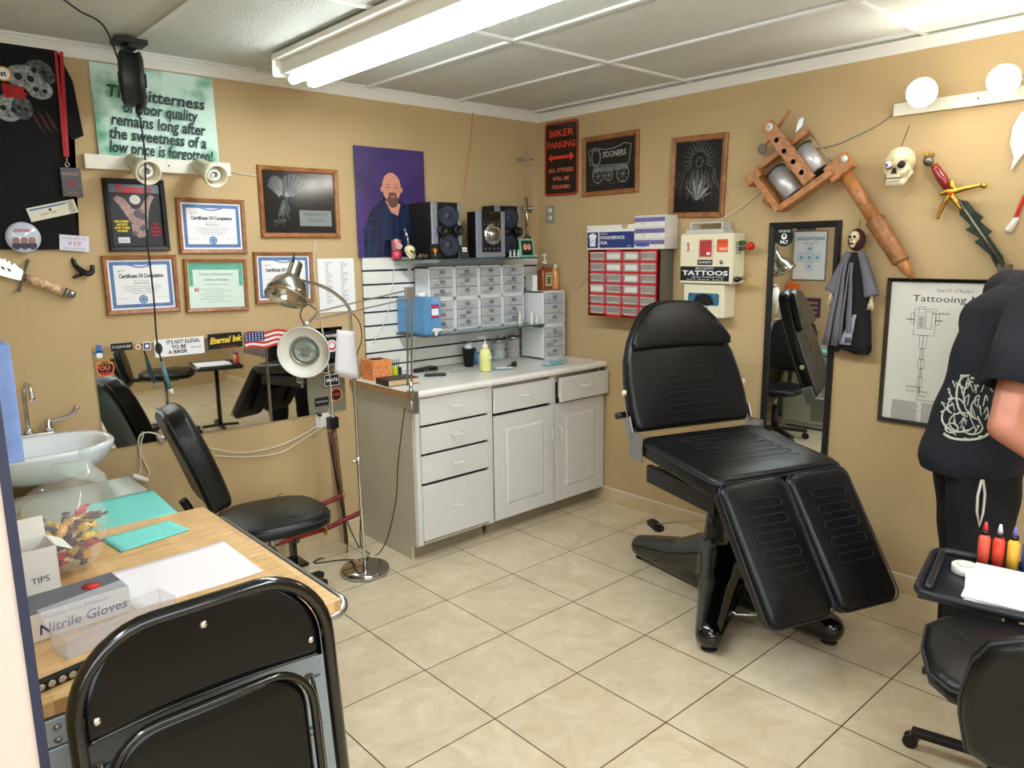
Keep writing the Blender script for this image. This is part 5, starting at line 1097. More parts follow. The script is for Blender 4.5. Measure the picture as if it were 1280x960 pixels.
# ================= TASK CHAIRS =================
def task_chair(loc, rz, label, seat_z, back_h=.50, group='black task chairs', bx=-.25, bz0=.06, tk=.075, bw=1, lean=12):
    t = thing('task_chair', label, 'office chair', loc, rz, group=group)      # the sitter faces local +x
    X = Matrix.Translation((.02, 0, seat_z))
    o_ = [(.25, 0), (.245, .10), (.215, .18), (.14, .23), (0, .245), (-.14, .235), (-.21, .19), (-.235, .1), (-.24, 0)]; o_ = o_+[(x, -y_) for x, y_ in o_[-2:0:-1]]
    b = MB(); b.pad(dens(o_, 3), .085, .035, LEATHER, X, dome=.02); s_ = b.build('seat', t)
    b = MB(); b.tube([X @ Vector((x*1.0, y_*1.0, -.04)) for x, y_ in dens(o_, 3)], .004, LEATHER2, 6, closed=True); b.build('piping', s_)
    b = MB(); b.tube([X @ Vector(v) for v in ((.10, .19, .0), (.02, .13, -.010), (-.05, 0, -.014), (.02, -.13, -.010), (.10, -.19, .0))], .002, LEATHER2, 5); b.build('seam', s_)
    bz = seat_z+bz0; lean = math.radians(lean); X = PX((bx, 0, bz), (0, -1, 0), (-math.sin(lean), 0, math.cos(lean)))
    h = back_h; o_ = [(.0, 0), (.13, .005), (.19, .04), (.215, .14), (.22, h*.5), (.205, h*.78), (.17, h*.93), (.1, h*.99), (0, h)]; o_ = [(x*bw, y_) for x, y_ in o_+[(-x, y_) for x, y_ in o_[-2:0:-1]]]
    b = MB(); b.pad(dens(o_, 3), tk, .033, LEATHER, X, dome=.012)
    bmesh.ops.transform(b.bm, matrix=Matrix.Identity(4), verts=b.bm.verts)
    Xi = X.inverted()
    for v in b.bm.verts:
        q = Xi @ v.co; q.z += .55*q.x*q.x+.30*(q.y-h*.45)**2-.0; v.co = X @ q
    bk = b.build('backrest', t)
    b = MB(); pts = [Xi and (X @ Vector((x, y_, -.037+.55*x*x+.30*(y_-h*.45)**2))) for x, y_ in dens(o_, 3)]; b.tube(pts, .004, LEATHER2, 6, closed=True); b.build('piping', bk)
    b = MB(); b.tube(smooth_path([(.0, 0, seat_z-.095), (-.15, 0, seat_z-.10), (bx-.035, 0, seat_z-.07), (bx-.068-.3*(bz0 < 0)*.1, 0, seat_z+.05), (bx-.10, 0, seat_z+.12)], 5), .02, SATB, 10); b.build('back_bar', t)
    b = MB(); b.box((-.09, -.08, seat_z-.115), (.12, .08, seat_z-.0855), SATB); b.build('seat_plate', t, bevel=.004)
    b = MB(); b.cyl((0, 0, .10), (0, 0, .30), .028, SATB); b.cyl((0, 0, .30), (0, 0, seat_z-.115), .016, STEEL); b.build('gas_column', t)
    b = MB(); b.tube([(.0, .08, seat_z-.10), (.02, .2, seat_z-.11)], .006, SATB, 8); b.cyl((.02, .2, seat_z-.11), (.024, .24, seat_z-.112), .011, BLACKP); b.build('height_lever', t)
    for k in range(5):
        a = 2*PI*k/5+.35; d_2 = Vector((math.cos(a), math.sin(a), 0)); b = MB(); b.beam(Vector((0, 0, .105))+d_2*.02, Vector((0, 0, .075))+d_2*.29, .045, .03, SATB); lg = b.build('leg', t, bevel=.006)
        b = MB(); c = d_2*.28; sd = Vector((-d_2.y, d_2.x, 0))
        for s2 in (-1, 1): b.cyl(c+sd*s2*.008+Vector((0, 0, .027)), c+sd*s2*.024+Vector((0, 0, .027)), .027, BLACKP, n=18)
        b.cyl(c+Vector((0, 0, .03)), c+Vector((0, 0, .075)), .008, STEEL); b.build('caster', lg)
    return t
task_chair((-2.40, -.60, 0), -.14, 'black padded task chair facing the counter, below the long wall mirror', .52, bx=-.28, tk=.12, lean=19)
task_chair((-1.60, -3.51, 0), .38, 'black task chair cut off by the lower right corner, its back toward the viewer', .66, .38, bx=-.33, bz0=-.15, bw=.86)

# ================= LONG WALL MIRROR =================
cu, cz, W, Hh, t_ = quad('A', (114, 432), (427, 409), (432, 508), (124, 549)); W = uz('A', 429, 450)[0]-uz('A', 117, 450)[0]; zt4 = 1.302; zb4 = .80
t = wthing('long_wall_mirror', 'long frameless wall mirror plastered with stickers', 'mirror', 'A', uz('A', 117, 450)[0]+W/2, (zt4+zb4)/2, 0, .001); Hh = zt4-zb4
MB().box((-W/2, -.006, -Hh/2), (W/2, -.001, Hh/2), M('long mirror silver', (205, 208, 204), .02, 1)).build('mirror_glass', t, bevel=.001)
for x in (-W*.30, W*.42):
    b = MB(); b.box((x-.014, -.011, -Hh/2-.012), (x+.014, -.0062, -Hh/2+.02), CHROME); b.build('clip', t, bevel=.002)
ox0, oz0 = t.location.x, t.location.z
def ms(X, Y): q = uz('A', X, Y, .006); return (q[0]-ox0, q[1]-oz0)
def sticker(corn, bg, fn, nm='sticker'):
    a, c = ms(*corn[0]), ms(*corn[1]); x0, x1, z1, z0 = a[0], c[0], a[1], c[1]; b = MB(); b.flat = True
    if bg: b.rect(x0, z0, x1, z1, -.0068, bg)
    fn(b, (x0+x1)/2, (z0+z1)/2, x1-x0, z1-z0, -.0073); b.build(nm, t)
sticker(((192, 425), (256, 441)), PAPER, lambda b, x, z, w_, h, y: (b.text("IT'S NOT ILLEGAL", x+w_*.08, z+h*.28, y, .026, BLACK, bold=.0008, fit=w_*.68), b.text('TO BE', x-w_*.02, z, y, .026, BLACK, bold=.0008), b.text('A BIKER', x-w_*.05, z-h*.28, y, .026, BLACK, bold=.0008), b.disc(x-w_*.42, z, h*.2, y, DKINK, sz=1.6), b.text('RIDE SAFE', x+w_*.33, z-h*.1, y, .012, BLACK)))
sticker(((259, 418), (303, 433)), BLACK, lambda b, x, z, w_, h, y: (b.text('Eternal Ink', x, z+h*.05, y, .045, YELINK, shear=.3, bold=.0016, fit=w_*.95, rot=.04), b.text('tattoo supply', x+w_*.1, z-h*.38, y, .016, REDINK)))
def flag(b, x, z, w_, h, y):
    for i in range(7): b.line([(x-w_/2+w_*k/12, z+h/2-h*(i+.5)/7+.006*math.sin(k*.9)) for k in range(13)], h/7*1.02, y-.0004*(i % 2), (REDINK, PAPER)[i % 2])
    b.rect(x-w_/2, z-h*.08, x-w_*.06, z+h/2, y-.001, NAVY)
    for i in range(4):
        for j in range(6): b.disc(x-w_*.46+w_*.07*j, z+h*(.4-.13*i), .0035, y-.0014, PAPER, 6)
sticker(((305, 416), (361, 431)), None, flag, 'flag_sticker')
sticker(((119, 447), (144, 473)), None, lambda b, x, z, w_, h, y: (b.disc(x, z, w_*.52, y, M('sticker orange', (226, 110, 60), .5)), b.disc(x, z, w_*.45, y-.0004, BLACK), b.text('TATTOO', x, z+h*.2, y-.0008, .018, YELINK), b.text('YOU', x-.012, z, y-.0008, .03, M('sticker orange'), bold=.001), b.text('INK', x, z-h*.25, y-.0008, .024, REDINK, bold=.001)))
sticker(((138, 430), (166, 437)), BLACK, lambda b, x, z, w_, h, y: b.text('IF YOUR IN DEEP', x, z, y, .018, PAPER, fit=w_*.85))
sticker(((178, 428), (189, 437)), PAPER, lambda b, x, z, w_, h, y: (b.rect(x-w_*.4, z-h*.4, x+w_*.4, z+h*.4, y, NAVY), b.disc(x, z, w_*.25, y-.0004, PAPER)))
sticker(((169, 430), (176, 437)), None, lambda b, x, z, w_, h, y: (b.disc(x, z, w_*.6, y, CREAM), b.disc(x, z, w_*.3, y-.0004, REDINK)))
sticker(((116, 432), (131, 446)), None, lambda b, x, z, w_, h, y: (b.rect(x-w_*.25, z-h*.1, x+w_*.25, z+h*.5, y, M('hat blue', (40, 110, 190), .5)), b.rect(x-w_*.5, z-h*.15, x+w_*.5, z-h*.0, y, M('hat blue')), b.disc(x, z-h*.35, w_*.3, y, PAPER)))
sticker(((405, 415), (424, 446)), BLACK, lambda b, x, z, w_, h, y: (b.text('POWER', x, z+h*.33, y, .022, PAPER, bold=.0006), b.disc(x, z-h*.05, w_*.4, y, PAPER), b.disc(x, z-h*.05, w_*.3, y-.0004, REDINK), b.disc(x, z-.004, w_*.2, y-.0008, PAPER)))
sticker(((404, 468), (425, 482)), BLACK, lambda b, x, z, w_, h, y: (b.border(x-w_*.46, z-h*.42, x+w_*.46, z+h*.42, .003, y, PAPER), b.text('SKATE', x, z, y, .026, PAPER, bold=.0006)))
sticker(((412, 485), (428, 501)), None, lambda b, x, z, w_, h, y: (b.disc(x, z, w_*.5, y, M('sticker orange')), b.disc(x, z, w_*.42, y-.0004, BLACK), b.text('YOU', x, z, y-.0008, .022, REDINK, bold=.001)))
sticker(((393, 498), (411, 506)), BLACK, lambda b, x, z, w_, h, y: b.text('KEEP ROLLING', x, z, y, .012, PAPER, fit=w_*.8))
# outlet with adapter and cords
q = uz('A', 405, 521); t = wthing('wall_outlet', 'white outlet plate under the long mirror crowded with plugs', 'outlet', 'A', q[0], q[1], 0, .001)
b = MB(); b.box((-.055, -.005, -.06), (.055, 0, .06), WHITE); b.build('plate', t, bevel=.002)
q2 = uz('A', 413, 527); t = wthing('plug_adapter', 'square black plug adapter in the outlet under the mirror', 'plug', 'A', q2[0], q2[1], 0, .0065)
b = MB(); b.box((-.032, -.045, -.036), (.03, 0, .034), BLACKP); b.build('body', t, bevel=.006); b = MB(); b.cyl((0, -.022, -.036), (0, -.022, -.06), .006, BLACKP); b.build('strain_relief', t)
q3 = uz('A', 401, 517); t = wthing('power_plug', 'small black plug left of the square adapter', 'plug', 'A', q3[0]-.02, q3[1], 0, .0065); b = MB(); b.cap((0, -.008, 0), (0, -.03, 0), .012, .009, BLACKP); b.build('plug', t)
def fcord(label, pts, r_, m_, nm='electrical_cable'):
    vs = [Vector(p) for p in pts]; t = thing(nm, label, 'cord', vs[0]); b = MB(); b.tube(smooth_path(vs, 7), r_, m_, 7); b.build('cable', t, world=True)
BC = SBLK
wcord('upper white cord running from behind the task chair to the outlet', 'A', [(262, 560), (300, 566), (340, 560), (370, 548), (398, 532)], .0035, WC)
wcord('lower white cord sagging from the task chair to the outlet', 'A', [(268, 570), (310, 571), (350, 566), (380, 548), (403, 534)], .0035, WC, d=.014)
wcord('white cord looped behind the chair and knotted below the mirror', 'A', [(206, 548), (190, 541), (176, 543), (173, 556), (178, 572), (186, 590), (183, 600)], .0035, WC)
wcord('short white cord hanging below the mirror clip with an inline switch', 'A', [(180, 540), (175, 562), (176, 585), (170, 598)], .0035, WC, d=.016)
q = uz('A', 173, 597, .02); t = wthing('inline_switch', 'white inline switch hanging at the end of the cord beside the sink', 'switch', 'A', q[0], q[1], 0, .03); b = MB(); b.cap((-.02, 0, .012), (.03, 0, -.018), .014, .014, WHITE, 12); b.build('body', t)
wcord('thin white cord drooping from the track rail to the eagle etching', 'A', [(287, 213), (300, 217), (322, 220)], .002, WC)
wcord('white cord hanging behind the typed list down to the outlet', 'A', [(394, 300), (392, 330), (396, 370), (402, 405), (412, 470), (416, 520)], .0028, WC, d=.012)
wcord('pair of copper wires running down from the ceiling behind the speakers', 'A', [(592, 132), (588, 180), (583, 215), (579, 246)], .0025, M('copper wire', (190, 130, 96), .4, .5))
wcord('white cord hanging in front of the slat panel', 'A', [(494, 322), (490, 360), (482, 400), (466, 430)], .0028, WC, d=.024)
a = oy(414, 540, -.03); fcord('black cord from the adapter down to the floor lamp', [a, oy(418, 580, -.04), oy(430, 640, -.10), oz(449, 684, .004), oz(462, 692, .004), (-1.80, -.40, .1), (-1.86, -.515, .3)], .0035, BC)
a = oy(411, 540, -.022); fcord('black cord looping across the tiles beside the sword stand', [a, oy(420, 600, -.05), oz(434, 690, .004), oz(400, 698, .004), oz(394, 704, .004), oz(425, 700, .004), oz(450, 700, .004)], .0035, BC)
fcord('black cord hanging along the cabinet side from the magnifier lamp', [(-1.60, -.60, ZC-.09), (-1.60, -.57, .8), (-1.61, -.52, .55), (-1.605, -.48, .35), (-1.63, -.42, .12), (-1.68, -.38, .006), (-1.78, -.36, .004)], .003, BC)
q = oy(441, 392, -.55); fcord('black cord curling beside the floor lamp pole', [q, oy(450, 405, -.545), oy(452, 425, -.545), oy(446, 445, -.55), oy(445, 475, -.553)], .0028, BC)

# ================= SWORDS ON A FLOOR STAND =================
t = thing('sword_stand', 'small black sword stand on the floor behind the task chair', 'stand', (-2.20, -.16, 0)); b = MB(); b.box((-.20, -.08, 0), (.16, .08, .02), GLOSSB); b.build('base', t, bevel=.004)
for x in (-.15, .11):
    b = MB(); b.box((x-.012, -.02, .02), (x+.012, .035, .34), GLOSSB); b.box((x-.012, -.06, .14), (x+.012, -.02, .155), GLOSSB); b.box((x-.012, -.06, .27), (x+.012, -.02, .285), GLOSSB); b.box((x-.012, -.065, .155), (x+.012, -.055, .175), GLOSSB); b.box((x-.012, -.065, .285), (x+.012, -.055, .305), GLOSSB); b.build('bracket', t, bevel=.002)
REDW = M('red cord wrap', (122, 24, 30), .55, var=.6, vs=45)
def katana(z, dx, label):
    a = Vector((-2.50+dx, -.20, z-.01)); gp = Vector((-2.02+dx, -.20, z)); e = Vector((-1.76+dx, -.20, z+.045)); t = thing('katana', label, 'sword', a, group=None)
    b = MB(); b.tube([a, gp-Vector((.004, 0, 0))], .013, M('red lacquer', (130, 22, 26), .2, coat=.5), 12); b.build('scabbard', t, world=True)
    d_2 = (e-gp).normalized(); b = MB(); b.lathe([(.001, 0), (.034, .0005), (.034, .006), (.001, .0065)], GOLD, gp, d_2); b.build('guard', t, world=True)
    b = MB(); b.lathe([(.014, .007), (.015, .02)], GOLD, gp, d_2); b.build('collar', t, world=True)
    L_ = (e-gp).length; prof = [(.013, .0205)]
    for k in range(14): prof += [(.0155, .022+(L_-.035)*(k+.3)/14), (.0135, .022+(L_-.035)*(k+.9)/14)]
    b = MB(); b.lathe(prof, REDW, gp, d_2, 14); b.build('grip', t, world=True); b = MB(); b.lathe([(.014, L_-.012), (.015, L_), (.001, L_+.001)], GOLD, gp, d_2); b.build('pommel', t, world=True)
katana(.169, .10, 'lower red handled katana resting on the black stand'); katana(.299, -.02, 'upper red handled katana resting on the black stand')
t = thing('walking_stick', 'dark wooden stick leaning behind the floor lamp', 'stick', (-1.72, -.03, 0)); b = MB(); b.tube([(0, -.06, .0), (-.01, .0, .75)], .012, wood('dark stick', (84, 50, 30), (120, 76, 46))); b.build('stick', t)
b = MB(); b.cyl((-.009, .004, .70), (-.0101, .004, .78), .013, STEEL); b.build('ferrule', t)

# ================= SINK =================
t = thing('wall_sink', 'white oval ceramic hand sink hung on the wall', 'sink', (-3.255, 0, .93)); CER = M('white ceramic', (226, 232, 236), .08, coat=.5)
def el(hw, y0, y1, z, n=40, p_=2.4):
    r_ = []
    for i in range(n):
        a = 2*PI*i/n; c, s = math.cos(a), math.sin(a); r_.append((hw*math.copysign(abs(c)**(2/p_), c), (y0+y1)/2+(y1-y0)/2*math.copysign(abs(s)**(2/p_), s), z))
    return r_
b = MB(); b.rings([el(.06, -.28, -.12, -.165), el(.15, -.36, -.02, -.155), el(.22, -.43, -.004, -.12), el(.265, -.475, -.002, -.07), el(.287, -.495, -.001, -.02), el(.288, -.497, -.001, -.006), el(.282, -.49, -.002, .0), el(.26, -.468, -.075, .0), el(.25, -.455, -.09, -.008), el(.235, -.44, -.1, -.03), el(.2, -.40, -.13, -.085), el(.12, -.33, -.18, -.125), el(.03, -.27, -.21, -.13)], CER); sk_ = b.build('basin', t)
b = MB(); b.lathe([(.001, .002), (.022, .002), (.024, 0)], CHROME, (0, -.24, -.129)); b.build('drain', t)
b = MB(); b.lathe([(.02, -.29), (.02, -.166)], CHROME, (0, -.2, 0)); b.tube(smooth_path([(0, -.2, -.28), (0, -.2, -.36), (0, -.12, -.38), (0, -.004, -.33)], 5), .018, CHROME, 12); b.build('drain_pipe', t)
t = thing('faucet', 'chrome gooseneck faucet with a wrist blade handle', 'faucet', (-3.255, -.05, .931)); b = MB(); b.box((-.10, -.022, 0), (.10, .022, .014), CHROME); b.build('base_plate', t, bevel=.008, seg=3)
b = MB(); b.lathe([(.02, .0145), (.016, .03), (.012, .04)], CHROME); b.tube(smooth_path([(0, 0, .035), (0, 0, .18), (.003, -.012, .225), (.008, -.045, .245), (.012, -.085, .235), (.013, -.10, .20)], 6), .010, CHROME, 12); b.lathe([(.013, 0), (.013, .03), (.001, .031)], CHROME, (.013, -.102, .205), (0, -.1, -1)); b.build('spout', t)
for s_ in (-1, 1):
    b = MB(); b.lathe([(.022, .0145), (.02, .03), (.014, .055), (.012, .07), (.001, .072)], CHROME, (s_*.08, 0, 0)); o = b.build('valve', t)
    b = MB(); b.tube(smooth_path([(s_*.08, 0, .062), (s_*.12, -.02, .066), (s_*.17, -.04, .085), (s_*.195, -.05, .12)], 5), 1, CHROME, 10, radii=[.006+.007*i/15 for i in range(16)]); b.build('blade_handle', o)
# waste bin under the sink
t = thing('waste_bin', 'brushed steel step bin under the sink', 'bin', (-3.42, -.20, 0)); b = MB(); b.lathe([(.001, 0), (.12, .001), (.12, .50)], STEEL, n=36); b.build('body', t); b = MB(); b.lathe([(.123, .501), (.12, .53), (.06, .55), (.001, .552)], SBLK, n=36); b.build('lid', t)

# ================= T-SHIRT AND KEEPSAKES =================
CT_ = M('black cotton', (13, 13, 15), .95, bump=.2, bs=200)
sx_, sz_ = -3.325, 2.2; t = wthing('hanging_shirt', 'black t-shirt with a skull print pinned to the wall', 't-shirt', 'A', sx_, sz_, 0, .001)
half = [(.075, .435), (.12, .44), (.365, .425), (.415, .30), (.435, .07), (.385, .045), (.352, .13), (.358, -.15), (.37, -.437)]
left_ = [(-x if x < .33 else -.333, z) for x, z in half][::-1]
o_ = [(0, .40)]+half+[(.2, -.44), (0, -.435), (-.2, -.44)]+left_
def inside(x, z, P_):
    c = False; n = len(P_)
    for i in range(n):
        a, b_ = P_[i], P_[i-1]
        if (a[1] > z) != (b_[1] > z) and x < (b_[0]-a[0])*(z-a[1])/(b_[1]-a[1])+a[0]: c = not c
    return c
b = MB(); b.poly(o_, -.014, CT_, th=.012); bmesh.ops.triangulate(b.bm, faces=b.bm.faces[:]); b.build('cloth', t, bevel=.004)
for pts in ([(.352, .13), (.356, -.1), (.35, -.3)], [(.345, .40), (.36, .28), (.352, .13)]): b = MB(); b.tube([(x-.004, -.0155, z) for x, z in pts], .003, M('shirt seam', (30, 30, 33), .9), 6); b.build('seam', t)
def sh(X, Y): q = uz('A', X, Y, .02); return (q[0]-sx_, q[1]-sz_)
b = MB(); b.flat = True; GS = M('grey skull print', (150, 155, 158), .9, var=.75, vs=55); GS2 = M('faded skull print', (88, 92, 94), .9, var=.8, vs=60)
for (X, Y, r_, m_, k, sc) in ((48, 88, .055, GS2, 0, .8), (30, 96, .07, GS, 1, .7), (50, 112, .05, GS, 2, .8), (10, 135, .055, GS, 3, 1), (28, 135, .04, GS2, 4, 1.2), (60, 95, .03, GS2, 5, 1.1)):
    x, z = sh(X, Y); b.disc(x, z, r_, -.0148-.0003*k, m_, sz=sc); b.disc(x-r_*.3, z, r_*.22, -.0165-.0001*k, BLACK, 12); b.disc(x+r_*.35, z-.005, r_*.2, -.0165-.0001*k, BLACK, 12); b.poly([(x-.005, z-r_*.25), (x+.005, z-r_*.25), (x, z-r_*.05)], -.0165, BLACK)
    for j in range(5): b.line([(x-r_*.35+r_*.16*j, z-r_*.45*sc), (x-r_*.35+r_*.16*j, z-r_*.7*sc)], .0025, -.0165, BLACK)
RP = M('red print', (160, 34, 34), .9, var=.4, vs=40); a, c = sh(2, 103), sh(34, 124); b.poly([(a[0], a[1]), (c[0], a[1]-.01), (c[0]-.01, c[1]+.03), (a[0]+.09, c[1]+.02), (c[0]-.01, c[1]), (a[0], c[1])], -.0172, RP)
x, z = sh(4, 92); b.disc(x, z, .03, -.0178, ORG); b.disc(x, z, .024, -.0182, PAPER); b.text('st', x, z, -.0186, .03, BLACK, bold=.001)
for i in range(9): x, z = sh(38+3*i, 138+3*(i % 3)); b.line([(x, z), (x+.02, z-.05), (x+.03, z-.07)], .0025, -.0148, M('brown print', (90, 50, 34), .9))
b.build('print', t)
def keep(nm, label, cat, X, Y, d, rot=0): q = uz('A', X, Y, d); return wthing(nm, label, cat, 'A', q[0], q[1], -math.radians(rot), d)
a1, a2 = uz('A', 73, 64, .03), uz('A', 83, 196, .03); t = wthing('lanyard', 'red lanyard with a black pass hanging over the shirt sleeve', 'lanyard', 'A', a2[0], a2[1], 0, .028); RL = M('red ribbon', (172, 24, 34), .6); dx = a1[0]-a2[0]; dz_ = a1[1]-a2[1]
for s_ in (-1, 1): b = MB(); b.poly([(dx-.006+s_*.010, dz_), (dx+.006+s_*.012, dz_), (s_*.003+.009, 0), (s_*.003-.007, 0)][::-1], -.0015-s_*.001, RL, th=.001); b.build('ribbon', t)
b = MB(); b.cyl((0, -.002, 0), (0, -.002, -.025), .004, STEEL); b.tube([(.008*math.cos(i*PI/6), -.002, -.034+.010*math.sin(i*PI/6)) for i in range(12)], .002, STEEL, 6, closed=True); b.build('clasp', t)
b = MB(); b.box((-.032, -.003, -.175), (.05, 0, -.046), M('black pass', (34, 26, 26), .25)); ps = b.build('pass', t, bevel=.002); b = MB(); b.flat = True; b.text('INTENZE', .009, -.075, -.0036, .02, M('pass lettering', (170, 120, 96), .5), fit=.065); b.disc(.009, -.115, .018, -.0036, M('pass emblem', (110, 40, 34), .5), 14); b.text('TATTOO', .009, -.158, -.0036, .016, M('pass lettering'), fit=.05); b.build('pass_print', ps)
t = keep('event_ticket', 'cream event ticket pinned to the lower part of the shirt', 'ticket', 66, 263, .018, 14); b = MB(); b.box((-.098, -.001, -.03), (.098, 0, .03), M('ticket cream', (222, 218, 196), .7)); b.build('card', t); b = MB(); b.flat = True; b.rect(-.09, .016, .06, .023, -.0016, BLUEINK); b.disc(-.01, .006, .006, -.0016, BLACK, 8); b.rect(.065, -.026, .09, .026, -.0016, M('ticket stub', (180, 178, 160), .7, var=.5, vs=120)); b.text('ADMIT ONE', -.02, -.008, -.0016, .012, GREYINK); b.build('print', t)
t = keep('button_badge', 'round white photo button pinned at the shirt hem', 'badge', 29, 297, .018); b = MB(); b.lathe([(.068, 0), (.067, .006), (.05, .012), (.001, .014)], M('button face', (196, 204, 222), .15, coat=.5), (0, 0, 0), (0, -1, 0), 36); b.build('disc', t)
b = MB(); b.flat = True
for i in range(3): b.disc(-.03+.03*i, -.012, .014, -.0146-.0001*i, M('print skin', (150, 110, 100), .5), 14); b.disc(-.03+.03*i, -.035, .017, -.0144, M('print navy', (50, 50, 66), .5), 14)
b.text('JANUARY', 0, .03, -.0146, .02, REDINK, fit=.07); b.build('print', t)
t = keep('pass_card', 'white V.I.P. card pinned at the shirt corner', 'card', 93, 304, .018, -5); b = MB(); b.box((-.06, -.001, -.035), (.06, 0, .035), M('pale lilac card', (216, 214, 230), .6)); b.build('card', t); b = MB(); b.flat = True; b.text('V.I.P', 0, -.003, -.0016, .026, REDINK, fit=.055); b.text('all access guest card', 0, .022, -.0016, .012, GREYINK, fit=.09); b.text('not transferable', 0, -.024, -.0016, .011, BLUEINK, fit=.09); b.build('print', t)
t = keep('wall_hook', 'small black curved hook below the pinned card', 'hook', 103, 334, .001); b = MB(); b.tube(smooth_path([(-.035, -.004, .045), (-.03, -.008, .01), (-.01, -.02, -.015), (.012, -.03, -.03), (.032, -.03, -.02), (.035, -.028, .01)], 6), 1, BLACKP, 8, radii=[.009+.005*math.sin(PI*i/30) for i in range(31)]); b.cap((-.04, -.006, -.045), (.0, -.01, -.03), .007, .009, BLACKP); b.blob(.003, BLACKP, 1); b.build('hook', t); b = MB(); b.lathe([(.006, 0), (.004, .003), (.001, .0035)], STEEL, (-.033, -.012, .04), (0, -1, 0)); b.build('screw', t)
# bone handled knife
def kn(x, y, d=.02): q = uz('A', x*.25, 200+y*.25, d); return Vector((q[0], -d, q[1]))
og = kn(120, 590, 0); t = wthing('display_knife', 'saw-backed display knife with a carved bone handle', 'knife', 'A', og.x, og.z); kk = lambda x, y, d=.02: kn(x, y, d)-Vector((og.x, 0, og.z))
b = MB(); q = [kk(*p) for p in ((-60, 520), (-40, 485), (-20, 497), (-8, 482), (10, 500), (20, 488), (36, 510), (46, 500), (58, 524), (70, 516), (90, 535), (112, 548), (120, 560), (105, 605), (60, 595), (0, 578), (-50, 556))]; b.poly([(v.x, v.z) for v in q], -.022, M('polished blade', (198, 204, 190), .25, .7), th=.005); b.build('blade', t, bevel=.0015)
b = MB(); b.poly([(v.x, v.z) for v in [kk(*p) for p in ((0, 530), (18, 535), (28, 550), (10, 545))]], -.0224, DKINK); b.poly([(v.x, v.z) for v in [kk(*p) for p in ((34, 540), (50, 545), (56, 560), (42, 556))]], -.0224, DKINK); b.build('cutouts', t)
b = MB(); b.cap(kk(140, 505), kk(98, 650), .006, .005, AG, 10); b.ball(kk(140, 505), .009, AG); b.ball(kk(98, 650), .009, AG); b.build('guard', t)
a, c = kk(118, 585), kk(322, 660); L_ = (c-a).length; b = MB(); b.lathe([(.014, 0), (.017, .01)], AG, a, c-a); b.lathe([(.015, .011), (.021, L_*.3), (.019, L_*.6), (.023, L_*.97)], M('carved bone', (212, 178, 140), .5, var=.6, vs=55, bump=.5, bs=90), a, c-a); b.build('handle', t)
e = kk(372, 676); b = MB(); b.lathe([(.022, 0), (.024, .008), (.017, .012), (.02, .03), (.015, .045), (.001, .047)], STEEL, c+(e-c)*.02, e-c); b.build('pommel', t)

# ================= CORD REEL ON THE CEILING =================
t = thing('cord_reel', 'black retractable cord reel hanging from the ceiling', 'cord reel', (-2.73, -.26, H)); b = MB(); b.box((-.065, -.05, -.022), (.065, .05, 0), SBLK); b.box((-.02, -.06, -.045), (.02, .06, -.022), SBLK); b.build('mount', t, bevel=.004)
b = MB(); b.lathe([(.001, -.05), (.09, -.05), (.115, -.042), (.118, -.03), (.112, -.026), (.112, .026), (.118, .03), (.115, .042), (.09, .05), (.001, .05)], M('reel plastic', (34, 34, 36), .5), (0, 0, -.165), (.95, -.3, 0), 32); b.build('housing', t)
b = MB()
for s_ in (-1, 1): b.lathe([(.03, .0), (.03, .006), (.001, .007)], SBLK, Vector((0, 0, -.165))+Vector((.95, -.3, 0)).normalized()*.05*s_, Vector((.95, -.3, 0))*s_)
b.build('hub_cap', t)
b = MB(); b.cyl((.01, -.01, -.28), (.012, -.01, -.31), .012, SBLK); b.build('cord_guide', t)
p0 = Vector((-2.718, -.27, H-.31)); fcord('black drop cord hanging from the ceiling reel to the long mirror', [p0, oy(181, 190, -.25), oy(182, 250, -.22), oy(184, 300, -.2), oy(192, 370, -.16), oy(196, 425, -.14), oy(203, 455, -.13)], .004, BC)
a, c = oy(202, 452, -.13), oy(213, 486, -.13); t = thing('cord_socket', 'teal wrapped socket at the end of the drop cord', 'socket', a); b = MB(); b.tube([a, a.lerp(c, .5)+Vector((-.003, 0, 0)), c], 1, M('teal wrap', (84, 130, 140), .4, var=.3, vs=50), 10, radii=[.008, .012, .009]); b.build('sleeve', t, world=True); b = MB(); b.cyl(c, c+(c-a).normalized()*.03, .011, WHITE, n=12); b.build('plug_end', t, world=True)
fcord('black cable strung along the ceiling to the reel', [(-2.78, -.27, H-.10), oz(130, 33, H-.03), oz(100, 14, H-.02), oz(75, -4, H-.02)], .004, BC)

# ================= WIND CHIME =================
c = oy(657, 190, -.10); t = thing('wind_chime', 'hanging mobile of chains, rods and tattoo machine parts in the corner', 'mobile', (c.x, c.y, c.z))
fine = M('thin chain', (176, 172, 150), .4, .7); b = MB(); b.cyl((0, 0, .0), (.005, .05, .12), .0012, fine); b.build('hanger', t)
b = MB(); b.tube([(.055*math.cos(i*PI/9), .055*math.sin(i*PI/9), -.05) for i in range(18)], .003, STEEL, 6, closed=True); b.build('ring', t)
for i in range(3):
    a = i*2*PI/3+.4; x, y_ = .055*math.cos(a), .055*math.sin(a); b = MB(); b.tube([(0, 0, 0), (x, y_, -.05), (x, y_, -.36)], .0014, fine, 5); ln = b.build('chain', t); b = MB(); b.ball((x, y_, -.375), .016, STEEL, 12); b.lathe([(.02, -.38), (.02, -.372)], M('clear disc', (200, 204, 200), .1), (x+.02*math.cos(a), y_, 0), n=12); b.build('weight', ln)
b = MB(); b.cyl((0, 0, -.30), (.01, 0, -.56), .012, CHROME); b.cyl((-.035, 0, -.37), (.045, 0, -.39), .012, STEEL); b.build('centre_rod', t); b = MB(); b.cyl((0, 0, 0), (0, 0, -.30), .0014, fine); b.build('centre_chain', t)
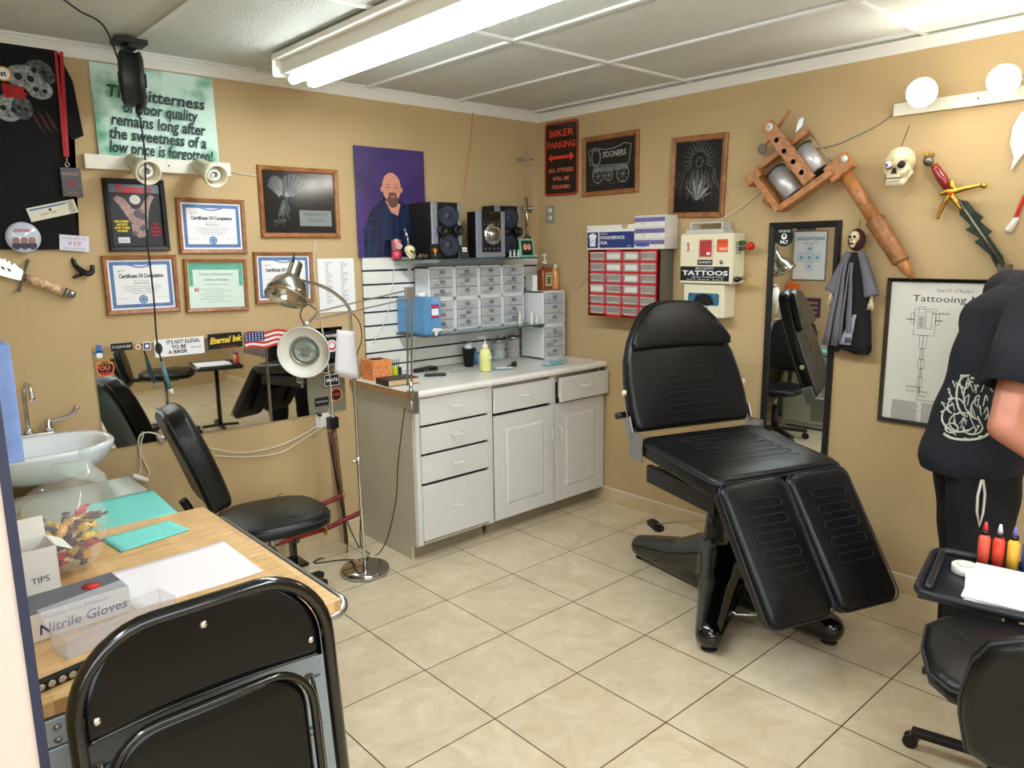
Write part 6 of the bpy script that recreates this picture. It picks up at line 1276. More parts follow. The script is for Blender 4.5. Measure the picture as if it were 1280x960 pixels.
b = MB(); b.tube([(.01+.03*math.cos(i*PI/6), .0, -.585+.022*math.sin(i*PI/6)) for i in range(12)], .007, SBLK, 8, closed=True); b.build('lower_ring', t)

# ================= WORK CART AND GREY CABINET =================
CX0, CX1, CY0, CY1, CZ = -3.64, -2.945, -2.305, -1.325, .85
wm = wood('butcher block', (204, 166, 112), (226, 190, 138), .35, (2, 14, 2))
nt = wm.node_tree; L = nt.links.new; bb = nt.nodes['Principled BSDF']; src = bb.inputs['Base Color'].links[0].from_socket
tc = nt.nodes.new('ShaderNodeTexCoord'); br = nt.nodes.new('ShaderNodeTexBrick'); mp = nt.nodes.new('ShaderNodeMapping'); mp.inputs['Rotation'].default_value = (0, 0, PI/2)
br.inputs['Scale'].default_value = 1; br.inputs['Brick Width'].default_value = .28; br.inputs['Row Height'].default_value = .045; br.inputs['Mortar Size'].default_value = .0004; br.inputs['Color1'].default_value = (1, 1, 1, 1); br.inputs['Color2'].default_value = (.84, .80, .76, 1); br.inputs['Mortar'].default_value = (.7, .6, .5, 1)
mx = nt.nodes.new('ShaderNodeMixRGB'); mx.blend_type = 'MULTIPLY'; mx.inputs[0].default_value = 1
L(tc.outputs['Object'], mp.inputs['Vector']); L(mp.outputs['Vector'], br.inputs['Vector']); L(src, mx.inputs[1]); L(br.outputs['Color'], mx.inputs[2]); L(mx.outputs[0], bb.inputs['Base Color'])
t = thing('work_cart', 'grey steel tool cart with a butcher block top and tubular side handle', 'work cart', (CX0, CY0, 0)); GB = M('blue grey steel', (150, 162, 170), .4, .3)
w_ = CX1-CX0; dp = CY1-CY0
b = MB(); b.box((0, 0, CZ-.034), (w_, dp, CZ), wm); b.build('top', t, bevel=.003)
b = MB(); b.box((.012, .02, .11), (w_-.03, dp-.02, CZ-.0345), GB); b.build('body', t, bevel=.004)
z1 = CZ-.055
for k, hh in enumerate((.13, .13, .17, .22)):
    b = MB(); b.box((.07, .004, z1-hh), (w_-.06, .0195, z1), GB); o = b.build('drawer', t, bevel=.003); b = MB(); b.box((.10, -.008, z1-.022), (w_-.09, .0035, z1-.008), STEEL); b.build('handle', o); z1 -= hh+.008
b = MB(); b.box((.014, .0, CZ-.10), (.066, .018, CZ-.04), M('corner plate', (176, 190, 196), .35, .5)); b.box((.014, .0, .2), (.066, .018, CZ-.105), M('corner plate')); b.build('corner_post', t, bevel=.002)
for z in (CZ-.06, CZ-.088): b = MB(); b.lathe([(.008, 0), (.006, .004), (.001, .005)], STEEL, (.045, -.0005, z), (0, -1, 0), 12); b.build('rivet', t)
b = MB(); hx = w_+.035; b.tube(smooth_path([(w_-.031, .04, CZ-.055), (w_+.01, .035, CZ-.055), (hx, .06, CZ-.045), (hx, .12, CZ-.04), (hx, dp*.5, CZ-.04), (hx, dp-.12, CZ-.04), (hx, dp-.06, CZ-.045), (w_+.01, dp-.035, CZ-.055), (w_-.031, dp-.04, CZ-.055)], 6), .014, STEEL, 12); b.build('side_handle', t)
for x in (.08, w_-.10):
    for y_ in (.08, dp-.08):
        b = MB(); b.cyl((x, y_-.015, .05), (x, y_+.015, .05), .05, SBLK, n=20); b.box((x-.03, y_-.022, .085), (x+.03, y_+.022, .1095), STEEL); b.box((x-.01, y_-.022, .045), (x+.01, y_-.017, .1), STEEL); b.box((x-.01, y_+.017, .045), (x+.01, y_+.022, .1), STEEL); b.build('caster', t)
t = thing('metal_cabinet', 'low grey green metal cabinet between the work cart and sink', 'cabinet', (-3.64, -1.24, 0)); GT = M('grey green enamel', (164, 168, 152), .4, var=.05)
b = MB(); b.box((0, 0, .02), (.69, .86, .72), GT); b.build('body', t, bevel=.004); b = MB(); b.box((-.003, -.005, .7205), (.70, .87, .75), GT); b.build('top', t, bevel=.006)
for k in range(2): b = MB(); b.box((.6905, .03, .06+k*.33), (.70, .83, .37+k*.33), GT); o = b.build('drawer', t, bevel=.003); b = MB(); b.box((.7005, .35, .26+k*.33), (.715, .51, .285+k*.33), STEEL); b.build('handle', o)
b = MB(); b.box((.03, .03, 0), (.66, .83, .0195), SBLK); b.build('plinth', t)
# sheets lying on the work surfaces
def sheet(nm, label, corners, z, m_, curl=0, n=1):
    q = [oz(X, Y, z) for X, Y in corners]; c = sum(q, Vector())/4; t = thing(nm, label, 'paper', (c.x, c.y, z)); b = MB(); g = 10; vs = []
    for k in range(n):
        for j in range(g+1):
            for i in range(g+1):
                v = q[0].lerp(q[1], i/g).lerp(q[3].lerp(q[2], i/g), j/g)-c; vs.append((v.x+.001*k, v.y, .0008+.0012*k+curl*(abs(i/g-.5)*2)**3))
        o = k*(g+1)**2; 
    fs = [(k*(g+1)**2+j*(g+1)+i, k*(g+1)**2+j*(g+1)+i+1, k*(g+1)**2+(j+1)*(g+1)+i+1, k*(g+1)**2+(j+1)*(g+1)+i) for k in range(n) for j in range(g) for i in range(g)]
    b._add(vs, fs, m_, True); o = b.build('sheet', t); sd_ = o.modifiers.new('s', 'SOLIDIFY'); sd_.thickness = .0006; sd_.offset = 1; return t
TEAL = M('teal dental bib', (118, 206, 196), .75)
sheet('teal_bib', 'unfolded teal paper bib on the grey green cabinet', ((98, 632), (190, 612), (222, 641), (114, 672)), .7506, TEAL)
sheet('teal_bib', 'folded stack of teal paper bibs on the wooden work cart', ((125, 675), (210, 652), (237, 663), (151, 691)), CZ+.0005, TEAL, n=3)
PW = M('soft white paper', (232, 228, 232), .85)
sheet('white_sheet', 'long white paper sheet lying across the wooden work cart', ((112, 724), (279, 677), (329, 715), (172, 763)), CZ+.0005, PW, curl=.002)

# candy jar: a tilted glass jar
t = thing('candy_jar', 'slanted clear glass jar half filled with wrapped candies', 'jar', (-3.44, -1.60, CZ+.0005)); GJ = M('thin jar glass', (228, 236, 236), .04, alpha=.16, coat=1)
b = MB(); ax_ = Vector((.45, .1, .89)).normalized(); b.lathe([(.06, -.10), (.10, -.085), (.125, -.04), (.13, .01), (.12, .06), (.095, .10), (.07, .125), (.062, .15), (.07, .155)], GJ, (0, 0, .115), ax_, 36)
for v in b.bm.verts: v.co.z = max(v.co.z, .002)
b.build('glass', t)
b = MB(); o_ = Vector((0, 0, .115))+ax_*.16; b.lathe([(.075, 0), (.078, .01), (.06, .03), (.02, .045), (.014, .055), (.026, .068), (.026, .08), (.001, .086)], M('lid glass', (205, 220, 216), .05, alpha=.3, coat=1), o_, ax_, 28); b.build('lid', t)
CAN = [M('wrapper '+n, c_, .35, var=.2, vs=90) for n, c_ in (('yellow', (228, 190, 40)), ('maroon', (112, 34, 44)), ('red', (186, 36, 50)), ('plum', (96, 66, 88)), ('gold', (224, 158, 50)), ('brown', (88, 48, 34)))]
for i in range(60):
    for _ in range(60):
        p = Vector((R.uniform(-.09, .10), R.uniform(-.10, .08), R.uniform(.022, .15)))
        if (p-Vector((0, 0, .115))).length < .105: break
    b = MB(); d_2 = Vector((R.uniform(-1, 1), R.uniform(-1, 1), R.uniform(-.4, .4))).normalized(); c = CAN[i % 6]; b.cap(p-d_2*.008, p+d_2*.008, .012, .011, c, 8, 3)
    for s_ in (-1, 1): b.lathe([(.004, .0), (.013, .016)], c, p+d_2*s_*.016, d_2*s_, 6, sx=1, sy=.35)
    tt = b.build('wrapped_candy', None); tt.location = t.location; tag(tt, ('yellow', 'maroon', 'red', 'plum', 'gold', 'brown')[i % 6]+' wrapped candy inside the slanted glass jar', 'candy', 'wrapped candies in the jar')
t = thing('lidded_jar', 'smaller glass jar with a shiny steel lid behind the candy jar', 'jar', (-3.555, -1.45, CZ+.0005)); b = MB(); b.lathe([(.001, 0), (.05, .001), (.053, .01), (.053, .11), (.04, .13)], GJ); b.build('glass', t); b = MB(); b.lathe([(.05, .1305), (.055, .135), (.055, .16), (.05, .165), (.012, .168), (.01, .18), (.014, .186), (.001, .188)], STEEL); b.build('lid', t)
t = thing('scissors', 'scissors with blue loop handles standing at the left of the cart', 'scissors', (-3.60, -1.66, CZ+.0005)); b = MB(); b.beam((-.006, 0, .0), (-.002, 0, .13), .012, .002, STEEL); b.build('blade', t); b = MB(); b.beam((.006, .003, .0), (.002, .003, .13), .012, .002, STEEL); b.build('blade', t)
for s_ in (-1, 1): b = MB(); b.tube([(s_*.018+.016*math.cos(i*PI/6), .003*s_, .165+.03*math.sin(i*PI/6)) for i in range(12)], .005, M('blue handle', (34, 62, 140), .35), 8, closed=True); b.build('finger_loop', t)
t = thing('tool_cup', 'dark tool cup at the left end of the cart holding the scissors', 'cup', (-3.60, -1.56, CZ+.0005)); b = MB(); b.lathe([(.001, 0), (.028, .001), (.032, .11), (.029, .11), (.026, .004)], SBLK); b.build('cup', t)
for x in (-.01, .01): b = MB(); b.cyl((x, 0, .01), (x*2, .01, .17), .002, STEEL); b.ball((x*2, .01, .175), .006, STEEL, 10); b.build('probe', t)
# cartons on the cart
WCN = M('white carton stock', (224, 222, 216), .6)
p = oz(60, 700, CZ); t = thing('open_carton', 'white open-topped carton with its flap raised in front of the candy jar', 'box', (-3.575, -1.885, CZ+.0005), .05)
b = MB(); w2, d2, h2 = .085, .10, .175
for a, c in (((0, 0, 0), (w2, .002, h2)), ((0, d2-.002, 0), (w2, d2, h2)), ((0, 0, 0), (.002, d2, h2)), ((w2-.002, 0, 0), (w2, d2, h2)), ((0, 0, 0), (w2, d2, .002))): b.box(a, c, WCN)
b.build('carton', t); b = MB(); b.beam((w2*.5, d2, h2), (w2*.5, d2+.012, h2+.05), w2, .0015, WCN, upv=(0, 1, 0)); b.build('flap', t); b = MB(); b.beam((w2, d2*.5, h2), (w2+.035, d2*.5, h2-.02), d2, .0015, WCN); b.build('flap', t)
b = MB(); b.flat = True; b.text('TIPS', w2*.5, h2*.55, -.0006, .022, DKINK); b.rect(.006, .012, w2-.006, .055, -.0006, PAPER); b.rect(.006, .042, w2-.006, .056, -.0009, BLUEINK); b.text('sterile', w2*.5, .049, -.0012, .012, PAPER); b.text('Single use', w2*.5, .03, -.0012, .012, BLUEINK); b.build('print', t)
t = thing('glove_box', 'white and blue nitrile gloves box lying on the work cart', 'box', (-3.60, -2.02, CZ+.0005), .08); w2, d2, h2 = .235, .12, .068; b = MB(); b.box((0, 0, 0), (w2, d2, h2), WCN); b.build('carton', t, bevel=.002)
b = MB(); b.flat = True; b.text('Nitrile Gloves', w2*.55, h2*.38, -.0006, .034, NAVY, fit=w2*.82, shear=.12, bold=.0006); b.text('Powder Free Premium', w2*.5, h2*.8, -.0006, .014, BLUEINK, fit=w2*.6); b.build('print', t)
b = MB(); b.box((.002, .002, h2+.0003), (w2-.002, d2-.002, h2+.0009), M('box top grey', (92, 96, 104), .5)); b.lathe([(.022, .0012), (.001, .0014)], REDINK, (w2*.72, d2*.55, h2), (0, 0, 1)); b.build('top_print', t)
t = thing('acrylic_case', 'open clear acrylic case lying in front of the glove box', 'case', (-3.54, -2.155, CZ+.0005), .22); AC = M('clear acrylic', (222, 224, 232), .08, alpha=.22, coat=1); w2, d2, h2 = .26, .075, .05
b = MB()
for a, c in (((0, 0, 0), (w2, .003, h2)), ((0, d2-.003, 0), (w2, d2, h2)), ((0, 0, 0), (.003, d2, h2)), ((w2-.003, 0, 0), (w2, d2, h2)), ((0, 0, 0), (w2, d2, .003))): b.box(a, c, AC)
b.build('tray', t, bevel=.001); b = MB(); b.beam((0, d2, h2), (0, d2+.05, h2+.035), .003, .003, AC); X = PX((0, d2, h2), (1, 0, 0), (0, .8, .55)); b.box((0, 0, 0), (w2, .06, .003), AC, X); b.build('lid', t, bevel=.001)
t = thing('cartridge_strip', 'black strip of round needle cartridges along the cart edge', 'strip', (-3.62, -2.262, CZ+.0005), .20); b = MB(); b.box((0, 0, 0), (.19, .02, .022), SBLK); b.build('strip', t, bevel=.002)
for i in range(9): b = MB(); b.lathe([(.001, .002), (.007, .0015), (.008, 0)], M('cartridge cap', (190, 180, 165), .3, .5), (.013+.0205*i, -.0005, .011), (0, -1, 0), 14); b.build('cartridge', t)
# blue box on the partition
t = thing('blue_dispenser', 'light blue box fixed to the partition above the cart', 'dispenser', (-3.6675, -2.46, 1.385)); b = MB(); b.box((0, 0, 0), (.058, .24, .205), M('light blue card', (118, 146, 204), .6, var=.12, vs=40)); b.build('box', t, bevel=.003); b = MB(); b.box((.0585, .05, .03), (.0595, .19, .16), M('dark slot', (44, 54, 90), .6)); b.build('slot', t)

# ================= FOLDED METAL CHAIR =================
ylean = .10; t = thing('folding_chair', 'black metal folding chair, folded and leaned against the work cart', 'folding chair', (-3.345, -2.62, 0)); t.rotation_euler = (-.115, 0, 0)
HW = .250; TOPZ = 1.055
def arch(hw, z0, z1, r_, y_, n=10):
    p = [(-hw, y_, z0)]
    for k in range(n+1): a = PI-PI/2*k/n; p.append((-hw+r_+r_*math.cos(a), y_, z1-r_+r_*math.sin(a)))
    for k in range(n+1): a = PI/2-PI/2*k/n; p.append((hw-r_+r_*math.cos(a), y_, z1-r_+r_*math.sin(a)))
    p.append((hw, y_, z0)); return p
b = MB(); b.tube(arch(HW, .012, TOPZ, .15, 0), .0150, GLOSSB, 14); b.build('front_frame', t)
# curved pressed-steel back panel
o_ = [(x, z) for x, _, z in arch(HW-.012, .862, TOPZ-.012, .14, 0)]; pan = MB(); n = 18; rows = []
for j in range(n+1):
    z = .862+(TOPZ-.018-.862)*j/n; hw = HW-.014
    zz = z-(TOPZ-.012-.14)
    if zz > 0: hw = HW-.014-.14+math.sqrt(max(.14**2-zz*zz, 0))
    rows.append([(-hw+2*hw*i/24, .006+.030*(1-((-hw+2*hw*i/24)/HW)**2)*1.0, z) for i in range(25)])
vs = [v for r_ in rows for v in r_]; PAN = M('black pressed steel', (5, 5, 7), .22, coat=.15, spec=.35); pan._add(vs, [(j*25+i, j*25+i+1, (j+1)*25+i+1, (j+1)*25+i) for j in range(n) for i in range(24)], PAN, True); o = pan.build('back_panel', t); sm = o.modifiers.new('s', 'SOLIDIFY'); sm.thickness = .002
b = MB(); b.tube([(-HW+.014+(2*HW-.028)*i/24, .006+.03*(1-((-HW+.014+(2*HW-.028)*i/24)/HW)**2), .858) for i in range(25)], .004, GLOSSB, 8); b.build('panel_edge', o)
for x, z in ((.0, TOPZ-.055), (-.215, .895), (.215, .895)): b = MB(); yy = .006+.03*(1-(x/HW)**2); b.lathe([(.009, .0), (.008, .004), (.004, .0055), (.001, .006)], CHROME, (x, yy-.003, z), (0, -1, 0), 14); b.build('rivet', t)
X = PX((0, .022, .435), (1, 0, 0), (0, 0, 1)); b = MB(); b.pad([(x, y_) for x, y_ in dens(rrect(.40, .40, .09, 8, 0, .20), 1)], .03, .014, PAN, X, dome=.006); st_ = b.build('seat', t)
b = MB(); b.tube([X @ Vector((x, y_, .004)) for x, y_ in rrect(.415, .415, .095, 8, 0, .20)], .009, GLOSSB, 10, closed=True); b.build('seat_rim', st_)
b = MB(); b.tube([(-.225, .05, .012), (-.225, .05, .70), (-.215, .045, .80)], .011, GLOSSB, 10); b.build('rear_leg', t); b = MB(); b.tube([(.225, .05, .012), (.225, .05, .70), (.215, .045, .80)], .011, GLOSSB, 10); b.build('rear_leg', t)
for z, y_, hw in ((.16, 0, HW), (.12, .05, .225)): b = MB(); b.tube([(-hw, y_, z), (hw, y_, z)], .008, GLOSSB, 8); b.build('stretcher', t)
for x, y_ in ((-HW, 0), (HW, 0), (-.225, .05), (.225, .05)): b = MB(); b.cyl((x, y_, .0), (x, y_, .03), .016, SBLK, n=14); b.build('foot_cap', t)

# ================= POSTERS SEEN IN THE TALL MIRROR =================
def lw(nm, label, cat, y_, z, w2, h2): t = thing(nm, label, cat, (-3.667, y_, z), PI/2); return t
t = lw('washing_poster', 'white HANDWASHING poster seen reflected in the tall mirror', 'poster', -.21, 1.63, 0, 0)
b = MB(); b.box((-.18, -.006, -.25), (.18, -.001, .25), SATB); b.build('frame', t); b = MB(); b.flat = True; b.rect(-.172, -.242, .172, .242, -.0066, PAPER); b.text('HANDWASHING', 0, .17, -.0072, .05, BLUEINK, fit=.30, bold=.0012); b.text('for good health', 0, .13, -.0072, .025, DKINK)
for i, j in ((0, 0), (0, 1), (0, -1), (-1, 0), (1, 0)): b.border(i*.085-.038, j*.09-.06, i*.085+.038, j*.09+.02, .006, -.0072, M('pale cyan', (120, 170, 210), .7)); b.disc(i*.085, j*.09-.02, .02, -.0072, M('pale cyan'), 10)
b.build('print', t)
t = lw('soap_dispenser', 'orange and white soap dispenser seen reflected in the tall mirror', 'dispenser', -.07, 1.22, 0, 0); b = MB(); b.box((-.05, -.10, 0), (.05, -.001, .14), M('orange soap window', (226, 106, 40), .2)); b.build('tank', t, bevel=.01); b = MB(); b.box((-.04, -.09, -.05), (.04, -.001, -.0005), WHITE); b.build('nozzle', t, bevel=.006)
t = lw('purple_card', 'small purple notice seen reflected in the tall mirror', 'notice', -.27, 1.10, 0, 0); b = MB(); b.box((-.09, -.003, -.10), (.09, -.001, .10), M('purple card', (70, 36, 80), .5)); b.build('card', t); b = MB(); b.flat = True; b.text('PLEASE', 0, .05, -.0036, .035, YELINK); b.text('WASH', 0, 0, -.0036, .04, YELINK); b.text('HANDS', 0, -.05, -.0036, .035, YELINK); b.build('print', t)

# ================= TRAY CART =================
t = thing('tray_cart', 'black plastic tray cart loaded with paper beside the standing person', 'tray cart', (-1.165, -3.365, 0), .20); TZ = .66
tr = .20; RM = Matrix.Rotation(tr, 4, 'Z')
TRAYM = M('black tray plastic', (30, 33, 38), .35)
b = MB(); b.box((-.205, -.245, TZ-.02), (.205, .245, TZ-.012), TRAYM); b.tube([(x, y_, TZ) for x, y_ in rrect(.42, .50, .05, 6)], .014, TRAYM, 8, closed=True); b.build('tray', t, bevel=.003)
b = MB(); b.cap((-.17, .222, TZ+.012), (.15, .222, TZ+.012), .012, .012, TRAYM); b.build('rail', t)
b = MB(); b.cyl((0, 0, .06), (0, 0, TZ-.021), .02, SATB); b.build('post', t)
for s_ in (-1, 1):
    b = MB(); b.beam((0, 0, .065), (0, s_*.25, .058), .04, .022, SATB); lg = b.build('leg', t, bevel=.004)
    b = MB()
    for q in (-.018, .006): b.cyl((q, s_*.25, .025), (q+.012, s_*.25, .025), .0245, BLACKP, n=18)
    b.cyl((0, s_*.25, .025), (0, s_*.25, .05), .006, STEEL); b.build('caster', lg)
    b = MB(); b.beam((0, 0, .065), (s_*.17, 0, .058), .04, .022, SATB); b.build('leg', t, bevel=.004)
def ont(x, y_, z=TZ-.0115): v = RM @ Vector((x, y_, 0)); return (-1.165+v.x, -3.365+v.y, z)
for k, (dx, dy, rz, lab) in enumerate(((0, 0, .22, 'bottom'), (.012, .006, .28, 'middle'), (-.004, -.004, .16, 'top'))):
    p = ont(-.02+dx, -.035+dy, TZ-.0112+.0072*k); t = thing('paper_towel', lab+' sheet of the white paper towels stacked on the tray cart', 'paper', p, rz); b = MB(); b.box((-.155, -.165, 0), (.155, .165, .0065), PW); b.build('sheet', t, bevel=.002)
p = ont(-.12, .14, TZ-.0112); q = oz(1240, 688, TZ); t = thing('tape_roll', 'white roll of medical tape on the tray', 'tape', (ont(.07, .145)[0], ont(.07, .145)[1], TZ+.028)); t.location.z = TZ-.0112
b = MB(); b.lathe([(.02, 0), (.038, 0), (.040, .002), (.040, .028), (.038, .03), (.02, .03), (.02, 0)], WHITE, cap=False); b.build('roll', t)
for i, (c_, cp, lab) in enumerate((((232, 92, 70), (214, 60, 66), 'orange red ink bottle with a red cap at the back of the tray'), ((214, 70, 50), (225, 225, 230), 'red ink bottle with a white cap at the back of the tray'), ((228, 176, 60), (120, 110, 190), 'yellow ink bottle with a violet cap at the back of the tray'), ((60, 80, 160), (70, 110, 180), 'blue ink bottle at the back of the tray'))):
    p = ont(.185, .105-.042*i, TZ-.0112); t = thing('ink_bottle', lab, 'ink bottle', p, group='tattoo ink bottles on the tray'); b = MB(); b.lathe([(.001, 0), (.018, .001), (.0185, .095), (.010, .108)], M('ink %d' % i, c_, .25)); b.build('bottle', t)
    b = MB(); b.lathe([(.012, .1085), (.012, .122)], BLACKP); b.lathe([(.009, .1225), (.004, .152), (.001, .153)], M('cap %d' % i, cp, .3)); b.build('cap', t)

# ================= PERSON =================
# standing figure turned to the right, bending slightly to the tray; r_ points right in the photo, f_ away from the viewer
r_ = Vector((.744, -.668, 0)); f_ = Vector((.668, .744, 0)); PC = Vector((-.586, -3.047, 0))
t = thing('person', 'person in a black t-shirt and black trousers leaning over the tray cart', 'person', (PC.x, PC.y, 0))
def pp(a, c, z): return r_*a+f_*c+Vector((0, 0, z))     # a: right, c: away, z: up
SKIN = M('skin', (186, 122, 98), .5, var=.08, vs=20, bump=.05); NAVYS = M('black t-shirt cloth', (22, 25, 33), .85, bump=.15, bs=60); PANT = M('black trousers cloth', (14, 13, 14), .9, bump=.2, bs=70)
V = .0
b = MB()
hipL, hipR = pp(.0, -.09, .93), pp(.03, .11, .93); chest = pp(.10, .0, 1.40); neck = pp(.255, .0, 1.63); head = pp(.325, -.01, 1.755)
b.cap(pp(.02, 0, .98), pp(.07, 0, 1.15), .165, .165, SKIN); b.cap(pp(.07, 0, 1.15), chest, .165, .155, SKIN)
b.cap(pp(.17, -.15, 1.53), pp(.17, .15, 1.53), .08, .08, SKIN); b.cap(pp(.20, 0, 1.56), neck, .075, .062, SKIN); b.cap(neck, head+Vector((0, 0, -.04))-r_*.015, .062, .062, SKIN)
b.ball(head+Vector((0, 0, .03)), .1, SKIN, 24, (.93, .93, 1.08))
def hp3(a, c, z): return head+pp(a, c, z)
b.cap(hp3(.02, -.03, -.03), hp3(.055, -.02, -.085), .052, .034, SKIN); b.cap(hp3(.02, .03, -.03), hp3(.055, .02, -.085), .052, .034, SKIN); b.cap(hp3(.06, -.012, -.095), hp3(.06, .012, -.095), .026, .026, SKIN)
b.cap(hp3(.092, 0, .025), hp3(.112, 0, -.018), .009, .014, SKIN, 10); b.cap(hp3(.098, -.012, -.022), hp3(.098, .012, -.022), .010, .010, SKIN, 10)
b.cap(hp3(.078, -.04, .045), hp3(.078, .04, .045), .018, .018, SKIN, 10); b.cap(hp3(.07, -.045, -.02), hp3(.07, .045, -.02), .022, .022, SKIN, 10)
b.cap(hp3(.086, -.018, -.052), hp3(.086, .018, -.052), .0095, .0095, SKIN, 8); b.cap(hp3(.083, -.014, -.064), hp3(.083, .014, -.064), .010, .010, SKIN, 8)
for s_ in (-1, 1): b.ball(hp3(-.005, s_*.096, .005), .03, SKIN, 14, (.6, .6, 1.1))
def arm(sh, el, wr, hand_dir):
    b.cap(sh, el, .066, .050, SKIN); b.cap(el, wr, .052, .030, SKIN); d = hand_dir.normalized(); side = d.cross(Vector((0, 0, 1))).normalized()
    palm = wr+d*.075; b.cap(wr+d*.01, palm-side*.026, .024, .017, SKIN, 12); b.cap(wr+d*.01, palm+side*.026, .024, .017, SKIN, 12)
    for k, L_ in enumerate((.07, .082, .078, .06)):
        s0 = palm+side*(-.036+.024*k)+d*.012; m_ = s0+d*L_*.5+Vector((0, 0, -.012)); e = m_+d*L_*.4+Vector((0, 0, -.028)); b.cap(s0-d*.02, m_, .0088, .0082, SKIN, 10); b.cap(m_, e, .0082, .007, SKIN, 10)
    s0 = wr+d*.03-side*.022; b.cap(s0, s0+d*.03-side*.03, .012, .011, SKIN, 10); b.cap(s0+d*.03-side*.03, s0+d*.065-side*.03+Vector((0, 0, -.01)), .011, .009, SKIN, 10)
arm(pp(.02, -.23, 1.50), pp(-.13, -.36, 1.12), pp(.11, -.42, .93), r_*.8+Vector((0, 0, -.45))+f_*-.2)
arm(pp(.22, .20, 1.50), pp(.33, .24, 1.18), pp(.50, .10, 1.0), r_*.8+Vector((0, 0, -.4))+f_*-.3)
for hp, kn_, an, to in ((hipL, pp(-.0, -.10, .50), pp(-.02, -.11, .09), pp(.15, -.13, .035)), (hipR, pp(.09, .12, .50), pp(.11, .13, .09), pp(.28, .12, .035))):
    b.cap(hp, kn_, .10, .062, SKIN); b.cap(kn_, an, .06, .042, SKIN); b.cap(an+Vector((0, 0, -.03)), to, .042, .035, SKIN)
b.blob(.0048, SKIN, 3, zmin=.006); body = b.build('body', t)
# t-shirt
b = MB(); b.cap(pp(.0, 0, .92), pp(.05, 0, 1.12), .185, .185, NAVYS, 24); b.cap(pp(-.01, -.10, .94), pp(.03, -.10, 1.12), .12, .125, NAVYS, 20); b.cap(pp(.01, .10, .94), pp(.05, .10, 1.12), .12, .125, NAVYS, 20); b.cap(pp(.05, 0, 1.12), pp(.10, 0, 1.42), .185, .165, NAVYS, 24)
b.cap(pp(.10, -.11, 1.42), pp(.10, .11, 1.42), .125, .125, NAVYS, 20); b.cap(pp(.16, -.16, 1.54), pp(.18, .16, 1.54), .092, .092, NAVYS, 20); b.cap(pp(.16, 0, 1.52), pp(.235, 0, 1.60), .115, .085, NAVYS, 20)
b.cap(pp(.05, -.21, 1.52), pp(-.06, -.305, 1.35), .10, .098, NAVYS, 20); b.cap(pp(.22, .21, 1.52), pp(.27, .25, 1.34), .09, .085, NAVYS, 20)
b.blob(.010, NAVYS, 8)
for v in b.bm.verts:
    q = v.co; 
    if q.z < .86: q.z = .86
    # soft folds
    k = math.sin(q.z*26+q.dot(r_)*18)*.004+math.sin(q.z*11-q.dot(f_)*22)*.004
    v.co = q+(q-Vector((0, 0, q.z))).normalized()*k
# open the sleeve ends flat
shirt = b.build('t_shirt', t)
b = MB(); 
for s_, e in ((pp(-.056, -.304, 1.36), pp(-.095, -.334, 1.25)),): 
    b.lathe([(.094, 0), (.098, (e-s_).length), (.090, (e-s_).length), (.086, 0)], NAVYS, s_, e-s_, 28, cap=False)
b.build('sleeve_cuff', t)
# line print on the shirt: strokes wrapped on the cloth surface facing the viewer
dg = bpy.context.evaluated_depsgraph_get(); from mathutils.bvhtree import BVHTree
bmx = bmesh.new(); bmx.from_mesh(shirt.data); bv = BVHTree.FromBMesh(bmx)
def on_shirt(X, Y):
    d = ray(X, Y); h = bv.ray_cast(CAM-PC, d); 
    return None if h[0] is None else h[0]+h[1]*.0015
PRT = M('white shirt print', (196, 200, 188), .85); b = MB()
def curve_on(pts, rad):
    vs = []
    P2 = smooth_path([(x, y_, 0) for x, y_ in pts], 5)
    for p in P2:
        h = on_shirt(p.x, p.y)
        if h is not None: vs.append(h)
    if len(vs) > 1: b.tube(vs, rad, PRT, 5)
for cx_, cy_, rx, ry, a0, a1, rad in ((1210, 495, 14, 26, 90, 280, .004), (1214, 497, 9, 20, 80, 290, .0025), (1200, 522, 22, 18, 60, 250, .004), (1203, 528, 16, 12, 30, 330, .003), (1208, 540, 28, 10, 10, 170, .005), (1195, 508, 10, 10, 120, 340, .003), (1222, 512, 8, 12, 90, 270, .003), (1190, 535, 8, 6, 0, 360, .003), (1216, 535, 12, 8, 0, 200, .003), (1206, 478, 6, 8, 0, 300, .003)):
    curve_on([(cx_+rx*math.cos(math.radians(a0+(a1-a0)*k/8)), cy_+ry*math.sin(math.radians(a0+(a1-a0)*k/8))) for k in range(9)], rad)
for k in range(34):
    x = 1182+k*1.6; y_ = 505+28*math.sin(k*1.9); curve_on([(x, y_), (x+R.uniform(-5, 6), y_+R.uniform(-9, 9)), (x+R.uniform(-8, 9), y_+R.uniform(4, 14))], .002)
for X_, Y_ in ((1203, 470), (1188, 499), (1179, 515), (1185, 545), (1207, 549), (1226, 546), (1216, 473)):
    h = on_shirt(X_, Y_)
    if h is not None: b.ball(h, .008, PRT, 8, (1.3, 1, .7))
b.build('print', shirt)
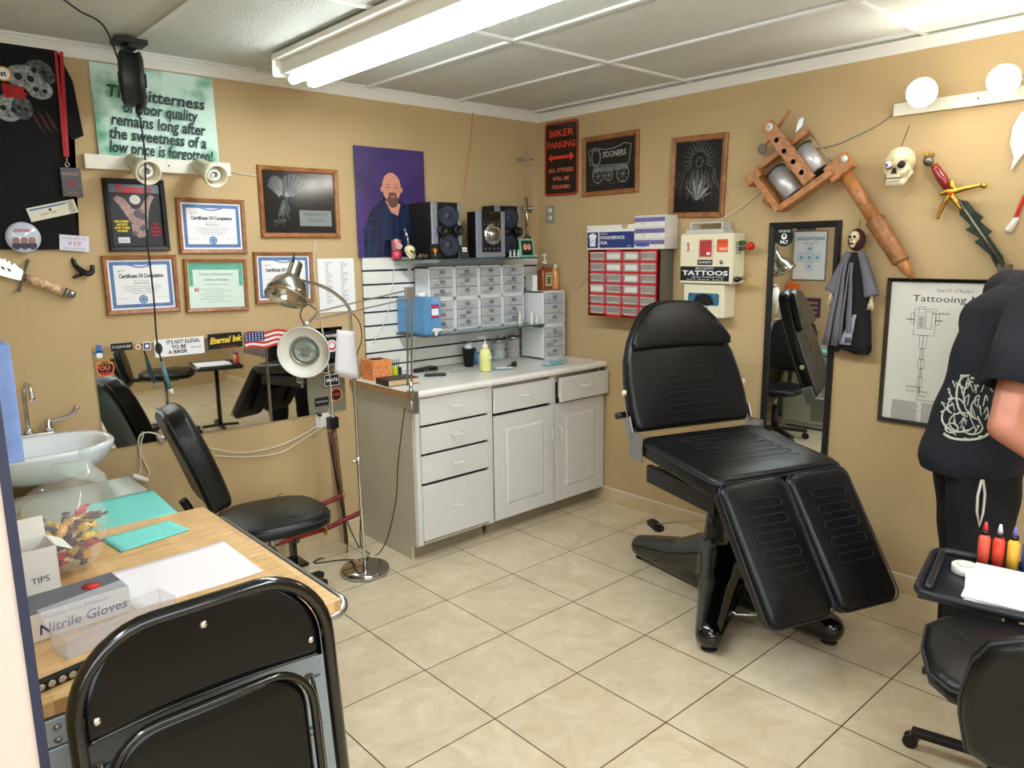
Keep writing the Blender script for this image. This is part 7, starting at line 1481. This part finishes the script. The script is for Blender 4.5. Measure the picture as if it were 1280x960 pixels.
# trousers
b = MB(); b.cap(pp(.0, -.07, .93), pp(-.0, -.10, .50), .135, .105, PANT, 22); b.cap(pp(-.0, -.10, .50), pp(-.01, -.11, .10), .105, .095, PANT, 22); b.cap(pp(.04, .09, .93), pp(.09, .12, .50), .135, .105, PANT, 22); b.cap(pp(.09, .12, .50), pp(.11, .13, .10), .105, .09, PANT, 22); b.cap(pp(.0, -.05, .94), pp(.03, .06, .94), .15, .15, PANT, 22)
b.blob(.012, PANT, 6)
for v in b.bm.verts:
    q = v.co; q.z = min(max(q.z, .045), 1.02); k = math.sin(q.z*30+q.dot(f_)*20)*.004; v.co = q+(q-Vector((0, 0, q.z))).normalized()*k
b.build('trousers', t)
SHOE = M('black sneaker', (16, 16, 18), .5); SOLE = M('shoe sole', (60, 58, 56), .7)
for an, to in ((pp(-.03, -.11, .05), pp(.16, -.14, .045)), (pp(.09, .13, .05), pp(.28, .12, .045))):
    b = MB(); b.cap(an, to, .052, .045, SHOE, 18); b.cap(an+Vector((0, 0, .04)), an.lerp(to, .35)+Vector((0, 0, .02)), .05, .04, SHOE, 18); b.blob(.006, SHOE, 4, zmin=.0); sh_ = b.build('shoe', t)
    d = (to-an).normalized(); sd = Vector((-d.y, d.x, 0)).normalized()
    for k in range(3): c = an.lerp(to, .3+.16*k)+Vector((0, 0, .052-.004*k)); b = MB(); b.tube([c-sd*.03-Vector((0, 0, .012)), c-sd*.012, c+sd*.012, c+sd*.03-Vector((0, 0, .012))], .0035, WHITE, 6); b.build('lace', sh_)
# hair and the cord hanging at the hip
HAIRM = M('dark brown hair', (50, 36, 28), .7, bump=.6, bs=150)
b = MB(); b.ball(head+Vector((0, 0, .035))-r_*.012, .1, HAIRM, 28, (1.0, .99, 1.1))
for v in b.bm.verts:
    a = (v.co-head).dot(r_); lo = head.z+(.075 if a > .04 else (.02 if a > -.01 else -.045)); v.co.z = max(v.co.z, lo)
b.build('hair', t)
for s_ in (-1, 1):
    b = MB(); b.ball(hp3(.082, s_*.034, .018), .0125, M('eye white', (230, 226, 220), .2), 14); e_ = b.build('eye', t); b = MB(); b.ball(hp3(.0905, s_*.034, .018), .0055, M('brown iris', (60, 40, 28), .2), 10); b.build('iris', e_)
    b = MB(); b.cap(hp3(.094, s_*.018, .049), hp3(.085, s_*.050, .047), .004, .003, HAIRM, 8); b.build('eyebrow', t)
b = MB(); b.cap(hp3(.0945, -.018, -.058), hp3(.0945, .018, -.058), .0025, .0025, M('lip line', (120, 62, 54), .5), 8); b.build('mouth', t)
# belt cord loop
b = MB(); pv = [ (1227, 600), (1222, 620), (1221, 640), (1224, 658), (1229, 640), (1231, 618), (1229, 600)]
dpl = (PC+pp(0, -.205, 0)); vs = []
for X_, Y_ in pv:
    d = ray(X_, Y_); k = (dpl-CAM).dot(f_)/d.dot(f_); vs.append(CAM+d*k-PC)
b.tube(vs, .0045, M('white twisted cord', (200, 192, 180), .8), 7, closed=True); b.build('hip_cord', t)
